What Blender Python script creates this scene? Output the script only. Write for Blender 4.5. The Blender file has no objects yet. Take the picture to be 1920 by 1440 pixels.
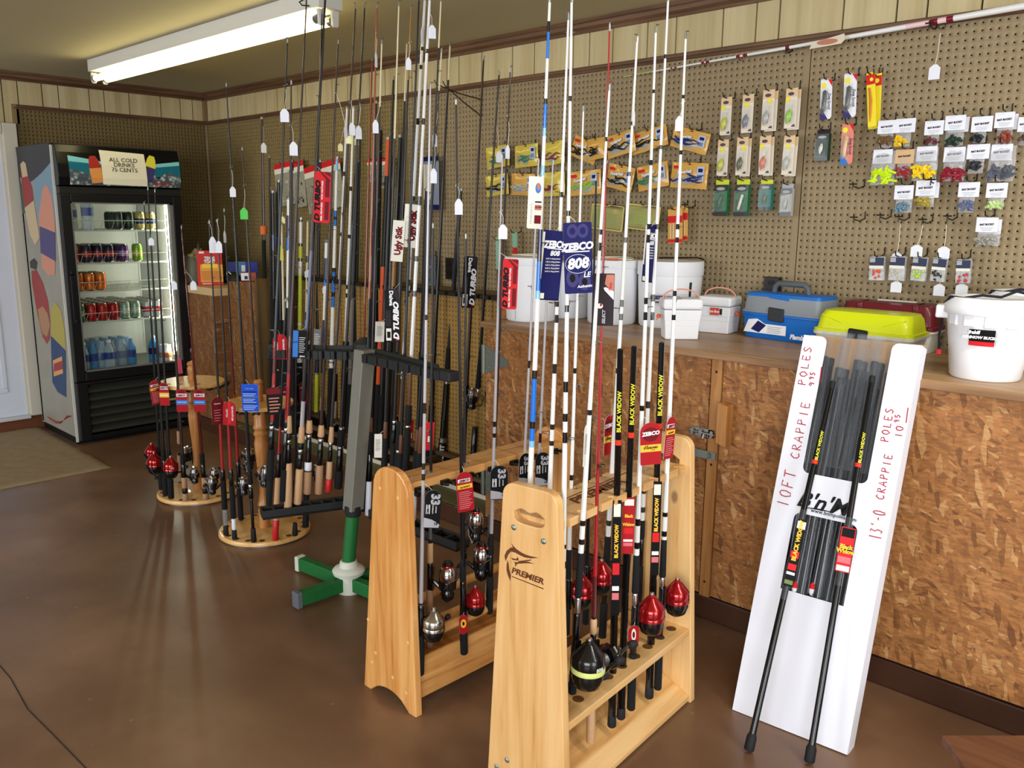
import bpy, bmesh, math, random
import numpy as np
from mathutils import Vector, Matrix, Euler
random.seed(7)
R = math.radians
scene = bpy.context.scene
COL = scene.collection

# ------------------------------------------------------------------ camera, world, lights, exposure
CAM = Vector((6.4646, -3.27, 1.4917))
FPX = 1595.25
_yaw, _pit, _rol = R(43.9608), R(11.15687), R(0.593757)
_f = Vector((-math.sin(_yaw) * math.cos(_pit), math.cos(_yaw) * math.cos(_pit), -math.sin(_pit)))
_r0 = Vector((math.cos(_yaw), math.sin(_yaw), 0))
_u0 = _r0.cross(_f)
_r = _r0 * math.cos(_rol) + _u0 * math.sin(_rol)
_u = _u0 * math.cos(_rol) - _r0 * math.sin(_rol)
cam_data = bpy.data.cameras.new('camera')
cam_data.sensor_width = 36.0
cam_data.lens = 36.0 * FPX / 1920.0
cam_data.clip_start = 0.02
cam = bpy.data.objects.new('camera', cam_data)
cam.matrix_world = Matrix(((_r.x, _u.x, -_f.x, CAM.x), (_r.y, _u.y, -_f.y, CAM.y), (_r.z, _u.z, -_f.z, CAM.z), (0, 0, 0, 1)))
COL.objects.link(cam)
scene.camera = cam

world = bpy.data.worlds.new('daylight')
scene.world = world
world.use_nodes = True
world.node_tree.nodes['Background'].inputs[0].default_value = (0.80, 0.90, 1.0, 1)
world.node_tree.nodes['Background'].inputs[1].default_value = 0.12

def area(name, loc, target, sx, sy, power, color):
    l = bpy.data.lights.new(name, 'AREA')
    l.shape = 'RECTANGLE'; l.size = sx; l.size_y = sy; l.energy = power; l.color = color
    o = bpy.data.objects.new(name, l)
    o.location = loc
    o.rotation_euler = (Vector(target) - Vector(loc)).to_track_quat('-Z', 'Y').to_euler()
    COL.objects.link(o)
    return o

# shop-front windows behind the photographer and to the right, daylight
area('window_daylight_rear', (7.9, -5.9, 1.5), (5.9, 0, 0.75), 3.0, 1.7, 205, (0.90, 0.95, 1.0))
area('window_daylight_right', (9.2, -2.6, 1.5), (4.5, -1.0, 0.7), 1.5, 2.6, 95, (0.90, 0.95, 1.0))
area('window_daylight_left', (2.4, -6.9, 1.45), (2.2, 0, 0.5), 3.0, 1.7, 150, (0.92, 0.96, 1.0))
# second ceiling strip light, over the photographer
area('strip_light_near', (6.9, -1.3, 2.33), (6.9, -1.3, 0), 2.3, 0.12, 34, (1.0, 0.97, 0.88))

scene.view_settings.view_transform = 'Standard'
scene.view_settings.look = 'None'
scene.view_settings.exposure = 0.02
scene.view_settings.gamma = 1.0
scene.view_settings.use_curve_mapping = False
scene.cycles.max_bounces = 7
scene.cycles.diffuse_bounces = 3
scene.cycles.glossy_bounces = 3
scene.cycles.transparent_max_bounces = 12
scene.cycles.transmission_bounces = 4
scene.cycles.caustics_reflective = False
scene.cycles.caustics_refractive = False
scene.cycles.sample_clamp_indirect = 4.0
scene.cycles.use_denoising = True

# ------------------------------------------------------------------ measuring: where a line of sight meets a real plane of the room
def ray(px, py):
    return _r * ((px - 960) / FPX) - _u * ((py - 720) / FPX) + _f
def onY(px, py, y=0.0):
    d = ray(px, py); return CAM + d * ((y - CAM.y) / d.y)
def onX(px, py, x=0.0):
    d = ray(px, py); return CAM + d * ((x - CAM.x) / d.x)
def onZ(px, py, z=0.0):
    d = ray(px, py); return CAM + d * ((z - CAM.z) / d.z)
def above(p0, px, py):
    d = ray(px, py); b = p0.xy - CAM.xy
    t = d.xy.dot(b) / d.xy.dot(d.xy)
    return CAM + d * t

# ------------------------------------------------------------------ materials
def lin(c):
    return tuple(((v / 255) / 12.92 if v / 255 <= 0.04045 else ((v / 255 + 0.055) / 1.055) ** 2.4) for v in c)
MATS = {}
def mat(name, rgb=(200, 200, 200), rough=0.5, metal=0.0, spec=0.3, alpha=1.0, trans=0.0, coat=0.0, emit=0.0, ecol=None, noise=0.0, nscale=40.0):
    if name in MATS: return MATS[name]
    m = bpy.data.materials.new(name); m.use_nodes = True
    nt = m.node_tree; b = nt.nodes['Principled BSDF']
    c = lin(rgb) + (1,)
    b.inputs['Base Color'].default_value = c
    b.inputs['Roughness'].default_value = rough
    b.inputs['Metallic'].default_value = metal
    b.inputs['Specular IOR Level'].default_value = spec
    b.inputs['Alpha'].default_value = alpha
    b.inputs['Transmission Weight'].default_value = trans
    b.inputs['Coat Weight'].default_value = coat
    if emit:
        b.inputs['Emission Color'].default_value = lin(ecol or rgb) + (1,)
        b.inputs['Emission Strength'].default_value = emit
    if noise:
        tc = nt.nodes.new('ShaderNodeTexCoord'); n = nt.nodes.new('ShaderNodeTexNoise')
        n.inputs['Scale'].default_value = nscale; n.inputs['Detail'].default_value = 4
        nt.links.new(tc.outputs['Object'], n.inputs['Vector'])
        mx = nt.nodes.new('ShaderNodeMix'); mx.data_type = 'RGBA'
        mx.inputs[6].default_value = tuple(v * (1 - noise) for v in c[:3]) + (1,)
        mx.inputs[7].default_value = tuple(min(1, v * (1 + noise)) for v in c[:3]) + (1,)
        nt.links.new(n.outputs['Fac'], mx.inputs[0]); nt.links.new(mx.outputs[2], b.inputs['Base Color'])
        bp = nt.nodes.new('ShaderNodeBump'); bp.inputs['Strength'].default_value = 0.15; bp.inputs['Distance'].default_value = 0.002
        nt.links.new(n.outputs['Fac'], bp.inputs['Height']); nt.links.new(bp.outputs['Normal'], b.inputs['Normal'])
    MATS[name] = m
    return m

def ramp(nt, stops):
    r = nt.nodes.new('ShaderNodeValToRGB')
    el = r.color_ramp.elements
    while len(el) < len(stops): el.new(0.5)
    for e, (p, c) in zip(el, stops):
        e.position = p; e.color = lin(c) + (1,)
    return r

def wood_mat(name, dark, mid, light, axis='Z', scale=1.0, rough=0.45, knots=True, stretch=0.06, grain=26, coat=0.0):
    if name in MATS: return MATS[name]
    m = bpy.data.materials.new(name); m.use_nodes = True
    nt = m.node_tree; b = nt.nodes['Principled BSDF']; L = nt.links.new
    tc = nt.nodes.new('ShaderNodeTexCoord'); mp = nt.nodes.new('ShaderNodeMapping')
    s = [grain * scale] * 3; s['XYZ'.index(axis)] = grain * scale * stretch
    mp.inputs['Scale'].default_value = s
    L(tc.outputs['Object'], mp.inputs['Vector'])
    n1 = nt.nodes.new('ShaderNodeTexNoise'); n1.inputs['Scale'].default_value = 1.0; n1.inputs['Detail'].default_value = 6; n1.inputs['Distortion'].default_value = 0.6
    L(mp.outputs[0], n1.inputs['Vector'])
    n2 = nt.nodes.new('ShaderNodeTexNoise'); n2.inputs['Scale'].default_value = 5.0; n2.inputs['Detail'].default_value = 3
    L(mp.outputs[0], n2.inputs['Vector'])
    ad = nt.nodes.new('ShaderNodeMath'); ad.operation = 'MULTIPLY_ADD'; ad.inputs[1].default_value = 0.3; 
    L(n2.outputs['Fac'], ad.inputs[0]); L(n1.outputs['Fac'], ad.inputs[2])
    rp = ramp(nt, [(0.42, dark), (0.6, mid), (0.82, light)])
    L(ad.outputs[0], rp.inputs[0])
    out = rp.outputs[0]
    if knots:
        vo = nt.nodes.new('ShaderNodeTexVoronoi'); vo.inputs['Scale'].default_value = 7.0
        mk = nt.nodes.new('ShaderNodeMapping'); ks = [1.0] * 3; ks['XYZ'.index(axis)] = 0.55; mk.inputs['Scale'].default_value = ks
        L(tc.outputs['Object'], mk.inputs['Vector']); L(mk.outputs[0], vo.inputs['Vector'])
        kr = ramp(nt, [(0.05, (255, 255, 255)), (0.1, (0, 0, 0))])
        L(vo.outputs['Distance'], kr.inputs[0])
        mx = nt.nodes.new('ShaderNodeMix'); mx.data_type = 'RGBA'
        mx.inputs[7].default_value = lin(tuple(int(v * 0.55) for v in dark)) + (1,)
        ms = nt.nodes.new('ShaderNodeMath'); ms.operation = 'MULTIPLY'; ms.inputs[1].default_value = 0.75
        L(kr.outputs[0], ms.inputs[0]); L(ms.outputs[0], mx.inputs[0]); L(out, mx.inputs[6]); out = mx.outputs[2]
    L(out, b.inputs['Base Color'])
    b.inputs['Roughness'].default_value = rough
    b.inputs['Coat Weight'].default_value = coat
    bp = nt.nodes.new('ShaderNodeBump'); bp.inputs['Strength'].default_value = 0.12; bp.inputs['Distance'].default_value = 0.002
    L(ad.outputs[0], bp.inputs['Height']); L(bp.outputs['Normal'], b.inputs['Normal'])
    MATS[name] = m
    return m

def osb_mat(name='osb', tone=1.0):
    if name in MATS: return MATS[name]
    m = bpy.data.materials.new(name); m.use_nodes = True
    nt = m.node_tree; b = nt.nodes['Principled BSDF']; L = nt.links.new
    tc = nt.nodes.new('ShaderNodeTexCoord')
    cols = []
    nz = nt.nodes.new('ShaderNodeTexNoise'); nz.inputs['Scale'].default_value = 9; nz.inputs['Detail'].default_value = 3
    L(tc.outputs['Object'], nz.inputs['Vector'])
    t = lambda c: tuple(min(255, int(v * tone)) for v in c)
    for k, (ang, sx, sz) in enumerate(((6, 15, 62), (-38, 17, 66), (47, 15, 60), (-14, 20, 74), (24, 18, 70), (80, 17, 64))):
        mp = nt.nodes.new('ShaderNodeMapping'); mp.vector_type = 'TEXTURE'
        mp.inputs['Rotation'].default_value = (0, R(ang), 0); mp.inputs['Location'].default_value = (k * .37, 0, k * .21)
        mp.inputs['Scale'].default_value = (1.0 / sx, 0.5, 1.0 / sz)
        L(tc.outputs['Object'], mp.inputs['Vector'])
        ds = nt.nodes.new('ShaderNodeMix'); ds.data_type = 'VECTOR'; ds.inputs[0].default_value = 0.10
        L(mp.outputs[0], ds.inputs[4])
        nn = nt.nodes.new('ShaderNodeTexNoise'); nn.inputs['Scale'].default_value = 1.6; nn.inputs['Detail'].default_value = 3
        L(mp.outputs[0], nn.inputs['Vector'])
        av = nt.nodes.new('ShaderNodeVectorMath'); av.operation = 'ADD'
        L(mp.outputs[0], av.inputs[0]); L(nn.outputs['Color'], av.inputs[1]); L(av.outputs[0], ds.inputs[5])
        v = nt.nodes.new('ShaderNodeTexVoronoi'); v.inputs['Scale'].default_value = 1.0; v.inputs['Randomness'].default_value = 1.0
        L(ds.outputs[1], v.inputs['Vector'])
        sp = nt.nodes.new('ShaderNodeSeparateColor'); L(v.outputs['Color'], sp.inputs[0])
        rp = ramp(nt, [(0.0, t((122, 74, 34))), (0.14, t((150, 96, 48))), (0.5, t((168, 110, 57))), (0.85, t((180, 122, 68))), (1.0, t((204, 156, 100)))])
        L(sp.outputs[0], rp.inputs[0])
        cols.append((rp.outputs[0], sp.outputs[1], v.outputs['Distance']))
    out = cols[0][0]
    for c, fac, _d in cols[1:]:
        st = nt.nodes.new('ShaderNodeMath'); st.operation = 'GREATER_THAN'; st.inputs[1].default_value = 0.58
        L(fac, st.inputs[0])
        mx = nt.nodes.new('ShaderNodeMix'); mx.data_type = 'RGBA'
        L(st.outputs[0], mx.inputs[0]); L(out, mx.inputs[6]); L(c, mx.inputs[7]); out = mx.outputs[2]
    fg = nt.nodes.new('ShaderNodeTexNoise'); fg.inputs['Scale'].default_value = 160; fg.inputs['Detail'].default_value = 2
    mf = nt.nodes.new('ShaderNodeMapping'); mf.inputs['Scale'].default_value = (0.25, 1, 1)
    L(tc.outputs['Object'], mf.inputs['Vector']); L(mf.outputs[0], fg.inputs['Vector'])
    fr = ramp(nt, [(0.25, (150, 150, 150)), (0.7, (255, 255, 255))]); L(fg.outputs['Fac'], fr.inputs[0])
    mm = nt.nodes.new('ShaderNodeMix'); mm.data_type = 'RGBA'; mm.blend_type = 'MULTIPLY'; mm.inputs[0].default_value = 0.65
    L(out, mm.inputs[6]); L(fr.outputs[0], mm.inputs[7])
    L(mm.outputs[2], b.inputs['Base Color'])
    b.inputs['Roughness'].default_value = 0.6
    bp = nt.nodes.new('ShaderNodeBump'); bp.inputs['Strength'].default_value = 0.3; bp.inputs['Distance'].default_value = 0.002
    L(cols[1][2], bp.inputs['Height']); L(bp.outputs['Normal'], b.inputs['Normal'])
    MATS[name] = m
    return m

def floor_mat():
    m = bpy.data.materials.new('sealed_concrete'); m.use_nodes = True
    nt = m.node_tree; b = nt.nodes['Principled BSDF']; L = nt.links.new
    tc = nt.nodes.new('ShaderNodeTexCoord')
    n = nt.nodes.new('ShaderNodeTexNoise'); n.inputs['Scale'].default_value = 1.6; n.inputs['Detail'].default_value = 8; n.inputs['Roughness'].default_value = 0.6
    L(tc.outputs['Object'], n.inputs['Vector'])
    rp = ramp(nt, [(0.3, (98, 70, 50)), (0.5, (112, 82, 60)), (0.72, (134, 102, 78))]); L(n.outputs['Fac'], rp.inputs[0])
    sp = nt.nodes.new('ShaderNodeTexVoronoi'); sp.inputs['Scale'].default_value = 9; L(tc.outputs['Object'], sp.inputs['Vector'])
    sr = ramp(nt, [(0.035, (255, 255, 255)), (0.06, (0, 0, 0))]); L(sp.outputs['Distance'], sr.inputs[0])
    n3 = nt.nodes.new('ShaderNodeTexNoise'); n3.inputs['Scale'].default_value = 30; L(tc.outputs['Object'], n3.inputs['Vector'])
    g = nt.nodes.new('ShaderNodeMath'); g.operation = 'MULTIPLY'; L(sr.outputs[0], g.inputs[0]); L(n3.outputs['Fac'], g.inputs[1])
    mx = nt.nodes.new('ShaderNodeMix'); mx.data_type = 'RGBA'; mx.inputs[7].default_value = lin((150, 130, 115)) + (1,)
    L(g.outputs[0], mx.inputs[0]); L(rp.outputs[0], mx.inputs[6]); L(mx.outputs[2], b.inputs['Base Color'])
    n2 = nt.nodes.new('ShaderNodeTexNoise'); n2.inputs['Scale'].default_value = 5; n2.inputs['Detail'].default_value = 6
    L(tc.outputs['Object'], n2.inputs['Vector'])
    mr = nt.nodes.new('ShaderNodeMapRange'); mr.inputs[3].default_value = 0.24; mr.inputs[4].default_value = 0.46
    L(n2.outputs['Fac'], mr.inputs[0]); L(mr.outputs[0], b.inputs['Roughness'])
    bp = nt.nodes.new('ShaderNodeBump'); bp.inputs['Strength'].default_value = 0.12; bp.inputs['Distance'].default_value = 0.01
    L(n.outputs['Fac'], bp.inputs['Height']); L(bp.outputs['Normal'], b.inputs['Normal'])
    return m

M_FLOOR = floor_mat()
M_OSB = osb_mat()
M_PINE = wood_mat('honey_pine', (176, 108, 48), (208, 144, 76), (226, 170, 104), 'Z', 1.0, 0.35, coat=0.3)
M_PINE_Y = wood_mat('honey_pine_rail', (170, 106, 50), (205, 145, 80), (225, 172, 108), 'Y', 1.0, 0.35, knots=False, coat=0.3)
M_BIRCH = wood_mat('pale_pine', (188, 136, 76), (214, 166, 104), (226, 184, 126), 'Z', 0.8, 0.42, coat=0.15)
M_BIRCH_Y = wood_mat('pale_pine_board', (186, 134, 76), (212, 164, 102), (226, 184, 126), 'Y', 0.8, 0.42, coat=0.15)
M_PANEL = wood_mat('pale_panelling', (170, 152, 108), (186, 168, 124), (200, 184, 142), 'Z', 0.5, 0.55, knots=False, stretch=0.05)
M_TRIM = wood_mat('dark_trim', (70, 46, 30), (94, 64, 42), (112, 80, 56), 'X', 1.2, 0.5, knots=False)
M_TRIM_L = wood_mat('dark_trim_side', (70, 46, 30), (94, 64, 42), (112, 80, 56), 'Y', 1.2, 0.5, knots=False)
M_TRIM_V = wood_mat('strip_vertical', (96, 76, 50), (120, 96, 66), (136, 112, 80), 'Z', 1.2, 0.5, knots=False)
M_TOP = wood_mat('worktop_ply', (122, 88, 58), (156, 118, 80), (178, 142, 100), 'X', 0.55, 0.42, knots=False)
M_STILE = wood_mat('stile_pine', (138, 88, 40), (164, 110, 56), (184, 132, 74), 'Z', 1.2, 0.5)
M_PEG = mat('pegboard_brown', (146, 128, 98), 0.6, noise=0.05, nscale=30)
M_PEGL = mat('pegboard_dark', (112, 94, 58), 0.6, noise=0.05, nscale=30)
M_PEG2 = mat('pegboard_tan', (166, 130, 72), 0.6, noise=0.05, nscale=30)
M_DARK = mat('wall_cavity', (26, 20, 14), 0.9)
M_CEIL = mat('ceiling_paint', (196, 186, 150), 0.8, noise=0.02, nscale=3)
M_WHITE = mat('white_paint', (222, 224, 230), 0.5)
M_BLACK = mat('black_plastic', (16, 16, 17), 0.45)
M_BLACKG = mat('black_gloss', (9, 9, 10), 0.18, coat=0.4)
M_FOAM = mat('foam_grip', (22, 22, 24), 0.9, noise=0.15, nscale=900)
M_CHROME = mat('chrome', (205, 205, 208), 0.16, 1.0)
M_STEEL = mat('brushed_steel', (150, 150, 148), 0.38, 1.0)
M_ZINC = mat('zinc_plate', (140, 150, 142), 0.42, 0.85)
M_STYRO = mat('white_foam', (232, 233, 238), 0.75, noise=0.02, nscale=120)
M_CARD = mat('white_card', (232, 234, 246), 0.6)
M_PAPER = mat('paper_tag', (226, 228, 238), 0.7)
M_STRING = mat('white_string', (222, 216, 196), 0.8)
M_CORK = mat('cork', (198, 158, 118), 0.75, noise=0.18, nscale=260)
M_CORKD = mat('cork_worn', (170, 132, 100), 0.75, noise=0.2, nscale=200)

# ------------------------------------------------------------------ mesh builder and object bookkeeping
class MB:
    def __init__(s): s.v = []; s.f = []; s.m = []; s.sm = []; s.fix = False
    def add(s, verts, faces, mi=0, smooth=False):
        o = len(s.v); s.v += [tuple(v) for v in verts]
        for f in faces: s.f.append(tuple(i + o for i in f)); s.m.append(mi); s.sm.append(smooth)
        return s
    def box(s, c, d, mi=0, rot=None, taper=None):
        x, y, z = (v / 2 for v in d)
        V = [Vector((sx * x, sy * y, sz * z)) for sz in (-1, 1) for sy in (-1, 1) for sx in (-1, 1)]
        if taper: V = [Vector((v.x * (taper[0] if v.z > 0 else 1), v.y * (taper[1] if v.z > 0 else 1), v.z)) for v in V]
        if rot is not None: V = [rot @ v for v in V]
        V = [v + Vector(c) for v in V]
        return s.add(V, [(0, 2, 3, 1), (4, 5, 7, 6), (0, 1, 5, 4), (2, 6, 7, 3), (0, 4, 6, 2), (1, 3, 7, 5)], mi)
    def span(s, a, b, mi=0):
        return s.box([(p + q) / 2 for p, q in zip(a, b)], [abs(q - p) for p, q in zip(a, b)], mi)
    def lathe(s, prof, seg=16, c=(0, 0, 0), rot=None, mi=0, cap=True, smooth=True, sx=1.0, sy=1.0, mis=None):
        V = []; n = len(prof)
        for (r, z) in prof:
            for k in range(seg):
                a = 2 * math.pi * k / seg
                V.append(Vector((r * math.cos(a) * sx, r * math.sin(a) * sy, z)))
        if rot is not None: V = [rot @ v for v in V]
        V = [v + Vector(c) for v in V]
        o = len(s.v); s.v += [tuple(v) for v in V]
        for i in range(n - 1):
            for k in range(seg):
                k2 = (k + 1) % seg
                s.f.append((o + i * seg + k, o + i * seg + k2, o + (i + 1) * seg + k2, o + (i + 1) * seg + k))
                s.m.append(mis[i] if mis else mi); s.sm.append(smooth)
        if cap:
            s.f.append(tuple(o + k for k in reversed(range(seg)))); s.m.append(mis[0] if mis else mi); s.sm.append(False)
            s.f.append(tuple(o + (n - 1) * seg + k for k in range(seg))); s.m.append(mis[-1] if mis else mi); s.sm.append(False)
        return s
    def tube(s, pts, rad, seg=6, mi=0, cap=True, closed=False, mis=None):
        pts = [Vector(p) for p in pts]; n = len(pts)
        rad = rad if isinstance(rad, (list, tuple)) else [rad] * n
        o = len(s.v); up = None
        for i, p in enumerate(pts):
            if closed: t = pts[(i + 1) % n] - pts[i - 1]
            else: t = pts[min(i + 1, n - 1)] - pts[max(i - 1, 0)]
            t.normalize()
            if up is None:
                up = Vector((0, 0, 1)) if abs(t.z) < 0.9 else Vector((1, 0, 0))
            a = t.cross(up)
            if a.length < 1e-6: a = t.orthogonal()
            a.normalize(); b = a.cross(t).normalized(); up = b
            for k in range(seg):
                w = 2 * math.pi * k / seg
                s.v.append(tuple(p + (a * math.cos(w) + b * math.sin(w)) * rad[i]))
        for i in range(n if closed else n - 1):
            j = (i + 1) % n
            for k in range(seg):
                k2 = (k + 1) % seg
                s.f.append((o + i * seg + k, o + i * seg + k2, o + j * seg + k2, o + j * seg + k))
                s.m.append(mis[i] if mis else mi); s.sm.append(True)
        if cap and not closed:
            s.f.append(tuple(o + k for k in reversed(range(seg)))); s.m.append(mis[0] if mis else mi); s.sm.append(False)
            s.f.append(tuple(o + (n - 1) * seg + k for k in range(seg))); s.m.append(mis[-1] if mis else mi); s.sm.append(False)
        return s
    def prism(s, poly, d0, d1, plane='XZ', mi=0, side_mi=None):
        """extrude a 2-D outline (u, v) along the third axis from d0 to d1"""
        ar = sum(poly[i][0] * poly[(i + 1) % len(poly)][1] - poly[(i + 1) % len(poly)][0] * poly[i][1] for i in range(len(poly)))
        if ar < 0: poly = poly[::-1]
        P = {'XZ': lambda u, v, d: (u, d, v), 'XY': lambda u, v, d: (u, v, d), 'YZ': lambda u, v, d: (d, u, v)}[plane]
        s.fix = True; n = len(poly); V = [P(u, v, d0) for u, v in poly] + [P(u, v, d1) for u, v in poly]
        flip = (d1 > d0) == (plane == 'XZ')
        F = [tuple(range(n)), tuple(range(2 * n - 1, n - 1, -1))]
        S = [(i, (i + 1) % n + 0, (i + 1) % n + n, i + n) for i in range(n)]
        if not flip:
            F = [tuple(reversed(f)) for f in F]
        else:
            S = [tuple(reversed(f)) for f in S]
        s.add(V, F, mi)
        o = len(s.v) - 2 * n
        for f in S:
            s.f.append(tuple(i + o for i in f)); s.m.append(mi if side_mi is None else side_mi); s.sm.append(False)
        return s
    def sheet(s, grid, mi=0, smooth=True):
        n, mm = len(grid), len(grid[0]); V = [p for row in grid for p in row]
        return s.add(V, [(i * mm + j, i * mm + j + 1, (i + 1) * mm + j + 1, (i + 1) * mm + j) for i in range(n - 1) for j in range(mm - 1)], mi, smooth)
    def mesh(s, name, mats):
        me = bpy.data.meshes.new(name)
        me.from_pydata(s.v, [], s.f)
        for m in (mats if isinstance(mats, (list, tuple)) else [mats]): me.materials.append(m)
        me.polygons.foreach_set('material_index', s.m)
        me.polygons.foreach_set('use_smooth', s.sm)
        if s.fix:
            bm = bmesh.new(); bm.from_mesh(me); bmesh.ops.recalc_face_normals(bm, faces=bm.faces); bm.to_mesh(me); bm.free()
        if any(s.sm): me.set_sharp_from_angle(angle=R(40))
        me.update()
        return me
    def build(s, name, mats, parent=None, bevel=0.0, loc=None, rot=None, world=False):
        o = obj(name, s.mesh(name, mats), parent, bevel, loc, rot)
        if world and parent is not None:
            inv = wmat(parent).inverted()
            o.data.transform(inv)
        return o

WM = {}
def wmat(o):
    if o.name in WM: return WM[o.name]
    L = Matrix.Translation(o.location) @ o.rotation_euler.to_matrix().to_4x4()
    return (wmat(o.parent) @ L) if o.parent else L
def obj(name, me, parent=None, bevel=0.0, loc=None, rot=None):
    o = bpy.data.objects.new(name, me); COL.objects.link(o)
    if loc is not None: o.location = loc
    if rot is not None: o.rotation_euler = rot
    if parent is not None: o.parent = parent
    if bevel:
        b = o.modifiers.new('bevel', 'BEVEL'); b.width = bevel; b.segments = 2; b.limit_method = 'ANGLE'; b.angle_limit = R(40)
    return o
def tag(o, label=None, cat=None, group=None, kind=None):
    if label: o['label'] = label
    if cat: o['category'] = cat
    if group: o['group'] = group
    if kind: o['kind'] = kind
    return o
def thing(name, label, cat, loc=(0, 0, 0), rotz=0.0, group=None, mw=None):
    o = bpy.data.objects.new(name, None); o.empty_display_size = 0.05; COL.objects.link(o)
    M = mw if mw is not None else Matrix.Translation(Vector(loc)) @ Matrix.Rotation(rotz, 4, 'Z')
    o.matrix_world = M
    if mw is not None:
        o.location = M.to_translation(); o.rotation_euler = M.to_euler()
    else:
        o.location = loc; o.rotation_euler = (0, 0, rotz)
    WM[o.name] = M.copy()
    return tag(o, label, cat, group)
def structure(o): o['kind'] = 'structure'; return o
def struct_root(name, loc=(0, 0, 0)):
    o = bpy.data.objects.new(name, None); COL.objects.link(o); o.location = loc; WM[o.name] = Matrix.Translation(Vector(loc)); o['kind'] = 'structure'
    return o
def copy_tree(root, label=None, group=None, mw=None):
    def cp(o, par):
        c = o.copy(); COL.objects.link(c)
        if par is not None: c.parent = par
        for ch in list(o.children): cp(ch, c)
        return c
    c = cp(root, None)
    if label: c['label'] = label
    if group: c['group'] = group
    if mw is not None:
        c.location = mw.to_translation(); c.rotation_euler = mw.to_euler(); WM[c.name] = mw.copy()
    return c

def rrect(w, h, r, n=4, cx=0.0, cy=0.0, rs=None):
    """rounded rectangle outline; rs = radii (bl, br, tr, tl)"""
    rs = rs or (r,) * 4; P = []
    for (sx, sy, a0, rr) in ((-1, -1, 180, rs[0]), (1, -1, 270, rs[1]), (1, 1, 0, rs[2]), (-1, 1, 90, rs[3])):
        if rr <= 1e-6:
            P.append((cx + sx * w / 2, cy + sy * h / 2)); continue
        for k in range(n + 1):
            a = R(a0 + 90 * k / n)
            P.append((cx + sx * (w / 2 - rr) + rr * math.cos(a), cy + sy * (h / 2 - rr) + rr * math.sin(a)))
    return P

TXT = {}
def text_mesh(s, bold=0.0, shear=0.0, align='CENTER', space=1.0, res=2):
    k = (s, bold, shear, align, space)
    if k in TXT: return TXT[k]
    cu = bpy.data.curves.new('lettering', 'FONT'); cu.body = s; cu.size = 1.0; cu.offset = bold; cu.shear = shear
    cu.align_x = align; cu.align_y = 'CENTER'; cu.resolution_u = res; cu.space_character = space; cu.extrude = 0.004
    o = bpy.data.objects.new('lettering', cu); COL.objects.link(o)
    dg = bpy.context.evaluated_depsgraph_get()
    me = bpy.data.meshes.new_from_object(o.evaluated_get(dg))
    bpy.data.objects.remove(o); bpy.data.curves.remove(cu)
    TXT[k] = me
    return me
def text(s, size, m, parent, pos, xdir, ydir, bold=0.0, shear=0.0, align='CENTER', wide=1.0, name='lettering', space=1.0, world=False):
    """lay flat lettering at pos, reading along xdir, upright along ydir"""
    base = text_mesh(s, bold, shear, align, space)
    me = base.copy(); me.materials.clear(); me.materials.append(m)
    X = Vector(xdir).normalized(); Y = Vector(ydir).normalized(); Z = X.cross(Y)
    T = Matrix(((X.x * size * wide, Y.x * size, Z.x * .1, pos[0]), (X.y * size * wide, Y.y * size, Z.y * .1, pos[1]), (X.z * size * wide, Y.z * size, Z.z * .1, pos[2]), (0, 0, 0, 1)))
    if world: T = wmat(parent).inverted() @ T
    me.transform(T)
    return obj(name, me, parent)
# ------------------------------------------------------------------ the room
CEIL = 2.3913
XR, YR = 10.2, -7.2
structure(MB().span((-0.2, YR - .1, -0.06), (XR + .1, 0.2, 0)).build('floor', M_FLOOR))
structure(MB().span((-0.2, YR - .1, CEIL), (XR + .1, 0.2, CEIL + .06)).build('ceiling', M_CEIL))
structure(MB().span((-0.2, YR - .1, 0), (XR + .1, YR, CEIL)).build('wall_rear', mat('rear_wall', (170, 165, 150), 0.8)))
structure(MB().span((XR, YR, 0), (XR + .1, 0.2, CEIL)).build('wall_right', mat('rear_wall')))
# floor cracks: two narrow grooves in the slab, seen lower left
crk = MB()
def groove(pxs):
    p = [onZ(x, y, 0.0006) for x, y in pxs]
    crk.tube(p, 0.0016, 4)
groove([(-20, 1225), (20, 1272), (52, 1330), (100, 1378), (170, 1450)])
structure(crk.build('trim_1', mat('crack_dark', (38, 26, 20), 0.9)))

wb = struct_root('wall_back')
MB().span((-0.2, 0.014, 0), (XR, 0.12, CEIL)).build('wall_core', M_DARK, wb)
hole0 = onY(1905.6, 48.75)

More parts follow.
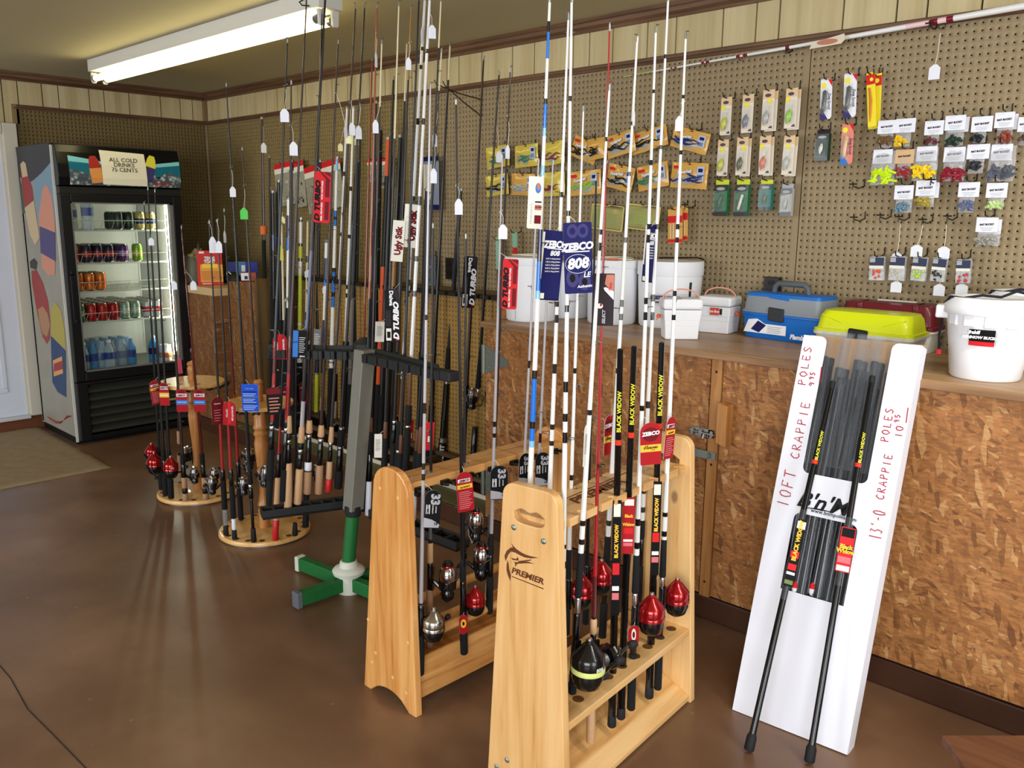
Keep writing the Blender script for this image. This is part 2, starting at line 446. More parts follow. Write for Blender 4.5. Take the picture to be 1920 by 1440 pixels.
def pegboard(name, parent, u0, u1, v0, v1, hu, hv, place, m):
    """perforated hardboard: real 6 mm holes on a 1 inch grid, 5 mm deep"""
    P = 0.0254; r = 0.0031; mg = P / 2
    i0 = math.ceil((u0 + mg - hu) / P); i1 = math.floor((u1 - mg - hu) / P)
    j0 = math.ceil((v0 + mg - hv) / P); j1 = math.floor((v1 - mg - hv) / P)
    us = hu + np.arange(i0, i1 + 1) * P; vs = hv + np.arange(j0, j1 + 1) * P
    U, V = np.meshgrid(us, vs); U = U.ravel(); V = V.ravel(); n = len(U)
    ang = np.arange(8) * math.pi / 4
    sq = np.array([(1, 0), (1, 1), (0, 1), (-1, 1), (-1, 0), (-1, -1), (0, -1), (1, -1)]) * mg
    ci = np.stack([np.cos(ang), np.sin(ang)], 1) * r
    tpl = np.concatenate([np.c_[sq, np.zeros(8)], np.c_[ci, np.zeros(8)], np.c_[ci, np.full(8, 1.0)]])
    uv = np.stack([U, V, np.zeros(n)], 1)[:, None, :] + tpl[None]
    uv = uv.reshape(-1, 3)
    q = []
    for k in range(8):
        k2 = (k + 1) % 8
        q.append((k, k2, 8 + k2, 8 + k)); q.append((8 + k, 8 + k2, 16 + k2, 16 + k))
    F = (np.array(q)[None] + (np.arange(n) * 24)[:, None, None]).reshape(-1, 4)
    a0, a1, b0, b1 = us[0] - mg, us[-1] + mg, vs[0] - mg, vs[-1] + mg
    ex = [(u0, v0, u1, b0), (u0, b1, u1, v1), (u0, b0, a0, b1), (a1, b0, u1, b1)]
    ev = []; ef = []
    for (x0, y0, x1, y1) in ex:
        o = len(uv) + len(ev); ev += [(x0, y0, 0), (x1, y0, 0), (x1, y1, 0), (x0, y1, 0)]; ef.append((o, o + 1, o + 2, o + 3))
    uv = np.concatenate([uv, np.array(ev, float)]); F = np.concatenate([F, np.array(ef)])
    W = place(uv)
    me = bpy.data.meshes.new(name)
    me.vertices.add(len(W)); me.vertices.foreach_set('co', W.astype(np.float32).ravel())
    me.loops.add(F.size); me.loops.foreach_set('vertex_index', F.astype(np.int32).ravel())
    me.polygons.add(len(F)); me.polygons.foreach_set('loop_start', (np.arange(len(F)) * 4).astype(np.int32))
    me.polygons.foreach_set('loop_total', np.full(len(F), 4, np.int32))
    me.update(calc_edges=True); me.validate()
    me.materials.append(m); me.materials.append(mat('hole_bore', (44, 34, 22), 0.9))
    mi = np.zeros(len(F), np.int32); mi[:n * 16][1::2] = 1; me.polygons.foreach_set('material_index', mi)
    return obj(name, me, parent)
back_place = lambda uv: np.stack([uv[:, 0], uv[:, 2] * 0.012, uv[:, 1]], 1)
MZ0, MZ1 = 2.1557, 2.183
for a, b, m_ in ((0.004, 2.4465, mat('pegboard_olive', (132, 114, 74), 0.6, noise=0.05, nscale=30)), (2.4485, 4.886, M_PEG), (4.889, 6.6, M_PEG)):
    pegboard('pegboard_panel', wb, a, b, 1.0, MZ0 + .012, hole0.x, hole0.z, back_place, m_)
# grooved panelling boards above the moulding
def crown_y(px):
    return 188.75 + (103 - 188.75) * (px - 387.5) / 492.5 if px < 880 else 103 - 103 * (px - 880) / 570
gx = [0.0] + [onY(px, crown_y(px)).x for px in (396, 409, 432.5, 445, 467.5, 498.5, 519, 557.5, 572.5, 622, 651, 692, 721.5, 745, 772, 800, 838, 860.6, 903.3, 961, 1002.5, 1075.6, 1106, 1150, 1215, 1269, 1357, 1420, 1464)]
gx += [onY(px, 12).x for px in (1682, 1739, 1841)] + [5.66, 5.86, 6.08, 6.3]
gx = sorted(gx)
i = 0
while i < len(gx) - 1:
    if gx[i + 1] - gx[i] > 0.4: gx.insert(i + 1, (gx[i] + gx[i + 1]) / 2 + 0.03)
    else: i += 1
for a, b in zip(gx[:-1], gx[1:]):
    MB().span((a + .0035, 0.0, MZ0), (b - .0035, 0.012, 2.36)).build('panelling_board', M_PANEL, wb)

wl = struct_root('wall_left')
MB().span((-0.12, YR, 0), (-0.014, 0.02, CEIL)).build('wall_core', M_DARK, wl)
left_place = lambda uv: np.stack([uv[:, 2] * -0.012, uv[:, 0], uv[:, 1]], 1)
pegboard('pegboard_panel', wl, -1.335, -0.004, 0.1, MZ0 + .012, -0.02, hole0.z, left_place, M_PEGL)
ly = [-3.6, -3.35, -3.1, -2.95, -2.7, -2.5, -2.32, -2.2, -1.98, -1.8, -1.7, -1.5] + [onX(px, 148 + px * 0.109).y for px in (1, 31, 77, 108, 166, 194, 241, 300, 337, 360)] + [0.0]
for a, b in zip(sorted(ly)[:-1], sorted(ly)[1:]):
    if b - a > 0.01: MB().span((-0.012, a + .0035, MZ0 if a > -1.36 else 2.06), (0, b - .0035, 2.36)).build('panelling_board', M_PANEL, wl)

# mouldings
def crown(name, pts2, along, m):
    b = MB(); prof = [(0, 2.334), (0.012, 2.334), (0.016, 2.345), (0.030, 2.356), (0.034, 2.372), (0.040, 2.376), (0.040, CEIL), (0, CEIL)]
    if along == 'X': b.prism([(-u, v) for u, v in prof], pts2[0], pts2[1], 'YZ')
    else: b.prism(prof, pts2[0], pts2[1], 'XZ')
    return structure(b.build(name, m))
crown('trim_2', (0, 6.6), 'X', M_TRIM)
crown('trim_3', (-3.6, 0), 'Y', M_TRIM_L)
def cap_mould(name, rng, along, m):
    prof = [(0, MZ0), (0.016, MZ0), (0.019, MZ0 + .008), (0.014, MZ0 + .014), (0.016, MZ1 - .004), (0.008, MZ1 + .002), (0, MZ1 + .002)]
    b = MB()
    if along == 'X': b.prism([(-u, v) for u, v in prof], rng[0], rng[1], 'YZ')
    else: b.prism(prof, rng[0], rng[1], 'XZ')
    return structure(b.build(name, m))
cap_mould('trim_4', (0, 6.6), 'X', M_TRIM)
cap_mould('trim_5', (-1.35, 0), 'Y', M_TRIM_L)
structure(MB().span((0, -1.36, 2.06), (0.016, -1.335, MZ1 + .002)).build('trim_6', M_TRIM_V))
structure(MB().tube([(0.008, -0.008, 0.1), (0.008, -0.008, MZ0)], 0.012, 8).build('trim_7', M_TRIM_V))
structure(MB().span((0, -0.03, MZ1), (0.03, 0, 2.334)).build('trim_8', M_TRIM_V))
structure(MB().span((0, -3.6, 0), (0.02, -0.58, 0.085)).build('baseboard_left', mat('brown_base', (104, 58, 34), 0.5, noise=.1)))

# door on the left wall
d = struct_root('door_1', (0, -1.4, 0.09))
MB().span((0, -1.44, 0.09), (0.045, -1.352, 2.06)).build('casing', mat('door_casing', (196, 190, 176), 0.55), d, 0.006, world=True)
MB().span((0, -2.5, 1.99), (0.045, -1.4405, 2.06)).build('casing', mat('door_casing'), d, 0.006, world=True)
MB().span((0.0, -1.452, 0.09), (0.02, -1.435, 1.99)).build('stop', mat('door_casing'), d, world=True)
MB().span((-0.01, -2.42, 0.1), (0.012, -1.452, 1.99)).build('door_slab', mat('door_white', (206, 212, 226), 0.5), d, world=True)
for (a, b) in ((0.27, 0.92), (1.05, 1.85)):
    for (c, e) in ((-1.98, -1.56), (-2.35, -2.05)):
        f = MB()
        for q in (((c, a), (e, a + .03)), ((c, b - .03), (e, b)), ((c, a + .0305), (c + .03, b - .0305)), ((e - .03, a + .0305), (e, b - .0305))):
            f.span((0.012, q[0][0], q[0][1]), (0.02, q[1][0], q[1][1]))
        f.build('panel_moulding', mat('door_white'), d, 0.003, world=True)
MB().span((-0.01, -2.5, 0.075), (0.05, -1.44, 0.1)).build('threshold', mat('threshold', (190, 192, 196), 0.5), d, 0.004, world=True)

# raised painted curb under the counter run and the pegboard dado behind the wall rods
M_CURB = mat('curb_brown', (74, 46, 32), 0.45, noise=0.12, nscale=18)
M_CURBG = mat('curb_green_grey', (98, 96, 66), 0.6, noise=0.14, nscale=12)
tb = struct_root('trim_9')
MB().span((0.3, -0.60, 0), (6.6, 0, 0.092)).build('curb', M_CURB, tb, 0.006)
MB().span((0.9, -0.585, 0.092), (3.74, -0.42, 0.0945)).build('curb_top', M_CURBG, tb)
wd = struct_root('wall_dado')
pegboard('pegboard_panel', wd, 1.54, 3.74, 0.16, 1.083, hole0.x + .006, hole0.z + .008, lambda uv: np.stack([uv[:, 0], uv[:, 2] * 0.009 - 0.2, uv[:, 1]], 1), M_PEG2)
MB().span((1.54, -0.19, 0.092), (3.74, -0.17, 1.083)).build('dado_core', M_DARK, wd)
MB().span((1.536, -0.205, 0.16), (1.54, 0, 1.083)).build('dado_end', mat('dado_end', (70, 54, 34), 0.7), wd)

# ceiling strip light
fx = thing('strip_light', 'long twin tube fluorescent strip light on the ceiling', 'ceiling light', (2.1, -1.115, CEIL))
M_FIX = mat('fixture_enamel', (206, 204, 196), 0.45)
MB().span((0.86, -1.175, CEIL - .07), (3.33, -1.055, CEIL - .001)).build('housing', M_FIX, fx, 0.004, world=True)
M_TUBE = mat('fluorescent_glow', (255, 250, 214), 0.4, emit=7.5, ecol=(255, 240, 180))
M_TCAP = mat('tube_cap', (150, 150, 146), 0.35, 0.8)
for yy in (-1.148, -1.082):
    tu = MB().tube([(0.90, yy, CEIL - .108), (3.27, yy, CEIL - .108)], 0.0185, 14).build('tube', M_TUBE, fx, world=True)
    for xx, sx in ((0.885, -1), (3.27, 1)):
        MB().lathe([(0.019, 0), (0.019, 0.022), (0.012, 0.024)], 14, (xx, yy, CEIL - .108), Matrix.Rotation(R(90), 3, 'Y')).build('tube_cap', M_TCAP, tu, world=True)
    for xx in (0.868, 3.30):
        MB().prism([(-.017, -.005), (.017, -.005), (.014, -.06), (0.008, -.066), (-.008, -.066), (-.014, -.06)], 0, 0.016, 'YZ').build('lamp_holder', M_FIX, fx, 0.002, loc=Vector((xx, yy, CEIL - .07)) - Vector((2.1, -1.115, CEIL)))
MB().tube([(3.24, -1.18, CEIL - .03), (3.23, -1.2, CEIL - .045), (3.25, -1.2, CEIL - .06), (3.27, -1.18, CEIL - .062)], 0.003, 6).build('cable_loop', M_BLACK, fx, world=True)

# mat by the door
rm = MB(); random.seed(3); g = []
c0, c1, c2, c3 = Vector((1.38, -1.42, 0)), Vector((1.40, -3.1, 0)), Vector((0.03, -3.1, 0)), Vector((0.03, -1.395, 0))
for i in range(61):
    row = []
    for j in range(61):
        u, v = i / 60, j / 60
        p = (c0.lerp(c1, u)).lerp(c3.lerp(c2, u), v)
        e = min(u, v, 1 - u, 1 - v)
        row.append((p.x + random.uniform(-.006, .006), p.y + random.uniform(-.006, .006), 0.001 if e == 0 else 0.008 + random.uniform(0, .005)))
    g.append(row)
rm.sheet(g)
rg = rm.build('door_mat', mat('beige_carpet', (146, 126, 98), 0.95, noise=0.35, nscale=150))
tag(rg, 'worn beige carpet mat on the floor in front of the white door', 'mat')
# ------------------------------------------------------------------ counter run with OSB fronts
CT = 1.032
wt = thing('worktop', 'long worn plywood worktop along the pegboard wall with foam buckets and tackle boxes on it', 'worktop', (4.95, -0.33, 1.0))
MB().span((3.745, -0.652, 1.014), (6.45, -0.002, CT)).build('top_board', M_TOP, wt, 0.003, world=True)
MB().span((3.745, -0.66, 1.006), (6.45, -0.652, CT - .002)).build('edge_strip', wood_mat('edge_ply', (104, 72, 46), (134, 98, 64), (156, 120, 84), 'X', 0.8, .5, knots=False), wt, 0.002, world=True)
def cabinet(label, x0, x1, parts):
    t = thing('cabinet', label, 'cabinet', ((x0 + x1) / 2, -0.32, 0.092))
    MB().span((x0, -0.615, 0.112), (x1, -0.01, 1.006)).build('carcass', M_OSB, t, world=True)
    parts(t)
    return t
def screw(parent, p, r=.004):
    MB().lathe([(r, 0), (r, .001), (r * .5, .0018)], 8, p, Matrix.Rotation(R(90), 3, 'X'), smooth=False).build('screw', M_ZINC, parent, world=True)
def strap_hinge(t, x, z, L=.15):
    h = MB()
    h.prism([(x + .012, z - .062), (x + L, z - .012), (x + L, z + .012), (x + .012, z + .062)], -.636, -.6395, 'XZ')
    h.tube([(x, -.642, z - .066), (x, -.642, z + .066)], .007, 8)
    h.span((x - .018, -.64, z - .064), (x, -.637, z + .064))
    hb = h.build('hinge', M_ZINC, t, world=True)
    for dx, dz in ((.03, .035), (.03, -.035), (.09, 0)): screw(hb, (x + dx, -.6395, z + dz))
def left_parts(t):
    dr = MB().span((3.762, -0.636, 0.118), (4.905, -0.617, 1.005)).build('door', M_OSB, t, world=True)
    strap_hinge(dr, 3.752, .86); strap_hinge(dr, 3.752, .29)
    st = MB().span((4.912, -0.642, 0.112), (4.9525, -0.61, 1.004)).build('stile', M_STILE, t, .001, world=True)
    for z in (.96, .62, .17): MB().lathe([(.005, 0), (.005, .0006)], 10, (4.932, -.6421, z), Matrix.Rotation(R(90), 3, 'X')).build('nail_hole', mat('knot_dark', (52, 30, 16), .8), st, world=True)
    b = MB().span((4.842, -.642, .716), (4.938, -.638, .748))
    b.tube([(4.838, -.648, .733), (4.945, -.648, .731)], .005, 8)
    for xx in (4.85, 4.885, 4.93): b.box((xx, -.647, .732), (.012, .012, .026))
    b.tube([(4.9, -.652, .73), (4.9, -.656, .712)], .0035, 6)
    b.build('slide_bolt', M_STEEL, dr, .001, world=True)
    hs = MB().span((4.868, -.648, .640), (4.950, -.644, .668)); hs.tube([(4.868, -.646, .638), (4.868, -.646, .672)], .006, 8)
    hs.span((4.846, -.645, .64), (4.866, -.642, .668)); hs.tube([(4.925, -.648, .645), (4.925, -.66, .65), (4.925, -.66, .658), (4.925, -.648, .664)], .0025, 6)
    hs.build('hasp', M_ZINC, dr, world=True)
cabinet('OSB fronted cabinet with strap hinges and a bolt, behind the two wooden rod stands', 3.76, 4.954, left_parts)
def right_parts(t):
    dr = MB().span((4.957, -0.636, 0.118), (6.4, -0.617, 1.005)).build('door', M_OSB, t, world=True)
    hp = MB(); hp.prism([(4.966, .715), (5.006, .705), (5.006, .852), (4.966, .86)], -.636, -.684, 'XZ')
    hp.build('handle', M_STILE, dr, .003, world=True)
cabinet('OSB fronted cabinet with a wood block handle, behind the white carton', 4.957, 6.4, right_parts)
# low OSB cabinets in the corner by the drinks cooler
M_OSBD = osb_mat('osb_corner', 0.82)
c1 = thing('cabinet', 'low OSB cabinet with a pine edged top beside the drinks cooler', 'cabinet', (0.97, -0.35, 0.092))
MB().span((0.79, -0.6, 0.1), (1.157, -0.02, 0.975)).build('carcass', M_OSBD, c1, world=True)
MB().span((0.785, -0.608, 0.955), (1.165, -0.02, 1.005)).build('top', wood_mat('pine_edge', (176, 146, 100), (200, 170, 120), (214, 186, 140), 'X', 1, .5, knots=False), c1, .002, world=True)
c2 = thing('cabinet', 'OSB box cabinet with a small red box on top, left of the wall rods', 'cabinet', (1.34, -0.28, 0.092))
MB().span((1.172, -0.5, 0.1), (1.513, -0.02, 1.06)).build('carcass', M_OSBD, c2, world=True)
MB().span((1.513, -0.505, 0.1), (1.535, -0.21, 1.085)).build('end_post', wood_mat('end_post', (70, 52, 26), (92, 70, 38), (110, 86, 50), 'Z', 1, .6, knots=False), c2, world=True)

# ------------------------------------------------------------------ long rod rack on the pegboard dado
M_RACKW = wood_mat('rack_weathered', (58, 44, 28), (84, 64, 40), (106, 84, 56), 'X', 1, .6, knots=False)
wr = thing('long_rod_rack', 'long low wall rack with a dark notched rail holding fishing rods against tan pegboard', 'rod rack', (2.6, -0.3, 0.092))
rail = MB(); x = 1.54
pts = [(1.54, -0.2)]
while x < 3.72:
    pts += [(x + .03, -.262), (x + .045, -.262), (x + .048, -.235), (x + .064, -.235), (x + .067, -.262)]; x += .082
pts = [(1.54, -.262)] + pts[1:] + [(3.74, -.262), (3.74, -.2), (1.54, -.2)]
rail.prism(pts, 1.075, 1.095, 'XY')
rail.build('notched_rail', mat('rail_black', (30, 26, 22), .6), wr, world=True)
MB().span((1.54, -.2, 1.083), (3.74, 0.0, 1.094)).build('ledge', mat('ledge_olive', (118, 100, 66), .6, noise=.05), wr, world=True)
MB().span((1.54, -.27, .186), (3.74, -.235, .206)).build('slat', M_RACKW, wr, .002, world=True)
MB().span((1.54, -.37, .145), (3.74, -.335, .165)).build('slat', M_RACKW, wr, .002, world=True)
MB().span((1.2, -.432, .094), (3.745, -.42, .116)).build('front_strip', mat('strip_white', (214, 208, 190), .55), wr, .002, world=True)
for xx in (1.545, 2.27, 3.0, 3.725): MB().span((xx - .01, -.42, .0945), (xx + .01, -.205, .186)).build('bracket', M_RACKW, wr, world=True)
# ------------------------------------------------------------------ glass door drinks cooler
CX0, CX1, CY0, CY1, CH = 0.075, 0.775, -1.38, -0.60, 1.905
ck = thing('drinks_cooler', 'tall glass door drinks cooler with pictures of iced bottles on its side and header', 'cooler', (0.42, -0.99, 0))
M_CSIDE = mat('cooler_side', (150, 146, 134), 0.45, noise=.16, nscale=9)
M_CIN = mat('cooler_liner', (226, 228, 222), 0.5)
M_CBLK = mat('cooler_black', (17, 18, 19), 0.4)
W = dict(world=True)
MB().span((CX0, CY0, .05), (CX1 - .06, CY0 + .03, 1.89)).build('side_panel', M_CSIDE, ck, .003, **W)
MB().span((CX0, CY1 - .03, .05), (CX1 - .06, CY1, 1.89)).build('side_panel', M_CBLK, ck, .003, **W)
MB().span((CX0, CY0, .05), (CX0 + .03, CY1, 1.89)).build('back_panel', M_CIN, ck, **W)
MB().span((CX0, CY0, 1.87), (CX1 - .06, CY1, CH)).build('top_panel', M_CBLK, ck, .003, **W)
MB().span((CX0 + .03, CY0 + .03, .42), (CX1 - .07, CY1 - .03, .46)).build('cabinet_floor', mat('cooler_floor', (120, 122, 118), .5), ck, **W)
for yy in (CY0 + .03, CY1 - .034):
    MB().span((CX0 + .03, yy, .46), (CX1 - .065, yy + .004, 1.87)).build('liner', M_CIN, ck, **W)
MB().span((CX0 + .03, CY0 + .03, 1.62), (CX1 - .065, CY1 - .03, 1.625)).build('liner', M_CIN, ck, **W)
MB().span((CX0, CY0 + .01, .0), (CX1 - .08, CY1 - .01, .06)).build('plinth', M_CBLK, ck, **W)
# light strip on the outer edge of the side panel
MB().span((CX1 - .066, CY0 - .002, .02), (CX1 - .055, CY0 + .012, 1.89)).build('edge_trim', mat('trim_light', (206, 204, 196), .4), ck, **W)
# door frame, sash and glass
fr = MB()
fz0, fz1 = .42, 1.60
fr.span((CX1 - .06, CY0 + .012, fz0), (CX1 - .005, CY0 + .072, fz1)); fr.span((CX1 - .06, CY1 - .06, fz0), (CX1 - .005, CY1, fz1))
fr.span((CX1 - .06, CY0 + .072, fz1 - .05), (CX1 - .005, CY1 - .06, fz1)); fr.span((CX1 - .06, CY0 + .072, fz0), (CX1 - .005, CY1 - .06, fz0 + .06))
dr = fr.build('door', M_CBLK, ck, .004, **W)
gasket = MB()
for a, b in (((CY0 + .072, fz0 + .06), (CY0 + .082, fz1 - .05)), ((CY1 - .082, fz0 + .06), (CY1 - .06, fz1 - .05)), ((CY0 + .072, fz0 + .06), (CY1 - .06, fz0 + .068)), ((CY0 + .072, fz1 - .058), (CY1 - .06, fz1 - .05))):
    gasket.span((CX1 - .05, a[0], a[1]), (CX1 - .012, b[0], b[1]))
gasket.build('door_gasket', mat('gasket_grey', (126, 128, 126), .4, .3), dr, **W)
gm = bpy.data.materials.new('door_glass'); gm.use_nodes = True
_n = gm.node_tree; _n.nodes.clear()
_o = _n.nodes.new('ShaderNodeOutputMaterial'); _t = _n.nodes.new('ShaderNodeBsdfTransparent'); _g = _n.nodes.new('ShaderNodeBsdfGlossy'); _x = _n.nodes.new('ShaderNodeMixShader'); _fz = _n.nodes.new('ShaderNodeFresnel')
_t.inputs[0].default_value = (.93, .96, .95, 1); _g.inputs['Roughness'].default_value = .04; _fz.inputs[0].default_value = 1.45
_n.links.new(_fz.outputs[0], _x.inputs[0]); _n.links.new(_t.outputs[0], _x.inputs[1]); _n.links.new(_g.outputs[0], _x.inputs[2]); _n.links.new(_x.outputs[0], _o.inputs[0])
M_GLASS = gm
MB().span((CX1 - .034, CY0 + .078, fz0 + .062), (CX1 - .028, CY1 - .066, fz1 - .052)).build('glass_pane', M_GLASS, dr, **W)
MB().prism([(0, 0), (.03, .0), (.03, .02), (.012, .03), (.012, .3), (.03, .31), (.03, .33), (0, .33)], CY0 + .03, CY0 + .05, 'XZ').build('door_handle', M_CBLK, dr, .003, loc=(CX1 - .012 - .42, .99, .80))
MB().span((CX1 - .07, CY0 + .012, 1.60), (CX1 - .01, CY1, 1.645)).build('header_rail', mat('header_rail', (44, 44, 42), .35, .4), ck, .004, **W)
# curved illuminated header
M_HIMG_B = mat('header_black', (14, 15, 17), .2)
hd = MB(); prof = [(CX1 - .07, 1.645), (CX1 + .004, 1.65), (CX1 + .012, 1.70), (CX1 + .008, 1.78), (CX1 - .006, 1.85), (CX1 - .026, 1.895), (CX1 - .07, CH)]
hd.prism(prof, CY0 + .01, CY1, 'XZ')
hb = hd.build('header', M_HIMG_B, ck, .003, **W)
def hx(z):
    P = prof[1:6]
    for (x0, z0), (x1, z1) in zip(P[:-1], P[1:]):
        if z0 <= z <= z1: return x0 + (x1 - x0) * (z - z0) / (z1 - z0)
    return P[-1][0]
def hpatch(name, poly, m, lift=.0015, n=1, parent=None):
    """print on the curved header: outline given as (y, z), bent to the face"""
    b = MB(); bm = bmesh.new()
    vs = [bm.verts.new((0, y, z)) for y, z in poly]; bm.faces.new(vs)
    for zc in (1.70, 1.74, 1.78, 1.815, 1.85, 1.875):
        bmesh.ops.bisect_plane(bm, geom=bm.verts[:] + bm.edges[:] + bm.faces[:], plane_co=(0, 0, zc), plane_no=(0, 0, 1))
    for v in bm.verts: v.co.x = hx(v.co.z) + lift
    me = bpy.data.meshes.new(name); bm.to_mesh(me); bm.free(); me.materials.append(m)
    o = obj(name, me, parent or hb); me.transform(wmat(hb).inverted()); return o
y0, y1 = CY0 + .075, CY1 - .005
M_TEAL = mat('print_teal', (24, 108, 130), .25); M_CYAN = mat('print_cyan', (130, 206, 214), .25)
M_ICE = bpy.data.materials.new('print_ice'); M_ICE.use_nodes = True
_nt = M_ICE.node_tree; _v = _nt.nodes.new('ShaderNodeTexVoronoi'); _v.inputs['Scale'].default_value = 38; _tc = _nt.nodes.new('ShaderNodeTexCoord')
_nt.links.new(_tc.outputs['Object'], _v.inputs['Vector']); _rp = ramp(_nt, [(.08, (206, 214, 216)), (.35, (128, 140, 146)), (.6, (70, 82, 90))])
_nt.links.new(_v.outputs['Distance'], _rp.inputs[0]); _nt.links.new(_rp.outputs[0], _nt.nodes['Principled BSDF'].inputs['Base Color']); _nt.nodes['Principled BSDF'].inputs['Roughness'].default_value = .25
hpatch('header_print', [(y0, 1.72), (y0, 1.80), (y0 + .3, 1.785), (y1, 1.80), (y1, 1.72)], M_TEAL)
hpatch('header_print', [(y0, 1.795), (y0, 1.83), (y0 + .25, 1.795), (y0 + .45, 1.79), (y1, 1.825), (y1, 1.80), (y0 + .45, 1.77), (y0 + .25, 1.78)], M_CYAN, .002)
ice = [(y0, 1.655)] + [(y0 + (y1 - y0) * k / 14, 1.735 + .018 * math.sin(k * 2.1) + .012 * math.cos(k * 3.7)) for k in range(15)] + [(y1, 1.655)]
hpatch('header_print', ice, M_ICE, .0025)
M_REDP = mat('print_red', (172, 44, 40), .35); M_ORP = mat('print_amber', (222, 150, 80), .35); M_YEP = mat('print_yellow', (222, 214, 70), .35); M_PURP = mat('print_purple', (66, 56, 110), .35)
def bottle(cy, z0, z1, w, ca, cb, tilt, lift):
    h = z1 - z0
    rot = lambda p: (cy + p[0] * math.cos(tilt) - p[1] * math.sin(tilt), z0 + p[0] * math.sin(tilt) + p[1] * math.cos(tilt))
    hpatch('bottle_picture', [rot(p) for p in [(-w, 0), (w, 0), (w, h * .55), (-w, h * .55)]], ca, lift)
    hpatch('bottle_picture', [rot(p) for p in [(-w, h * .55), (w, h * .55), (w * .8, h * .85), (w * .45, h), (-w * .45, h), (-w * .8, h * .85)]], cb, lift)
bottle(y0 + .165, 1.67, 1.835, .036, M_ORP, M_REDP, .12, .003)
bottle(y0 + .475, 1.69, 1.86, .034, M_PURP, M_YEP, -.28, .003)
hpatch('header_print', [(y1 - .19, 1.668), (y1 - .07, 1.676), (y1 - .06, 1.684), (y1 - .19, 1.68)], M_REDP, .003)
# paper sign taped to the header
sg = hpatch('paper_sign', [(y0 + .195, 1.662), (y0 + .475, 1.658), (y0 + .47, 1.862), (y0 + .19, 1.873)], mat('sign_paper', (234, 230, 206), .7), .006, parent=None)
M_INK = mat('sign_ink', (60, 58, 52), .7)
so = sg; so.parent = None; so.location = wmat(hb).to_translation()
WM[so.name] = wmat(hb)
tag(so, 'white paper sign reading ALL COLD DRINKS 75 CENTS taped to the cooler header', 'sign')
for s_, z in (('ALL COLD', 1.815), ('DRINKS', 1.785), ('75 CENTS', 1.755)):
    text(s_, .036, M_INK, so, (hx(z) + .0075, y0 + .333, z), (0, 1, 0), (-.2, 0, 1), bold=.012, world=True, wide=1.05)
# lower grille
M_LOUV = mat('louvre_dark', (58, 60, 54), .4, .3)
MB().span((CX1 - .1, CY0 + .02, .06), (CX1 - .085, CY1 - .01, .42)).build('grille_back', M_CBLK, ck, **W)
gf = MB()
gf.span((CX1 - .085, CY0 + .012, .03), (CX1 - .005, CY0 + .08, .415)); gf.span((CX1 - .085, CY1 - .05, .03), (CX1 - .005, CY1, .415))
gf.span((CX1 - .085, CY0 + .08, .03), (CX1 - .02, CY1 - .05, .06)); gf.span((CX1 - .085, CY0 + .08, .395), (CX1 - .01, CY1 - .05, .415))
gf.build('grille_frame', M_CBLK, ck, .005, **W)
for k in range(6):
    z = .075 + k * .053
    MB().prism([(CX1 - .02, z), (CX1 - .016, z + .004), (CX1 - .06, z + .046), (CX1 - .07, z + .044)], CY0 + .08, CY1 - .05, 'XZ').build('louvre', M_LOUV, ck, **W)
MB().span((CX1 - .018, CY1 - .28, .215), (CX1 - .012, CY1 - .12, .228)).build('badge', mat('badge_gold', (196, 186, 130), .4, .5), ck, **W)
# interior light
MB().tube([(CX1 - .085, CY1 - .075, .52), (CX1 - .085, CY1 - .075, 1.58)], .011, 10).build('lamp', mat('cooler_lamp', (255, 255, 236), .4, emit=42.0, ecol=(255, 252, 226)), ck, **W)
# pictures on the side panel (flat print, y = CY0)
M_SDARK = mat('side_black', (34, 34, 38), .35); M_SBLUE = mat('side_blue', (120, 150, 168), .4); M_SGREEN = mat('side_green', (46, 86, 70), .4)
M_SPEACH = mat('side_peach', (206, 140, 116), .45); M_SIVORY = mat('side_ivory', (198, 176, 140), .45); M_SNAVY = mat('side_navy', (36, 62, 104), .45); M_SYEL = mat('side_olive', (172, 158, 70), .45)
M_SRED = mat('side_red', (150, 46, 46), .4); M_STAN = mat('side_tan', (170, 126, 90), .45)
def sprint(px, m, lift):
    P = [onY(x, y, CY0 - lift) for x, y in px]
    b = MB(); b.prism([(p.x, p.z) for p in P], CY0 - lift, CY0 - lift + .0004, 'XZ'); b.build('side_picture', m, ck, **W)
sprint([(29, 276), (91, 268), (96, 305), (80, 322), (62, 338), (48, 345), (36, 330)], M_SDARK, .001)
sprint([(62, 340), (80, 322), (96, 303), (104, 420), (72, 425)], M_SBLUE, .0012)
sprint([(36, 330), (46, 372), (48, 400), (42, 400)], M_SGREEN, .0014)
sprint([(38, 308), (46, 304), (53, 330), (60, 352), (64, 385), (46, 390), (41, 350)], M_SRED, .0018)
sprint([(38, 308), (43, 302), (48, 306), (52, 330), (42, 333)], M_SIVORY, .0020)
sprint([(46, 390), (63, 376), (74, 445), (66, 460), (56, 440)], M_SIVORY, .0020)
sprint([(80, 352), (88, 346), (96, 365), (103, 420), (103, 440), (73, 424), (73, 400)], M_SPEACH, .0022)
sprint([(74, 424), (103, 436), (104, 490), (76, 474)], M_PURP, .0024)
sprint([(78, 470), (103, 488), (103, 515), (90, 516), (78, 500)], M_SPEACH, .0022)
sprint([(56, 490), (64, 484), (70, 492), (68, 506), (57, 502)], M_SDARK, .0018)
sprint([(59, 508), (68, 506), (80, 530), (90, 565), (94, 605), (93, 635), (88, 645), (80, 632), (70, 590), (60, 530)], M_SRED, .0018)
sprint([(71, 580), (80, 574), (89, 588), (94, 610), (88, 632), (80, 625), (74, 605)], M_STAN, .0021)
sprint([(95, 580), (103, 566), (114, 582), (121, 620), (123, 655), (96, 630)], M_SYEL, .0018)
sprint([(95, 630), (123, 658), (124, 745), (108, 735), (98, 716)], M_SNAVY, .0020)
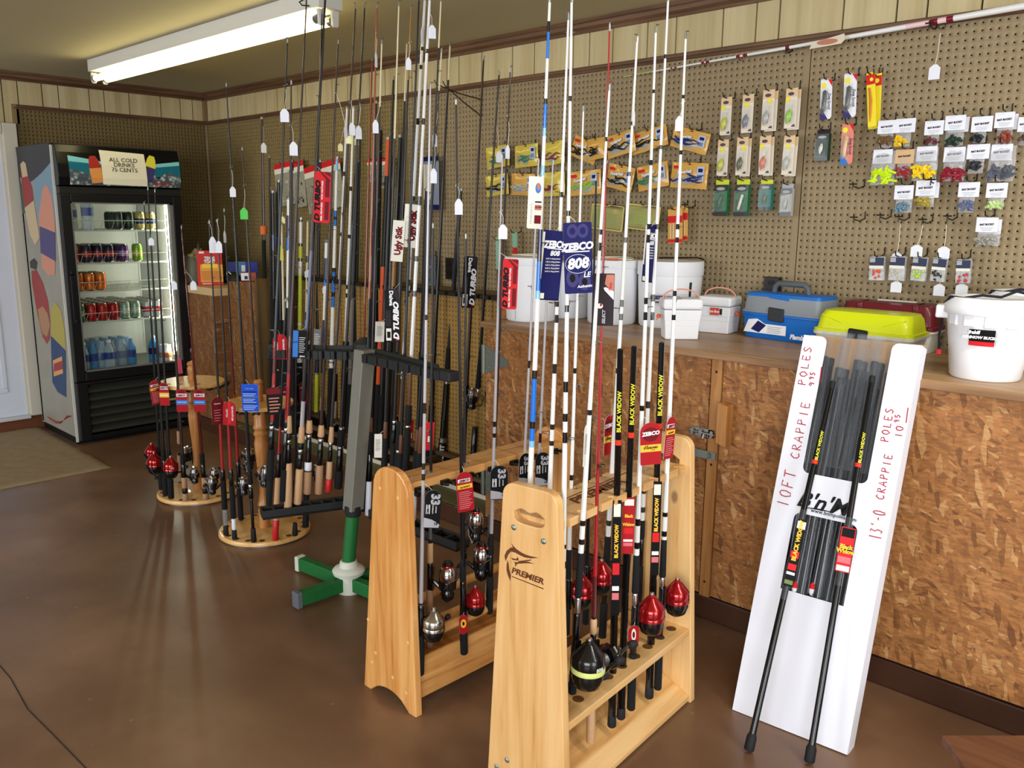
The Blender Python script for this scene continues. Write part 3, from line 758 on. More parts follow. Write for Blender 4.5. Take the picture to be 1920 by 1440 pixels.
sprint([(99, 676), (116, 668), (118, 700), (101, 706)], M_ORP, .0024)
sprint([(101, 682), (117, 676), (118, 692), (101, 697)], M_SRED, .0027)
for pts, w in (([(89, 781), (97, 787), (104, 791), (113, 792), (118, 789)], .004), ([(120, 787), (126, 781), (134, 780)], .004)):
    P = [onY(x, y, CY0 - .002) for x, y in pts]
    b = MB(); b.tube(P, [.003] + [.008] * (len(P) - 2) + [.003], 4); b.build('side_swoosh', M_SRED, ck, **W)
# ------------------------------------------------------------------ shelves and drinks in the cooler
M_WIRE = mat('shelf_wire', (222, 222, 214), .35, .3)
def shelf(z, front=True):
    b = MB(); xa, xb, ya, yb = CX0 + .06, CX1 - .1, CY0 + .04, CY1 - .04
    for k in range(22): 
        y = ya + (yb - ya) * k / 21; b.tube([(xa, y, z), (xb, y, z)], .0018, 4)
    for x_ in (xa, (xa + xb) / 2, xb): b.tube([(x_, ya, z - .004), (x_, yb, z - .004)], .003, 5)
    sh = b.build('shelf', M_WIRE, ck, **W)
    g_ = MB(); g_.tube([(xb + .03, ya, z + .062), (xb + .03, yb, z + .062)], .0025, 5)
    g_.tube([(xb, ya, z), (xb, yb, z)], .004, 5)
    for k in range(10):
        y = ya + (yb - ya) * (k + .3) / 10; g_.tube([(xb, y, z), (xb + .03, y + .012, z + .062)], .002, 4)
    g_.build('shelf_guard', M_WIRE, sh, **W)
SZ = [1.375, 1.165, .985, .785]
for z in SZ: shelf(z)
for yy in (CY0 + .045, CY1 - .045): MB().span((CX0 + .034, yy - .006, .5), (CX0 + .04, yy + .006, 1.55)).build('shelf_standard', M_WIRE, ck, **W)
can_prof = [(.024, 0), (.031, .008), (.033, .014), (.033, .098), (.028, .112), (.026, .1155), (.027, .118), (.025, .1185), (.0235, .1165)]
CANM = {}
M_ALU = mat('can_aluminium', (200, 200, 200), .25, 1.0)
def can_mesh(cols):
    if cols in CANM: return CANM[cols]
    a, b2 = cols
    ma, mb = mat('can_%d_%d_%d' % a, a, .3, .25), mat('can_%d_%d_%d' % b2, b2, .3, .25)
    p = [(.024, 0), (.031, .008), (.033, .014), (.033, .04), (.033, .075), (.033, .098), (.028, .112), (.026, .1155), (.027, .118), (.0235, .1165)]
    me = MB().lathe(p, 12, mis=[2, 0, 0, 1, 0, 0, 2, 2, 2]).mesh('drink_can', [ma, mb, M_ALU]); CANM[cols] = me
    return me
ORD = ('front', 'second', 'third', 'fourth', 'fifth', 'sixth', 'seventh')
def cans(n_across, n_deep, y_from, x_front, z, cols, what, shelf_, step=.0695):
    files = {1: ('only',), 2: ('left', 'right'), 3: ('left', 'middle', 'right')}[n_across]
    for i in range(n_across):
        for j in range(n_deep):
            o = obj('drink_can', can_mesh(cols)); o.location = (x_front - j * step, y_from + i * step, z + .002); o.rotation_euler = (0, 0, random.uniform(0, 6))
            WM[o.name] = Matrix.Translation(o.location)
            tag(o, '%s can, %s in the %s file, on the %s cooler shelf' % (what, ORD[j], files[i], shelf_), 'can', '%s cans on the %s cooler shelf' % (what, shelf_))
XF = CX1 - .145
cans(2, 3, -.975, XF, SZ[0], ((26, 44, 32), (50, 70, 48)), 'dark green', 'top')
cans(2, 3, -.832, XF, SZ[0], ((206, 188, 110), (40, 52, 92)), 'gold and navy', 'top')
cans(1, 4, -1.272, XF, SZ[1], ((206, 108, 76), (196, 90, 66)), 'dull orange', 'second')
cans(3, 4, -1.19, XF, SZ[1], ((24, 30, 52), (176, 54, 46)), 'navy and red', 'second')
cans(1, 3, -.958, XF, SZ[1], ((78, 34, 96), (176, 130, 180)), 'purple', 'second')
cans(1, 1, -.865, XF, SZ[1], ((140, 186, 60), (206, 206, 90)), 'lone lime green', 'second')
cans(3, 3, -1.255, XF, SZ[2], ((226, 118, 34), (206, 96, 30)), 'bright orange', 'third')
cans(1, 2, -1.262, XF, SZ[3], ((60, 110, 60), (190, 196, 180)), 'plain green', 'fourth')
cans(3, 7, -1.19, XF, SZ[3], ((168, 24, 28), (190, 40, 40)), 'red', 'fourth')
cans(2, 7, -.975, XF, SZ[3], ((150, 172, 150), (208, 214, 206)), 'silver green', 'fourth')
cans(2, 5, -.826, XF, SZ[3], ((206, 206, 206), (196, 60, 60)), 'red banded silver', 'fourth')
M_PET = mat('clear_bottle', (206, 224, 232), .08, trans=.0, alpha=.45); M_PETB = mat('blue_label', (58, 78, 150), .4); M_PETW = mat('bottle_cap', (232, 232, 236), .4); M_BLU = mat('blue_wrap', (96, 166, 226), .25, alpha=.75)
def bottle3d(x_, y_, z_, lab, h=.21, r=.031, group=None, lm=None, body=None):
    t = thing('water_bottle', lab, 'bottle', (x_, y_, z_), 0, group)
    MB().lathe([(r * .85, 0), (r, .01), (r, .06), (r * .93, .07), (r, .08), (r, h * .62), (r * .8, h * .74), (r * .42, h * .88), (r * .4, h * .93)], 14).build('bottle_body', body or M_PET, t)
    MB().lathe([(r * 1.01, h * .38), (r * 1.01, h * .6)], 14, cap=False).build('bottle_label', lm or M_PETB, t)
    MB().lathe([(r * .46, h * .92), (r * .46, h), (r * .4, h + .002)], 12).build('bottle_cap', M_PETW, t)
    return t
bottle3d(XF - .02, -1.255, SZ[0] + .002, 'clear water bottle farthest left on the top cooler shelf', .21, .033)
bottle3d(XF, -1.165, SZ[0] + .002, 'tall clear water bottle second from left on the top cooler shelf', .235, .036)
FZ = .4605
for (yy, lab) in ((-1.275, 'small clear water bottle in the lower left corner of the cooler'), (-1.115, 'clear water bottle standing in front of the shrink wrapped pack'), ):
    bottle3d(XF + .04, yy, FZ, lab, .2, .031)
pk = thing('water_pack', 'shrink wrapped pack of water bottles on the cooler floor', 'water pack', (XF - .14, -1.06, FZ))
for i in range(5):
    for j in range(4):
        pb = MB().lathe([(.027, 0), (.03, .01), (.03, .125), (.013, .165), (.013, .185)], 10).build('bottle', M_BLU if (i in (0, 4) or j > 0) else M_PET, pk, loc=(.1 - j * .062, -.13 + i * .063, 0))
        MB().lathe([(.0305, .06), (.0305, .11)], 10, cap=False).build('label', M_PETB, pb)
wrp = MB(); wrp.lathe([(.175, 0.002), (.18, .03), (.18, .15), (.15, .19), (.05, .2)], 20, sx=.8, sy=.95, cap=False)
wrp.build('plastic_wrap', mat('shrink_film', (220, 232, 240), .12, alpha=.22), pk)
bottle3d(XF + .03, -.815, FZ, 'bright blue bottle with a navy label on the cooler floor', .2, .033, body=mat('blue_drink', (70, 160, 230), .15), lm=mat('navy_label', (40, 34, 90), .4))
cb = thing('bagged_ice_pack', 'crumpled white and orange packet beside the blue bottle in the cooler', 'packet', (XF, -.72, FZ))
g = []; random.seed(5)
for i in range(9):
    a = 2 * math.pi * i / 8
    g.append([(.045 * (1 - .25 * k / 4) * math.cos(a) + random.uniform(-.006, .006), .05 * math.sin(a) * (1 - .2 * k / 4) + random.uniform(-.006, .006), .032 * k) for k in range(5)])
g[-1] = g[0]
MB().sheet(g).build('packet_body', mat('packet_white', (214, 206, 200), .3), cb)
MB().lathe([(.046, .04), (.05, .05), (.047, .075)], 9, cap=False).build('packet_band', mat('packet_orange', (206, 110, 70), .4), cb)
# ------------------------------------------------------------------ round rod racks on the floor
def depth(p): return (Vector(p) - CAM).dot(_f)
def proj(p):
    d = Vector(p) - CAM; z = d.dot(_f)
    return 960 + FPX * d.dot(_r) / z, 720 - FPX * d.dot(_u) / z
def seat(px, py, r, z=0.0):
    p = onZ(px, py, z); h = Vector((p.x - CAM.x, p.y - CAM.y, 0)).normalized()
    return p + h * r
M_DISC = wood_mat('disc_pine', (196, 140, 70), (220, 168, 96), (232, 186, 120), 'X', .7, .38, knots=False, coat=.2)
M_POST = wood_mat('turned_post', (158, 96, 44), (186, 122, 62), (204, 144, 82), 'Z', 1.2, .4, knots=False, coat=.2)
M_HOLE = mat('drilled_hole', (96, 58, 26), .8)
def round_rack(label, c, ztop, rt, rb, n, pegs=True):
    t = thing('round_rod_rack', label, 'rod rack', c)
    bd = MB().lathe([(rb - .006, .004), (rb, .008), (rb, .020), (rb - .004, .026), (rb - .006, .0265)], 48, smooth=True).build('base_disc', M_DISC, t)
    MB().lathe([(rb - .012, 0), (rb - .004, .001), (rb - .004, .004)], 40).build('bearing_ring', M_STEEL, t)
    for k in range(n):
        a = 2 * math.pi * k / n + .1
        MB().lathe([(.0135, 0), (.0135, .0006)], 12, ((rb - .03) * math.cos(a), (rb - .03) * math.sin(a), .0268)).build('socket_hole', M_HOLE, bd)
    h = ztop
    pr = [(.026, .0265), (.026, .10), (.03, .11), (.022, .125), (.03, .14), (.024, .155), (.018, .2), (.022, .3), (.03, .40), (.032, .44), (.026, .47), (.034, .485), (.026, .5), (.034, .515), (.028, .53), (.028, h - .012)]
    s = (h - .012) / pr[-1][1]
    pr = [(r, .0265 + (z - .0265) * (h - .0385) / (pr[-1][1] - .0265)) for r, z in pr]
    MB().lathe(pr, 20).build('post', M_POST, t)
    td = MB().lathe([(rt - .003, h - .012), (rt, h - .009), (rt, h + .004), (rt - .003, h + .007)], 44).build('top_disc', M_DISC, t)
    MB().lathe([(.018, h + .007), (.022, h + .02), (.017, h + .035), (.02, h + .045), (.022, h + .075), (.017, h + .088), (.022, h + .095), (.018, h + .105), (.012, h + .11)], 16).build('finial', M_POST, t)
    cm = None
    for k in range(n):
        a = 2 * math.pi * k / n + .1
        if cm is None:
            b = MB(); b.box((0, 0, 0), (.016, .03, .008))
            b.tube([(.006, -.013, 0), (.02, -.015, 0), (.026, -.008, 0)], .004, 6); b.tube([(.006, .013, 0), (.02, .015, 0), (.026, .008, 0)], .004, 6)
            cm = b.mesh('clip', M_BLACK)
        obj('clip', cm, td, loc=((rt - .004) * math.cos(a), (rt - .004) * math.sin(a), h - .016), rot=(0, 0, a))
    return t
RR = .212
c_r1 = seat(375, 949, RR); c_r2 = seat(499, 1028, RR)
z_r1 = above(c_r1, 368, 716).z; z_r2 = above(c_r2, 484, 755).z
round_rack('round pine rod rack on a turned post nearest the drinks cooler', c_r1, z_r1, .165, RR, 18)
round_rack('round pine rod rack on a turned post by the black rod stand', c_r2, z_r2, .155, RR, 18)

# ------------------------------------------------------------------ black rod stand on a green cross foot
sc_ = onZ(655, 1108, 0.0)
st = thing('rod_stand', 'black two armed rod stand on a green cross foot with a white collar', 'rod stand', sc_)
M_GREEN = mat('green_paint', (34, 104, 52), .4, noise=.12, nscale=60)
M_CHIP = mat('chipped_white', (206, 208, 196), .6, noise=.1)
feet = [onZ(*p) for p in ((562, 1140), (566, 1072))]
feet += [sc_ * 2 - feet[0], sc_ * 2 - feet[1]]
for i, q in enumerate(feet):
    v = (q - sc_); a = math.atan2(v.y, v.x); L = v.length
    ft = MB().span((.03, -.019, .012), (L, .019, .066)).build('foot_bar', M_GREEN, st, .003, rot=(0, 0, a))
    MB().span((L - .004, -.022, .006), (L + .02, .022, .07)).build('foot_cap', mat('cap_grey', (96, 100, 106), .55) if i == 0 else M_CHIP, ft, .004)
MB().lathe([(.045, 0), (.045, .075), (.062, .078), (.066, .092), (.058, .102), (.038, .108), (.034, .128), (.03, .132)], 24).build('collar', M_CHIP, st)
hub_lo = above(sc_, 662, 955); z_lo = hub_lo.z
MB().tube([(0, 0, .12), (hub_lo.x - sc_.x, hub_lo.y - sc_.y, z_lo)], .0265, 12).build('green_post', M_GREEN, st)
top_lo = above(sc_, 684, 655)
M_GAL = mat('galvanised', (128, 126, 116), .5, .2, noise=.08)
pa, pb_ = Vector((hub_lo.x, hub_lo.y, z_lo)) - sc_, Vector((top_lo.x, top_lo.y, top_lo.z)) - sc_
pv = MB(); ax = (pb_ - pa)
for (z0, z1, mm) in ((0, 1, 0),):
    q0, q1 = pa, pb_; w = .030
    V = [q + Vector((sx * w, sy * w, 0)) for q in (q0, q1) for sx, sy in ((-1, -1), (1, -1), (1, 1), (-1, 1))]
    pv.add(V, [(0, 1, 2, 3), (4, 7, 6, 5), (0, 4, 5, 1), (1, 5, 6, 2), (2, 6, 7, 3), (3, 7, 4, 0)])
pv.fix = True
pv.build('square_post', M_GAL, st, .003, rot=(0, 0, 0))
M_ARM = mat('arm_plastic', (34, 35, 36), .6, noise=.08, nscale=80)
ZL, ZU = z_lo - .005, above(sc_, 684, 668).z
lu0, lu1 = onZ(503, 664, ZU), onZ(664, 668, ZU)
ru0, ru1 = onZ(678, 672, ZU), onZ(822, 705, ZU)
ll0, ll1 = onZ(492, 966, ZL), onZ(652, 945, ZL)
rl0, rl1 = onZ(690, 962, ZL), onZ(800, 1004, ZL)
def clip_rail(a, b, n, name):
    """foam lined clip rail with open slots along its front edge"""
    v = b - a; L = v.length; ang = math.atan2(v.y, v.x)
    bb = MB(); p = L / n; w = .05
    o = [(0, w), (0, 0)]
    for k in range(n):
        u = p * (k + .5); o += [(p * k + .002, 0), (p * k + .002, .006), (p * k + .004, 0)] if k else []
        o += [(u - .006, 0), (u - .006, .026), (u + .006, .026), (u + .006, 0)]
    o += [(L, 0), (L, w)]
    bb.prism(o, -.016, .016, 'XY')
    return bb.build(name, M_ARM, st, .0015, loc=a - sc_, rot=(0, 0, ang))
def tray(a, b, n, name):
    v = b - a; L = v.length; ang = math.atan2(v.y, v.x); w = .07
    bb = MB(); p = L / n
    bb.span((0, 0, -.014), (L, .010, .014)); bb.span((0, w - .01, -.014), (L, w, .014))
    for k in range(n + 1): bb.span((max(0, p * k - .006), .01, -.012), (min(L, p * k + .006), w - .01, .012))
    t_ = bb.build(name, M_ARM, st, .002, loc=a - sc_, rot=(0, 0, ang))
    MB().span((.002, .002, -.022), (L - .002, w - .002, -.015)).build('tray_floor', M_BLACK, t_)
    return t_
clip_rail(lu0, lu1, 7, 'clip_rail'); clip_rail(ru0, ru1, 7, 'clip_rail')
tray(ll0, ll1, 7, 'butt_tray')
tray(rl0, rl0 + (rl1 - rl0).normalized() * .5, 7, 'butt_tray')
def flatbar(a, b, z0, z1, name):
    v = b - a; L = v.length; ang = math.atan2(v.y, v.x)
    return MB().span((0, -.004, z0), (L, .004, z1)).build(name, M_ARM, st, loc=a - sc_, rot=(0, 0, ang))
hb_ = top_lo + (top_lo - CAM).xy.to_3d().normalized() * .07
for (q, z) in ((lu0, ZU), (ru1, ZU)):
    qq = q + (q - CAM).xy.to_3d().normalized() * .05
    flatbar(Vector((hb_.x, hb_.y, ZU)), Vector((qq.x, qq.y, ZU)), -.012, .03, 'arm_bar')
MB().lathe([(.045, -.02), (.048, .02), (.045, .04), (.02, .06), (.0, .065)], 16).build('hub_cap', M_ARM, st, loc=Vector((hb_.x, hb_.y, ZU)) - sc_)
MB().lathe([(.03, -.02), (.034, .0), (.034, .02), (.02, .03)], 16).build('hub_cap', M_ARM, st, loc=Vector((hub_lo.x, hub_lo.y, ZL)) - sc_)
MB().lathe([(.016, -.012), (.02, 0), (.016, .012)], 12).build('end_boss', M_ARM, st, loc=lu0 - sc_ + Vector((-.004, .012, 0)), rot=(R(90), 0, 0))
MB().box((ru1.x + .02, ru1.y + .03, ZU), (.06, .05, .035)).build('end_boss', M_ARM, st, .006, world=True)

# ------------------------------------------------------------------ honey pine rod stand
PX, PY0, PL = 4.518, -1.79, .735
ps = thing('wooden_rod_stand', 'honey coloured pine rod stand with rounded end panels and seven black clips', 'rod stand', (PX, PY0, 0))
def end_panel(wb_, wt_, h, r, y0, y1, arch=True, sx=0.0):
    o = []
    n = 10
    for k in range(n + 1):
        a = R(8 + 164 * k / n); o.append((sx + wt_ / 2 * math.cos(a) / math.cos(R(8)), h - r + r * math.sin(a) if True else 0))
    top = []
    # rounded shoulders: two quarter circles joined by a flat crown
    rr = min(r, wt_ / 2)
    for k in range(7): a = R(0 + 90 * k / 6); top.append((sx + wt_ / 2 - rr + rr * math.cos(a), h - rr + rr * math.sin(a)))
    for k in range(7): a = R(90 + 90 * k / 6); top.append((sx - wt_ / 2 + rr + rr * math.cos(a), h - rr + rr * math.sin(a)))
    out = top + [(-wb_ / 2, 0.0)]
    if arch:
        out += [(-wb_ / 2 + .035, 0.0)] + [(-wb_ / 2 + .05 + (wb_ - .1) * k / 8, .012 + .028 * math.sin(math.pi * k / 8) ** .7) for k in range(9)] + [(wb_ / 2 - .035, 0)]
    out += [(wb_ / 2, 0.0)]
    b = MB(); b.prism(out, y0, y1, 'XZ'); return b
for (y0, y1) in ((0, .026), (PL - .026, PL)):
    e = end_panel(.262, .165, .762, .072, y0, y1, sx=.022).build('end_panel', M_PINE, ps, .004)
    yy = y0 if y0 == 0 else y1
    for (u, z) in ((-.1, .24), (.097, .235), (-.085, .1), (-.065, .14), (.085, .065), (.02, .09), (-.025, .69), (.06, .68)):
        MB().lathe([(.006, 0), (.006, .001), (.004, .002)], 10, (u, yy, z), Matrix.Rotation(R(90 if y0 == 0 else -90), 3, 'X')).build('wood_plug', mat('plug_wood', (226, 176, 110), .4), e)
tr = MB().span((-.03, .026, .695), (.082, PL - .026, .722)).build('top_rail', M_PINE_Y, ps, .005)
cmesh = None
PCL = []
for k in range(7):
    y = .06 + k * .1
    if cmesh is None:
        b = MB(); b.box((.006, 0, 0), (.012, .03, .014)); b.tube([(.01, -.012, 0), (.026, -.016, 0), (.034, -.009, 0)], .0045, 6); b.tube([(.01, .012, 0), (.026, .016, 0), (.034, .009, 0)], .0045, 6)
        cmesh = b.mesh('clip', M_BLACK)
    obj('clip', cmesh, tr, loc=(.082, y, .7)); PCL.append(Vector((PX + .108, PY0 + y, .7)))
for x_, z_ in ((.096, .232), (-.092, .245)):
    MB().tube([(x_, .026, z_), (x_, PL - .026, z_)], .0155, 12).build('dowel_rail', M_PINE_Y, ps)
b = MB(); b.prism([(.100, .042), (.112, .042), (.098, .165), (.086, .165)], .026, PL - .026, 'XZ'); b.build('lower_board', M_PINE_Y, ps, .003)
b = MB(); b.prism([(-.106, .042), (-.094, .042), (-.080, .165), (-.092, .165)], .026, PL - .026, 'XZ'); b.build('lower_board', M_PINE_Y, ps, .003)
MB().span((-.088, .026, .05), (.094, PL - .026, .064)).build('shelf_board', M_PINE_Y, ps, .002)

# ------------------------------------------------------------------ pale premier rod stand in front
F0 = Vector((5.128, -1.82, 0)); FD = (Vector((5.062, -1.115, 0)) - F0); FL = FD.length; fa = math.atan2(FD.y, FD.x) - math.pi / 2
fs = thing('wooden_rod_stand', 'pale pine rod stand with a brown marlin emblem and handle slot, holding the white rods', 'rod stand', F0, fa)
M_BOLT = M_ZINC
def slot_panel(y0, y1):
    """tapered end panel with rounded shoulders and a hand hole, as an outer ring of quads round the hole"""
    out = []
    wb_, wt_, h, rr = .258, .168, .848, .035
    hole = []
    for k in range(28):
        a = 2 * math.pi * k / 28
        u = .048 * math.copysign(abs(math.cos(a)) ** .55, math.cos(a)); v = .021 * math.copysign(abs(math.sin(a)) ** .7, math.sin(a))
        if math.sin(a) > 0: v *= (.45 + .35 * math.sin(3.1 * (u / .048)) ** 2)
        hole.append((u, .772 + v))
    ts = end_panel(wb_, wt_, h, rr, 0, 1, arch=False)
    o = [(p[0], p[2]) for p in ts.v[:len(ts.v) // 2]]
    bm = bmesh.new()
    lo = [bm.verts.new((u, y0, v)) for u, v in o]; lh = [bm.verts.new((u, y0, v)) for u, v in hole]
    eds = [bm.edges.new((L_[i], L_[(i + 1) % len(L_)])) for L_ in (lo, lh) for i in range(len(L_))]
    bmesh.ops.triangle_fill(bm, use_beauty=True, use_dissolve=False, edges=eds)
    r_ = bmesh.ops.extrude_face_region(bm, geom=bm.faces[:])
    for v in [g for g in r_['geom'] if isinstance(g, bmesh.types.BMVert)]: v.co.y = y1
    bmesh.ops.recalc_face_normals(bm, faces=bm.faces)
    me = bpy.data.meshes.new('end_panel'); bm.to_mesh(me); bm.free(); me.materials.append(M_BIRCH)
    return obj('end_panel', me, fs, .003)
M_BROWNP = mat('burnt_brown', (96, 52, 26), .6)
for (y0, y1) in ((0, .028), (FL - .028, FL)):
    e = slot_panel(y0, y1)
    if y0 == 0:
        near_panel = e
        for (u, z) in ((-.046, .735), (.046, .722), (-.06, .085), (.0, .075), (-.095, .05), (-.02, .03), (.07, .04)):
            MB().lathe([(.0075, 0), (.0075, .0015), (.004, .004), (.0, .0045)], 10, (u, 0, z), Matrix.Rotation(R(90), 3, 'X')).build('bolt_head', M_BOLT, e)
# comb boards
def comb(xa, xb, z0, z1, n, sides, name, dep=.02, rad=.011, parent=None):
    """board along y with round notches on the sides listed"""
    P = []; p = (FL - .056) / n
    def edge(x, sgn):
        q = [(x, .028)]
        for k in range(n):
            yc = .028 + p * (k + .5)
            q.append((x, yc - rad))
            for j in range(7):
                a = R(180 * j / 6); q.append((x - sgn * dep * math.sin(a), yc - rad * math.cos(a)))
            q.append((x, yc + rad))
        q.append((x, FL - .028)); return q
    R_ = edge(xb, 1) if 'R' in sides else [(xb, .028), (xb, FL - .028)]
    L_ = edge(xa, -1) if 'L' in sides else [(xa, .028), (xa, FL - .028)]
    b = MB(); b.prism(R_ + L_[::-1], z0, z1, 'XY')
    return b.build(name, M_BIRCH_Y, parent or fs, .002)
tc_ = comb(-.07, .07, .742, .764, 9, 'LR', 'top_comb')
text('PREMIER', .052, M_BROWNP, tc_, (.005, .30, .7646), (0, 1, 0), (-1, 0, 0), bold=.03, shear=.25, wide=1.25)
MB().span((-.028, .1, .7642), (-.024, .5, .7646)).build('print_line', M_BROWNP, tc_)
comb(.02, .112, .225, .247, 9, '', 'mid_shelf')
for sx in (1,):
    n = 9; p = (FL - .056) / n
    for k in range(n): MB().lathe([(.0155, 0), (.0155, .0007)], 14, (.068, .028 + p * (k + .5), .2473)).build('socket_hole', M_HOLE, fs)
comb(-.112, -.02, .225, .247, 9, '', 'mid_shelf')
b = MB(); b.prism([(.122, .006), (.122, .024), (-.035, .098), (-.05, .084)], .028, FL - .028, 'XZ'); b.build('slant_board', M_BIRCH_Y, fs, .002)
b = MB(); b.prism([(-.05, .084), (-.035, .098), (-.118, .024), (-.118, .006)], .028, FL - .028, 'XZ'); b.build('slant_board', M_BIRCH_Y, fs, .002)
# marlin emblem on the near panel, burnt into the face
def on_near(px, py):
    nrm = Vector((math.sin(fa), -math.cos(fa), 0)); d = ray(px, py)
    t = (F0 - CAM).dot(nrm) / d.dot(nrm); return CAM + d * t
def near_local(px, py):
    q = WM[fs.name].inverted() @ on_near(px, py); return q.x, q.z
def emblem(pxs, name='emblem'):
    b = MB(); b.prism([near_local(*p) for p in pxs], -.0005, .0005, 'XZ'); b.build(name, M_BROWNP, near_panel)
emblem([(948, 1052), (946, 1042), (950, 1033), (957, 1027), (962, 1026), (959, 1019), (963, 1024), (969, 1030), (978, 1036), (986, 1040), (996, 1043), (1010, 1046), (996, 1047), (984, 1045), (975, 1041), (966, 1036), (958, 1034), (953, 1040), (950, 1048)])
emblem([(952, 1050), (950, 1060), (950, 1070), (953, 1080), (957, 1089), (958, 1078), (955, 1068), (954, 1058)])
emblem([(958, 1046), (968, 1048), (971, 1044), (973, 1051), (962, 1050)])
emblem([(963, 1054), (990, 1053), (1002, 1057), (988, 1056), (970, 1057), (966, 1063), (966, 1056)])
emblem([(972, 1052), (996, 1049), (996, 1051), (974, 1055)])
a_, b_ = near_local(957, 1068), near_local(1021, 1092)
dirv = Vector((b_[0] - a_[0], 0, b_[1] - a_[1]))
mid = ((a_[0] + b_[0]) / 2, -.0006, (a_[1] + b_[1]) / 2)
text('PREMIER', dirv.length / 4.9, M_BROWNP, near_panel, mid, dirv, (-dirv.z, 0, dirv.x), bold=.03, shear=.2, wide=1.22)
emblem([(960, 1080), (1019, 1103), (1019, 1105), (960, 1081.5)], 'emblem_line')
# ------------------------------------------------------------------ fishing rods: builder
SH = dict(black=mat('blank_black', (18, 17, 18), .34, coat=.06), white=mat('blank_white', (226, 226, 224), .32, coat=.3), red=mat('blank_red', (158, 26, 30), .25, coat=.4),
          dred=mat('blank_dark_red', (84, 22, 24), .25, coat=.4), brown=mat('blank_brown', (44, 26, 20), .34, coat=.06), silver=mat('blank_silver', (176, 172, 176), .3, .25), blue=mat('blank_blue', (24, 110, 206), .3, coat=.3),
          lblue=mat('blank_light_blue', (128, 186, 232), .3, coat=.3), navy=mat('blank_navy', (22, 34, 84), .3, coat=.3), lime=mat('blank_lime', (206, 220, 60), .35), orange=mat('blank_orange', (206, 84, 40), .35), rust=mat('blank_rust', (140, 62, 30), .3, coat=.3),
          tan=mat('blank_tan', (150, 110, 54), .35), cream=mat('blank_cream', (214, 204, 168), .35), band=mat('blank_band', (20, 16, 16), .25, coat=.4), grey=mat('blank_grey', (96, 92, 92), .3), foam=M_FOAM, cork=M_CORK, corkd=M_CORKD,
          bplas=M_BLACK, gloss=M_BLACKG, chrome=M_CHROME, steel=M_STEEL, plum=mat('blank_plum', (50, 30, 36), .3, coat=.3), rubber=mat('butt_rubber', (26, 26, 28), .7), clear=mat('butt_sleeve', (150, 150, 152), .12, alpha=.5), label=M_PAPER, redlab=mat('red_label', (196, 40, 42), .4),
          spiral=mat('spiral_wrap', (96, 60, 40), .5), pole=mat('pole_black', (10, 10, 11), .2, coat=.25), pred=mat('pole_red_ring', (214, 52, 34), .35), gold=mat('foil_gold', (206, 190, 80), .4))
RIGHT = Vector((_r0.x, _r0.y, 0)); AWAY = Vector((_f.x, _f.y, 0)).normalized()
def heading(a): return RIGHT * math.cos(R(a)) + AWAY * math.sin(R(a))
def onplane(px, py, q, n):
    d = ray(px, py); return CAM + d * ((q - CAM).dot(n) / d.dot(n))

# ---- reels: one of each kind is built, later ones are copies
REELS = {}
def reel_root(kind, mats): return None
M_RRED = mat('reel_red', (158, 14, 20), .22, .55, coat=.6); M_RBLK = mat('reel_black', (12, 12, 13), .25, coat=.4); M_RSIL = mat('reel_silver', (176, 172, 166), .22, 1.0); M_RLINE = mat('reel_line', (196, 206, 120), .4)
M_KNOB = mat('reel_knob', (34, 34, 36), .6)
def crank(parent, c, L, double=True, side=1, m=M_RBLK):
    b = MB(); c = Vector(c)
    b.tube([c, c + Vector((0, side * .018, 0))], .004, 8)
    e1 = c + Vector((.0, side * .018, 0)); d = Vector((.6, 0, .8)) * L
    for s in ((1, -1) if double else (1,)):
        b.tube([e1, e1 + d * s * .5, e1 + d * s + Vector((0, side * .006, 0))], [.0045, .0035, .003], 6)
    h = b.build('reel_handle', m, parent)
    for s in ((1, -1) if double else (1,)):
        MB().lathe([(.004, 0), (.008, .003), (.009, .012), (.006, .02), (.0, .021)], 10, e1 + d * s + Vector((0, side * .004, 0)), Matrix.Rotation(R(-90 * side), 3, 'X')).build('handle_knob', M_KNOB, parent)
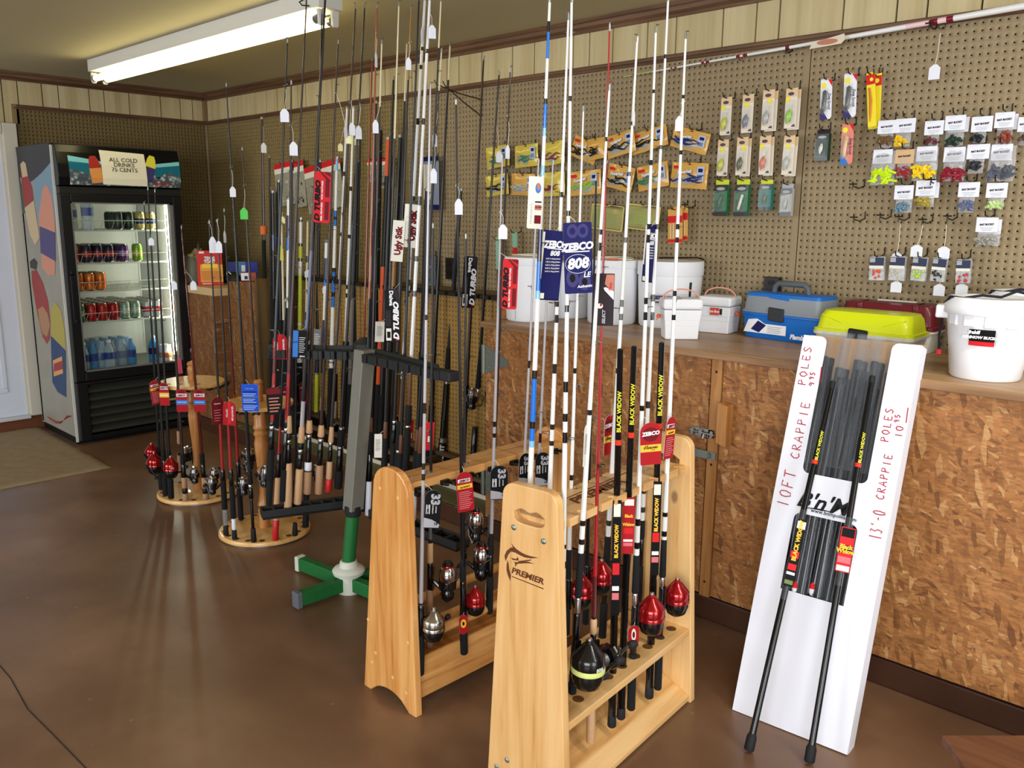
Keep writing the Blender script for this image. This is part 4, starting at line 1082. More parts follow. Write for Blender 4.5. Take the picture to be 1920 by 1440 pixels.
def make_reel(kind):
    o = bpy.data.objects.new('reel', None); COL.objects.link(o)
    if kind.startswith('cast'):
        cm = {'cast_red': M_RRED, 'cast_black': M_RBLK, 'cast_silver': M_RSIL}[kind]
        # closed face reel: cone nose, drum, rear body, foot and crank. axis along the rod
        ax = (.042, 0, 0)
        nose = MB().lathe([(.004, .052), (.007, .052), (.008, .046), (.012, .044), (.030, .022), (.033, .018), (.034, .002), (.033, -.002)][::-1], 24, ax).build('nose_cone', cm, o)
        MB().lathe([(.0, .058), (.005, .056), (.006, .046)][::-1], 12, ax).build('line_eyelet', M_CHROME, o)
        MB().lathe([(.033, -.002), (.0345, -.004), (.0345, -.012), (.032, -.014)][::-1], 24, ax).build('reel_ring', M_RLINE if kind == 'cast_black' else (M_RSIL if kind == 'cast_silver' else cm), o)
        MB().lathe([(.031, -.014), (.032, -.026), (.026, -.044), (.012, -.054), (.0, -.056)][::-1], 20, ax).build('reel_body', M_RBLK, o)
        b = MB(); b.span((.006, -.006, -.03), (.02, .006, .012)); b.span((.006, -.007, -.048), (.010, .007, .034)); b.build('reel_foot', M_RBLK, o)
        crank(o, (.044, .03, -.026), .034, True, 1)
        if kind == 'cast_red' or kind == 'cast_black':
            tm = text('808' if kind == 'cast_black' else '404', .011, mat('reel_print', (206, 210, 200), .4), o, (.042 + .0352, 0, .004), (0, 1, 0), (0, 0, 1), bold=.02)
    elif kind == 'spin':
        ax = (.052, 0, 0)
        MB().lathe([(.021, -.006), (.0225, -.004), (.0225, .0), (.019, .001), (.018, .016), (.019, .017), (.021, .019), (.018, .022), (.010, .024), (.010, .030), (.0, .031)], 20, ax).build('spool', M_CHROME, o)
        MB().lathe([(.014, -.034), (.023, -.030), (.025, -.012), (.024, -.006), (.02, -.005)], 18, ax).build('rotor', M_RBLK, o)
        b = MB(); b.lathe([(.008, -.062), (.017, -.056), (.018, -.044), (.014, -.034)], 14, ax); b.tube([(.052, 0, -.045), (.03, 0, -.03), (.012, 0, -.012)], [.008, .006, .006], 8); b.span((.007, -.006, -.038), (.011, .006, .03))
        b.build('reel_body', M_RBLK, o)
        b = MB(); b.tube([(.052, .026, -.018), (.06, .03, .0), (.076, .022, .012), (.084, 0, .014), (.076, -.022, .012), (.06, -.03, 0), (.052, -.026, -.018)], .0014, 6); b.tube([(.052, .025, -.026), (.052, .027, -.004)], .005, 8); b.tube([(.052, -.025, -.026), (.052, -.027, -.004)], .005, 8)
        b.build('bail_wire', M_STEEL, o)
        b = MB(); b.tube([(.052, .012, -.048), (.052, .04, -.048)], .004, 8); b.tube([(.052, .04, -.048), (.06, .046, -.02), (.066, .05, .004)], .003, 6); b.build('reel_handle', M_STEEL, o)
        MB().lathe([(.005, 0), (.008, .004), (.008, .02), (.005, .024)], 10, (.066, .05, .002), Matrix.Rotation(R(-90), 3, 'X')).build('handle_knob', M_KNOB, o)
    elif kind == 'big_spin':
        ax = (.056, 0, 0)
        MB().lathe([(.022, -.004), (.0265, .002), (.027, .02), (.023, .036), (.016, .042)], 22, ax).build('spool_hood', M_CHROME, o)
        MB().lathe([(.0175, .040), (.0185, .044), (.0175, .047)], 18, ax).build('drag_ring', M_RRED, o)
        MB().lathe([(.016, .047), (.017, .05), (.012, .058), (.0, .059)], 16, ax).build('drag_knob', M_RBLK, o)
        MB().lathe([(.016, -.03), (.026, -.026), (.027, -.004), (.022, -.002)], 18, ax).build('rotor', M_RBLK, o)
        b = MB(); b.lathe([(.006, -.07), (.019, -.058), (.022, -.042), (.016, -.03)], 14, ax); b.tube([(.056, 0, -.045), (.032, 0, -.026), (.012, 0, -.01)], [.009, .007, .006], 8); b.span((.007, -.007, -.04), (.011, .007, .034)); b.build('reel_body', M_RBLK, o)
        b = MB(); b.tube([(.056, .028, -.02), (.07, .032, .004), (.086, .02, .012), (.09, 0, .012), (.086, -.02, .012), (.07, -.032, .004), (.056, -.028, -.02)], .0015, 6); b.build('bail_wire', M_STEEL, o)
        b = MB(); b.tube([(.056, .014, -.046), (.056, .05, -.046)], .004, 8); b.tube([(.056, .05, -.046), (.066, .056, -.02), (.07, .058, .016)], .003, 6); b.build('reel_handle', M_STEEL, o)
        MB().lathe([(.007, 0), (.009, .004), (.009, .03), (.006, .033)], 10, (.07, .058, .016), Matrix.Rotation(R(-90), 3, 'X')).build('handle_knob', M_KNOB, o)
    elif kind == 'bait':
        b = MB(); Rm = Matrix.Rotation(R(90), 3, 'X')
        for y in (-.024, .018): b.lathe([(.018, 0), (.0225, .003), (.0225, .012), (.016, .016)] if y > 0 else [(.016, -.006), (.0225, -.002), (.0225, .007), (.018, .01)], 20, (.03, y + .008, 0), Rm)
        b.span((.012, -.026, .012), (.03, .026, .022)); b.span((.007, -.008, -.036), (.011, .008, .032)); b.span((.010, -.02, -.02), (.02, .02, .012))
        b.build('reel_body', M_RBLK, o)
        MB().lathe([(.013, -.02), (.013, .02)], 16, (.03, 0, 0), Rm).build('spool', M_STEEL, o)
        b = MB(); 
        for k in range(5):
            a = 2 * math.pi * k / 5; b.tube([(.03, .04, 0), (.03 + .018 * math.cos(a), .04, .018 * math.sin(a))], .003, 5)
        b.build('star_drag', M_STEEL, o)
        crank(o, (.03, .026, 0), .034, True, 1, M_STEEL)
    return o
def dup_reel(kind, parent, z, rotz, sc):
    if kind not in REELS:
        REELS[kind] = make_reel(kind); src = REELS[kind]; first = True
    else: first = False; src = REELS[kind]
    if first: r = src
    else:
        r = src.copy(); COL.objects.link(r)
        for ch in src.children:
            c = ch.copy(); COL.objects.link(c); c.parent = r
    r.parent = parent; r.location = (0, 0, z); r.rotation_euler = (0, 0, rotz); r.scale = (sc,) * 3
    return r
# ---- line guides
GM = {}
def guide_mesh(r, off, m=None):
    k = (round(r * 2000), round(off * 2000))
    if k not in GM:
        b = MB()
        P = [(off + r + r * math.cos(2 * math.pi * i / 12), r * math.sin(2 * math.pi * i / 12), 0) for i in range(12)]
        b.tube(P, max(.0007, r * .13), 5, closed=True)
        b.tube([(off * .8, 0, -r * 1.8), (off + r * .3, r * .5, 0)], max(.0006, r * .09), 4); b.tube([(off * .8, 0, -r * 1.8), (off + r * .3, -r * .5, 0)], max(.0006, r * .09), 4)
        b.tube([(off * .6, 0, r * 1.6), (off + r * .1, 0, 0)], max(.0006, r * .09), 4)
        GM[k] = b.mesh('guide', M_STEEL)
    return GM[k]

RODS = []
def rod(label, b, t, base, w0=7, w1=3, shaft=None, handle=(), guides=5, reel=None, hd=0, price=None, group=None, cat='fishing rod', name='fishing_rod', tip=True, gmat=None):
    b = Vector((*b, 0)); t = Vector((*t, 0))
    kind = base[0]
    if kind == 'z': P0 = onZ(b.x, b.y, base[1])
    elif kind == 'y': P0 = onY(b.x, b.y, base[1])
    elif kind == 'plane': P0 = onplane(b.x, b.y, base[1], base[2])
    elif kind == 'wall':
        lo, hi = 0.0, 1.6     # along the sight line t->b until it reaches the rack floor
        for _ in range(40):
            m_ = (lo + hi) / 2; q = t + (b - t) * m_
            if onY(q.x, q.y, base[1]).z > base[2]: lo = m_
            else: hi = m_
        q = t + (b - t) * lo; b = q; P0 = onY(q.x, q.y, base[1])
    P1 = above(P0, t.x, t.y)
    z = (P1 - P0).normalized(); L = (P1 - P0).length
    x = heading(hd); x = (x - z * x.dot(z)).normalized(); y = z.cross(x)
    M = Matrix(((x.x, y.x, z.x, P0.x), (x.y, y.y, z.y, P0.y), (x.z, y.z, z.z, P0.z), (0, 0, 0, 1)))
    def s_at(py):
        lo, hi = -.2 * L, 1.2 * L
        for _ in range(40):
            m_ = (lo + hi) / 2
            if proj(P0 + z * m_)[1] > py: lo = m_
            else: hi = m_
        return lo
    def wr_(px, s): return px / 2 * depth(P0 + z * s) / FPX
    o = thing(name, label, cat, group=group, mw=M)
    # handle
    top = 0.0
    for (nm, ya, yb, wa, wb2, mm) in handle:
        sa, sb = s_at(ya), s_at(yb); ra, rb = wr_(wa, sa), wr_(wb2, sb)
        e = min(.004, (sb - sa) * .2)
        MB().lathe([(ra * .8, sa), (ra, sa + e), ((ra + rb) / 2, (sa + sb) / 2), (rb, sb - e), (rb * .8, sb)], 12).build(nm, SH[mm], o)
        top = max(top, sb)
    # blank, painted in runs
    segs = shaft or [('black', None)]
    s0 = max(0.0, top - .02) if handle else 0.0
    pts = [(s0, segs[0][0])]
    mats = []
    idx = {}
    prof = []; mi = []
    cur = s0
    rad = lambda s: wr_(w0, 0) + (wr_(w1, L) - wr_(w0, 0)) * (s / L)
    prof.append((rad(cur), cur))
    for mm, py in segs:
        e_ = L if py is None else min(L, max(cur + .001, s_at(py)))
        if SH[mm].name not in idx: idx[SH[mm].name] = len(mats); mats.append(SH[mm])
        prof.append((rad(e_), e_)); mi.append(idx[SH[mm].name]); cur = e_
    MB().lathe(prof, 8, mis=mi).build('shaft', mats, o)
    # guides
    gs = guides if isinstance(guides, (list, tuple)) else None
    n = len(gs) if gs else guides
    for k in range(n):
        s = s_at(gs[k]) if gs else s0 + (L - s0) * (.16 + .8 * (k / max(1, n)) ** .85)
        if s > L * .99: continue
        g = .011 * (1 - s / L) ** .8 + .0026
        gm_ = obj('guide', guide_mesh(round(g, 4), round(rad(s), 4)), o, loc=(0, 0, s))
    if tip:
        b_ = MB(); b_.tube([(0, 0, L - .012), (0, 0, L + .002)], rad(L) * 1.25, 6)
        P = [(.004 + .0036 * math.cos(2 * math.pi * i / 10), .0036 * math.sin(2 * math.pi * i / 10), L + .007) for i in range(10)]
        b_.tube(P, .0009, 5, closed=True); b_.tube([(0, 0, L), (.001, 0, L + .006)], .001, 4); b_.build('tip_guide', gmat or M_STEEL, o)
    if reel:
        kd, py, ang, sc = reel[:4]
        dup_reel(kd, o, s_at(py), R(ang), sc)
    o['_'] = 0; del o['_']
    info = dict(o=o, P0=P0, z=z, L=L, s_at=s_at, M=M)
    if price:
        for q in (price if isinstance(price, list) else [price]): price_tag(info, *q)
    RODS.append(info)
    return info
PT = {}
def price_tag(info, x, y0, y1, col='white', w=15, h=24, turn=10):
    """paper price tag (top edge at y1) hanging on a string tied at y0"""
    o = info['o']; s = info['s_at'](y0); p = info['P0'] + info['z'] * s
    dd = depth(p); k = dd / FPX
    n = -AWAY
    q = onplane(x, y1, p + n * .012, n)
    wv = w * k; hv = h * k
    X = heading(turn); Z = Vector((0, 0, 1)); Y_ = Z.cross(X)
    m_ = {'white': M_PAPER, 'green': mat('tag_green', (92, 214, 92), .6), 'cream': mat('tag_cream', (232, 228, 176), .6), 'yellow': mat('tag_yellow', (206, 206, 96), .6)}[col]
    b = MB(); b.prism([(-wv / 2, -hv), (wv / 2, -hv), (wv / 2, -hv * .28), (wv * .16, 0), (-wv * .16, 0), (-wv / 2, -hv * .28)], -.0003, .0003, 'XZ')
    me = b.mesh('price_tag', m_)
    me.transform(info['M'].inverted() @ Matrix(((X.x, Y_.x, 0, q.x), (X.y, Y_.y, 0, q.y), (0, 0, 1, q.z), (0, 0, 0, 1))))
    t_ = obj('price_tag', me, o)
    sb = MB(); mid = (p + q) / 2 + X * .004
    sb.tube([p, mid, q - Vector((0, 0, hv * .08))], .0009, 4); sb.tube([p + X * .006, p, p - X * .005 + Vector((0, 0, -.006))], .0012, 4)
    me = sb.mesh('string', M_STRING); me.transform(info['M'].inverted()); obj('string', me, t_)

# ---- printed hang tags
def card(info, cx, cy, w, h, style, tilt=0, turn=0, off=.02, y_on=None, shape='round', r=.18, curl=0.0, bm_=None):
    """flat printed card hanging from a rod; u, v run 0..1 over the card"""
    o = info['o']; p = info['P0'] + info['z'] * info['s_at'](y_on or cy)
    n = -AWAY
    c = onplane(cx, cy, p + n * off, n); k = depth(c) / FPX
    W_, H_ = w * k / max(.3, math.cos(R(turn))), h * k
    X = heading(turn); Z = Vector((0, 0, 1)); Y_ = Z.cross(X)
    ct, s_ = math.cos(R(tilt)), math.sin(R(tilt))
    U = X * ct + Z * s_; V = Z * ct - X * s_
    Mx = Matrix(((U.x, Y_.x, V.x, c.x), (U.y, Y_.y, V.y, c.y), (U.z, Y_.z, V.z, c.z), (0, 0, 0, 1)))
    T = info['M'].inverted() @ Mx
    if shape == 'tomb': poly = rrect(W_, H_, 0, 8, rs=(W_ * .06, W_ * .06, W_ * .49, W_ * .49))
    elif shape == 'rect': poly = rrect(W_, H_, W_ * .02, 2)
    else: poly = rrect(W_, H_, W_ * r, 5)
    b = MB(); b.prism(poly, -.0004, .0004, 'XZ', 0, 1); me = b.mesh('hang_tag', [bm_ or style['base'], M_CARD]); me.transform(T); t_ = obj('hang_tag', me, o)
    sb = MB(); top = c + V * H_ * .46; q = info['P0'] + info['z'] * (info['s_at'](cy - h * .55 - 8)); sb.tube([q, (q + top) / 2 + X * .003, top], .0007, 4)
    me = sb.mesh('string', M_STRING); me.transform(info['M'].inverted()); obj('string', me, t_)
    lift = .0007
    for (mm, pl) in style.get('patch', ()):
        lift += .00012
        b = MB(); b.prism([((u - .5) * W_, (v - .5) * H_) for u, v in pl], -lift, -lift + .0001, 'XZ')
        me = b.mesh('tag_print', mm); me.transform(T); obj('tag_print', me, t_)
    for (sx, u, v, hh, mm, rot, bold, shear, wide) in style.get('text', ()):
        xd = U * math.cos(R(rot)) + V * math.sin(R(rot)); yd = V * math.cos(R(rot)) - U * math.sin(R(rot))
        pos = c + U * (u - .5) * W_ + V * (v - .5) * H_ - Y_ * (lift + .0006)
        _ttext(sx, hh * H_ * 1.35, mm, t_, pos, xd, yd, bold, shear, wide, info)
    return t_
def _ttext(sx, size, mm, t_, pos, xd, yd, bold, shear, wide, info):
    base = text_mesh(sx, bold, shear, 'CENTER', 1.0); me = base.copy(); me.materials.clear(); me.materials.append(mm)
    Zd = xd.cross(yd)
    Tm = Matrix(((xd.x * size * wide, yd.x * size, Zd.x * .05, pos.x), (xd.y * size * wide, yd.y * size, Zd.y * .05, pos.y), (xd.z * size * wide, yd.z * size, Zd.z * .05, pos.z), (0, 0, 0, 1)))
    me.transform(info['M'].inverted() @ Tm); obj('lettering', me, t_)
box4 = lambda u0, v0, u1, v1: [(u0, v0), (u1, v0), (u1, v1), (u0, v1)]
ell = lambda u, v, ru, rv, n=16: [(u + ru * math.cos(2 * math.pi * k / n), v + rv * math.sin(2 * math.pi * k / n)) for k in range(n)]
_mat = mat
mat = lambda n, c=(200, 200, 200), r=.5, *a, **k: _mat(n, c, max(r, .55), *a, spec=.12, **k)
K = dict(red=mat('ink_red', (166, 28, 34), .4), dred=mat('ink_dark_red', (110, 22, 28), .4), white=mat('ink_white', (232, 230, 234), .5), yel=mat('ink_yellow', (236, 186, 62), .4), blue=mat('ink_blue', (58, 120, 200), .4), black=mat('ink_black', (14, 14, 16), .35), pink=mat('ink_pink', (206, 110, 116), .4),
         navy=mat('ink_navy', (26, 28, 84), .35), mauve=mat('ink_mauve', (62, 56, 108), .35), sil=mat('ink_silver', (170, 170, 176), .3, .5), bred=mat('ink_bright_red', (206, 38, 44), .4), rblue=mat('ink_royal', (30, 84, 206), .4), lblue=mat('ink_pale_blue', (150, 180, 236), .4), cardw=mat('ink_card', (226, 222, 210), .5), drk=mat('ink_dark', (44, 36, 40), .4), tan=mat('ink_skin', (186, 120, 100), .4))
mat = _mat
lines = lambda m_, u0, u1, v0, v1, n, f=.5: [(m_, box4(u0, v0 + (v1 - v0) * k / n, u0 + (u1 - u0) * (.75 + .25 * ((k * 7) % 5) / 4), v0 + (v1 - v0) * (k + f) / n)) for k in range(n)]
ST = {}
ST['red_front'] = dict(base=K['red'], patch=[(K['dred'], ell(.5, .72, .40, .17)), (K['yel'], box4(.0, .31, 1, .48)), ], text=[('ZEBCO', .5, .74, .09, K['white'], 4, .05, .15, 1.05), ('THE', .3, .45, .03, K['black'], 2, .02, 0, 1), ('STANDARD', .5, .405, .05, K['black'], 2, .04, 0, .95), ('Series', .62, .355, .03, K['black'], 2, 0, .2, 1)])
ST['red_back'] = dict(base=K['red'], patch=[(K['white'], box4(.1, .74, .85, .83)), (K['yel'], box4(.04, .58, .96, .69))] + lines(K['pink'], .1, .9, .08, .54, 9), text=[('ZEBCO', .48, .785, .06, K['dred'], 4, .04, .1, 1), ('the Standard', .5, .63, .035, K['black'], 4, .03, .1, 1)])
ST['red_blue'] = dict(base=K['red'], patch=[(K['white'], box4(.08, .66, .95, .8)), (K['blue'], box4(.0, .32, 1, .52)), (K['lblue'], box4(.1, .4, .9, .45)), (K['dred'], ell(.5, .88, .3, .07))], text=[('ZEBCO', .5, .725, .075, K['dred'], 3, .05, .1, 1.05)])
ST['red_yel'] = dict(base=K['red'], patch=[(K['white'], box4(.1, .7, .92, .83)), (K['yel'], box4(.0, .36, 1, .56)), (K['gold'] if 'gold' in K else K['cardw'], box4(.1, .43, .9, .48)), (K['dred'], ell(.5, .9, .3, .06))], text=[('ZEBCO', .5, .765, .075, K['dred'], 3, .05, .1, 1.05)])
ST['thirty_three'] = dict(base=K['black'], patch=[(K['sil'], [(.0, .02), (.94, .02), (.98, .1), (.8, .16), (.5, .23), (0, .28)]), (K['white'], box4(.1, .38, .34, .62))], text=[('33', .62, .76, .22, K['sil'], -90, .05, 0, 1.0), ('ZEBCO', .22, .5, .055, K['black'], 90, .06, .1, 1.0), ('AUTHENTIC', .52, .5, .03, K['white'], 90, .02, 0, 1), ('SPINCAST', .72, .5, .03, K['white'], 90, .02, 0, 1), ('10', .74, .12, .07, K['black'], 0, .04, 0, 1)])
ST['big_front'] = dict(base=K['navy'], patch=[(K['mauve'], ell(.32, .88, .2, .1)), (K['mauve'], ell(.68, .88, .2, .1)), (K['navy'], ell(.32, .88, .1, .05)), (K['navy'], ell(.68, .88, .1, .05)), (K['mauve'], ell(.28, .22, .22, .13)), (K['mauve'], ell(.7, .16, .22, .12)), (K['black'], ell(.28, .22, .1, .06)), (K['black'], ell(.7, .16, .1, .055)), (K['white'], ell(.48, .42, .44, .135, 28)), (K['navy'], ell(.48, .42, .43, .13, 28)), (K['white'], box4(.05, .585, .9, .60))],
                       text=[('ZEBCO', .48, .66, .105, K['white'], 3, .05, .15, .98), ('808', .47, .42, .15, K['white'], 3, .04, .2, 1.0), ('LE', .78, .26, .075, K['white'], 3, .02, .25, 1), ('Authentic', .7, .1, .04, K['white'], 3, .02, .15, 1)])
ST['big_back'] = dict(base=K['navy'], patch=[(K['cardw'], box4(.0, .3, .1, .97)), (K['white'], box4(.24, .735, .95, .75)), (K['cardw'], box4(.06, .02, .3, .1)), (K['black'], box4(.1, .0, 1, .02))] + lines(K['mauve'], .25, .9, .40, .64, 6, .3), text=[('ZEBCO', .6, .8, .1, K['white'], 3, .05, .15, .85), ('808', .6, .675, .075, K['white'], 3, .03, .2, 1.0)] + [('built in drag system', .55, .6 - .045 * k, .022, K['white'], 3, .01, 0, 1) for k in range(5)])
ST['turbo_red'] = dict(base=K['bred'], patch=[(K['dred'], [(.5, .99), (.98, .9), (.98, .99)]), (K['dred'], [(.3, .99), (.9, .78), (.98, .84), (.42, .99)])] + [(K['dred'], box4(.68 + .0 * k, .06 + .45 * k, .92, .42 + .42 * k)) for k in (0, 1)], text=[('D TURBO', .24, .42, .1, K['black'], 90, .06, .25, 1.35), ('ROD FEATURES', .5, .64, .035, K['white'], 90, .03, 0, 1.1), ('REEL FEATURES', .5, .22, .035, K['white'], 90, .03, 0, 1.1)])
ST['turbo_black'] = dict(base=K['black'], patch=[(K['drk'], [(.3, .99), (.95, .75), (.95, .99)]), (K['drk'], box4(.06, .3, .42, .6)), (K['cardw'], box4(.08, .03, .44, .26)), (K['black'], box4(.14, .08, .38, .2)), (K['red'], ell(.84, .06, .1, .04))], text=[('Daiwa', .46, .83, .075, K['white'], -90, .04, 0, 1.1), ('D TURBO', .8, .4, .1, K['white'], 90, .06, .25, 1.2)])
ST['stik'] = dict(base=K['cardw'], patch=[], text=[('Ugly Stik', .57, .5, .155, K['black'], 90, .05, 0, .92), ('Ugly Stik', .54, .51, .155, K['red'], 90, .035, 0, .92)])
ST['quantum'] = dict(base=K['red'], patch=[(K['bred'], box4(.38, .05, .62, .97))], text=[('QUANTUM', .74, .5, .075, K['white'], -90, .03, 0, 1.2), ('OPTIX', .3, .5, .075, K['white'], -90, .01, 0, 1.2)])
ST['quantum_b'] = dict(base=K['dred'], patch=lines(K['pink'], .2, .8, .12, .6, 5, .3), text=[('Quantum', .5, .76, .05, K['white'], 0, .02, 0, .9)])
ST['quantum_dark'] = dict(base=K['black'], patch=[(K['dred'], box4(.05, .75, .95, .97))] + lines(K['tan'], .15, .9, .1, .7, 5, .4), text=[])
ST['royal'] = dict(base=K['rblue'], patch=lines(K['lblue'], .08, .92, .06, .7, 10, .45) + [(K['navy'], box4(.06, .7, .9, .74)), (K['navy'], box4(.06, .48, .9, .52)), (K['navy'], box4(.06, .26, .9, .3))], text=[('ROD & REEL', .5, .84, .04, K['lblue'], 0, .02, 0, 1)])
ST['blueblack'] = dict(base=K['black'], patch=[(K['blue'], box4(.0, .02, .38, .98))] + lines(K['white'], .45, .9, .2, .8, 8, .25), text=[('daiwa', .7, .06, .06, K['white'], 4, .03, 0, 1)])
ST['sun'] = dict(base=K['drk'], patch=[(K['tan'], [(.62, .98), (.98, .98), (.98, .64), (.8, .7), (.55, .8)]), (K['white'], [(.98, .5), (.55, .68), (.5, .73), (.62, .74), (.98, .66)]), (K['cardw'], ell(.36, .38, .14, .05)), (K['red'], ell(.4, .40, .05, .03))], text=[('SELECT', .55, .17, .06, K['sil'], 90, .03, .2, 1.0), ('Catch', .82, .75, .05, K['bred'], 80, .03, .2, 1)])
ST['sleeve'] = dict(base=K['cardw'], patch=[(K['blue'], ell(.68, .78, .2, .1)), (K['tan'], ell(.7, .81, .12, .07)), (K['navy'], box4(.5, .5, .95, .53)), (K['dred'], box4(.5, .1, .95, .26)), (K['tan'], box4(.5, .36, .95, .46))] + lines(K['drk'], .2, .34, .1, .5, 12, .2), text=[('ULTRA', .72, .415, .04, K['dred'], 0, .03, .2, .8)])
ST['pink'] = dict(base=mat('tag_pink', (190, 70, 90), .5), patch=[], text=[])
ST['redplain'] = dict(base=K['bred'], patch=[(K['cardw'], box4(.5, .3, .85, .5))], text=[])
ST['wlabel'] = dict(base=K['cardw'], patch=lines(K['drk'], .15, .85, .3, .8, 10, .25), text=[])
ST['grey'] = dict(base=mat('tag_grey', (120, 122, 124), .5), patch=lines(K['cardw'], .15, .85, .15, .85, 9, .35), text=[])
# ------------------------------------------------------------------ goods on the worktop
def base_of(px, pyb, half_px, top_py):
    """round thing standing on the worktop: centre, radius and height from where its front foot and its top are seen"""
    p = onZ(px, pyb, CT + .001); r = half_px * depth(p) / FPX
    for _ in range(3): r = half_px * depth(seat(px, pyb, r, CT + .001)) / FPX
    c = seat(px, pyb, r, CT + .001); return c, r, above(c, px, top_py).z - CT
def foam_bucket(label, px, pyb, half, top, taper=.94, lid=.035, handle=True, extra=None):
    c, r, h = base_of(px, pyb, half, top)
    r /= .97
    t = thing('foam_bucket', label, 'bucket', c)
    MB().lathe([(r * taper - .006, 0), (r * taper, .008), (r, h - lid - .012), (r * .99, h - lid)], 40).build('bucket_body', M_STYRO, t)
    MB().lathe([(r * 1.02, h - lid), (r * 1.035, h - lid + .004), (r * 1.035, h - .006), (r * 1.02, h), (r * .5, h + .003), (0, h + .003)], 40).build('lid', M_STYRO, t)
    if handle:
        for k in (0, 1):
            P = [(r * .9 * math.cos(R(a)), r * .55 * math.sin(R(a)) * (1 if k else -1) + .0, h + .004 + .006 * math.sin(R(a))) for a in range(0, 181, 20)]
            MB().tube(P, .0028, 6).build('rope_handle', M_STRING, t)
    if extra: extra(t, r, h)
    return t
def seam(t, r, h):
    d = (CAM - Vector(t.location)).xy.normalized()
    for a in (-38, 70):
        c_, s_ = math.cos(R(a)), math.sin(R(a)); v = Vector((d.x * c_ - d.y * s_, d.x * s_ + d.y * c_))
        MB().tube([(v.x * r * .945, v.y * r * .945, .01), (v.x * r * 1.002, v.y * r * 1.002, h - .05)], .0012, 5).build('mould_seam', mat('seam_grey', (150, 150, 156), .7), t)
foam_bucket('large round white foam bucket at the left end of the worktop', 996, 605, 48, 482, extra=seam)
foam_bucket('round white foam bucket half hidden behind the leftmost bucket', 1064, 598, 44, 490, handle=False, extra=seam)
def orange_tag(t, r, h):
    d = (CAM - Vector(t.location)).xy.normalized(); p = Vector((d.x * r * .8, d.y * r * .8, h + .004)); 
    MB().span((p.x - .03, p.y - .012, h + .003), (p.x + .03, p.y + .012, h + .008)).build('lid_sticker', mat('sticker_orange', (236, 110, 70), .6), t)
foam_bucket('tall white foam bucket with an orange sticker on its lid', 1146, 610, 45, 487, .97, extra=orange_tag)
def kool(t, r, h):
    d = (CAM - Vector(t.location)).xy.normalized(); side = Vector((-d.y, d.x))
    L_ = MB(); P = []
    for k in range(9):
        a = R(-48 + 84 * k / 8); v = Vector((d.x * math.cos(a) - d.y * math.sin(a), d.x * math.sin(a) + d.y * math.cos(a))); P.append(v)
    g = [[(v.x * r * .992 + d.x * .002, v.y * r * .992 + d.y * .002, z) for v in P] for z in (h * .36, h * .53)]
    L_.sheet(g); lb = L_.build('bucket_label', mat('label_pale', (214, 212, 222), .5), t)
    for (u, v, s_, tx, mm) in ((.42, .47, .021, 'PRESTI-KOOL', K['navy']), (.42, .40, .010, 'INSULATED BUCKET', K['drk'])):
        vv = P[4]; pos = Vector(t.location) + Vector((vv.x * (r + .004) * .99, vv.y * (r + .004) * .99, h * v)); 
        text(tx, s_, mm, lb, pos, (-vv.y, vv.x, 0), (0, 0, 1), bold=.04, world=True)
    MB().tube([(r * .8, r * .65, h + .006), (r * .4, r * .9, h + .012), (-.2 * r, r * .95, h + .008), (-r * .8, r * .5, h + .006)], .003, 6).build('cord', M_BLACK, t)
    MB().tube([(r * .93, -r * .3, h * .45), (r * .97, -r * .32, h * .7)], .005, 6).build('cord', M_BLACK, t)
foam_bucket('wide white foam bucket with a printed pale label in the middle of the worktop', 1252, 617, 57, 489, .93, lid=.06, handle=False, extra=kool)

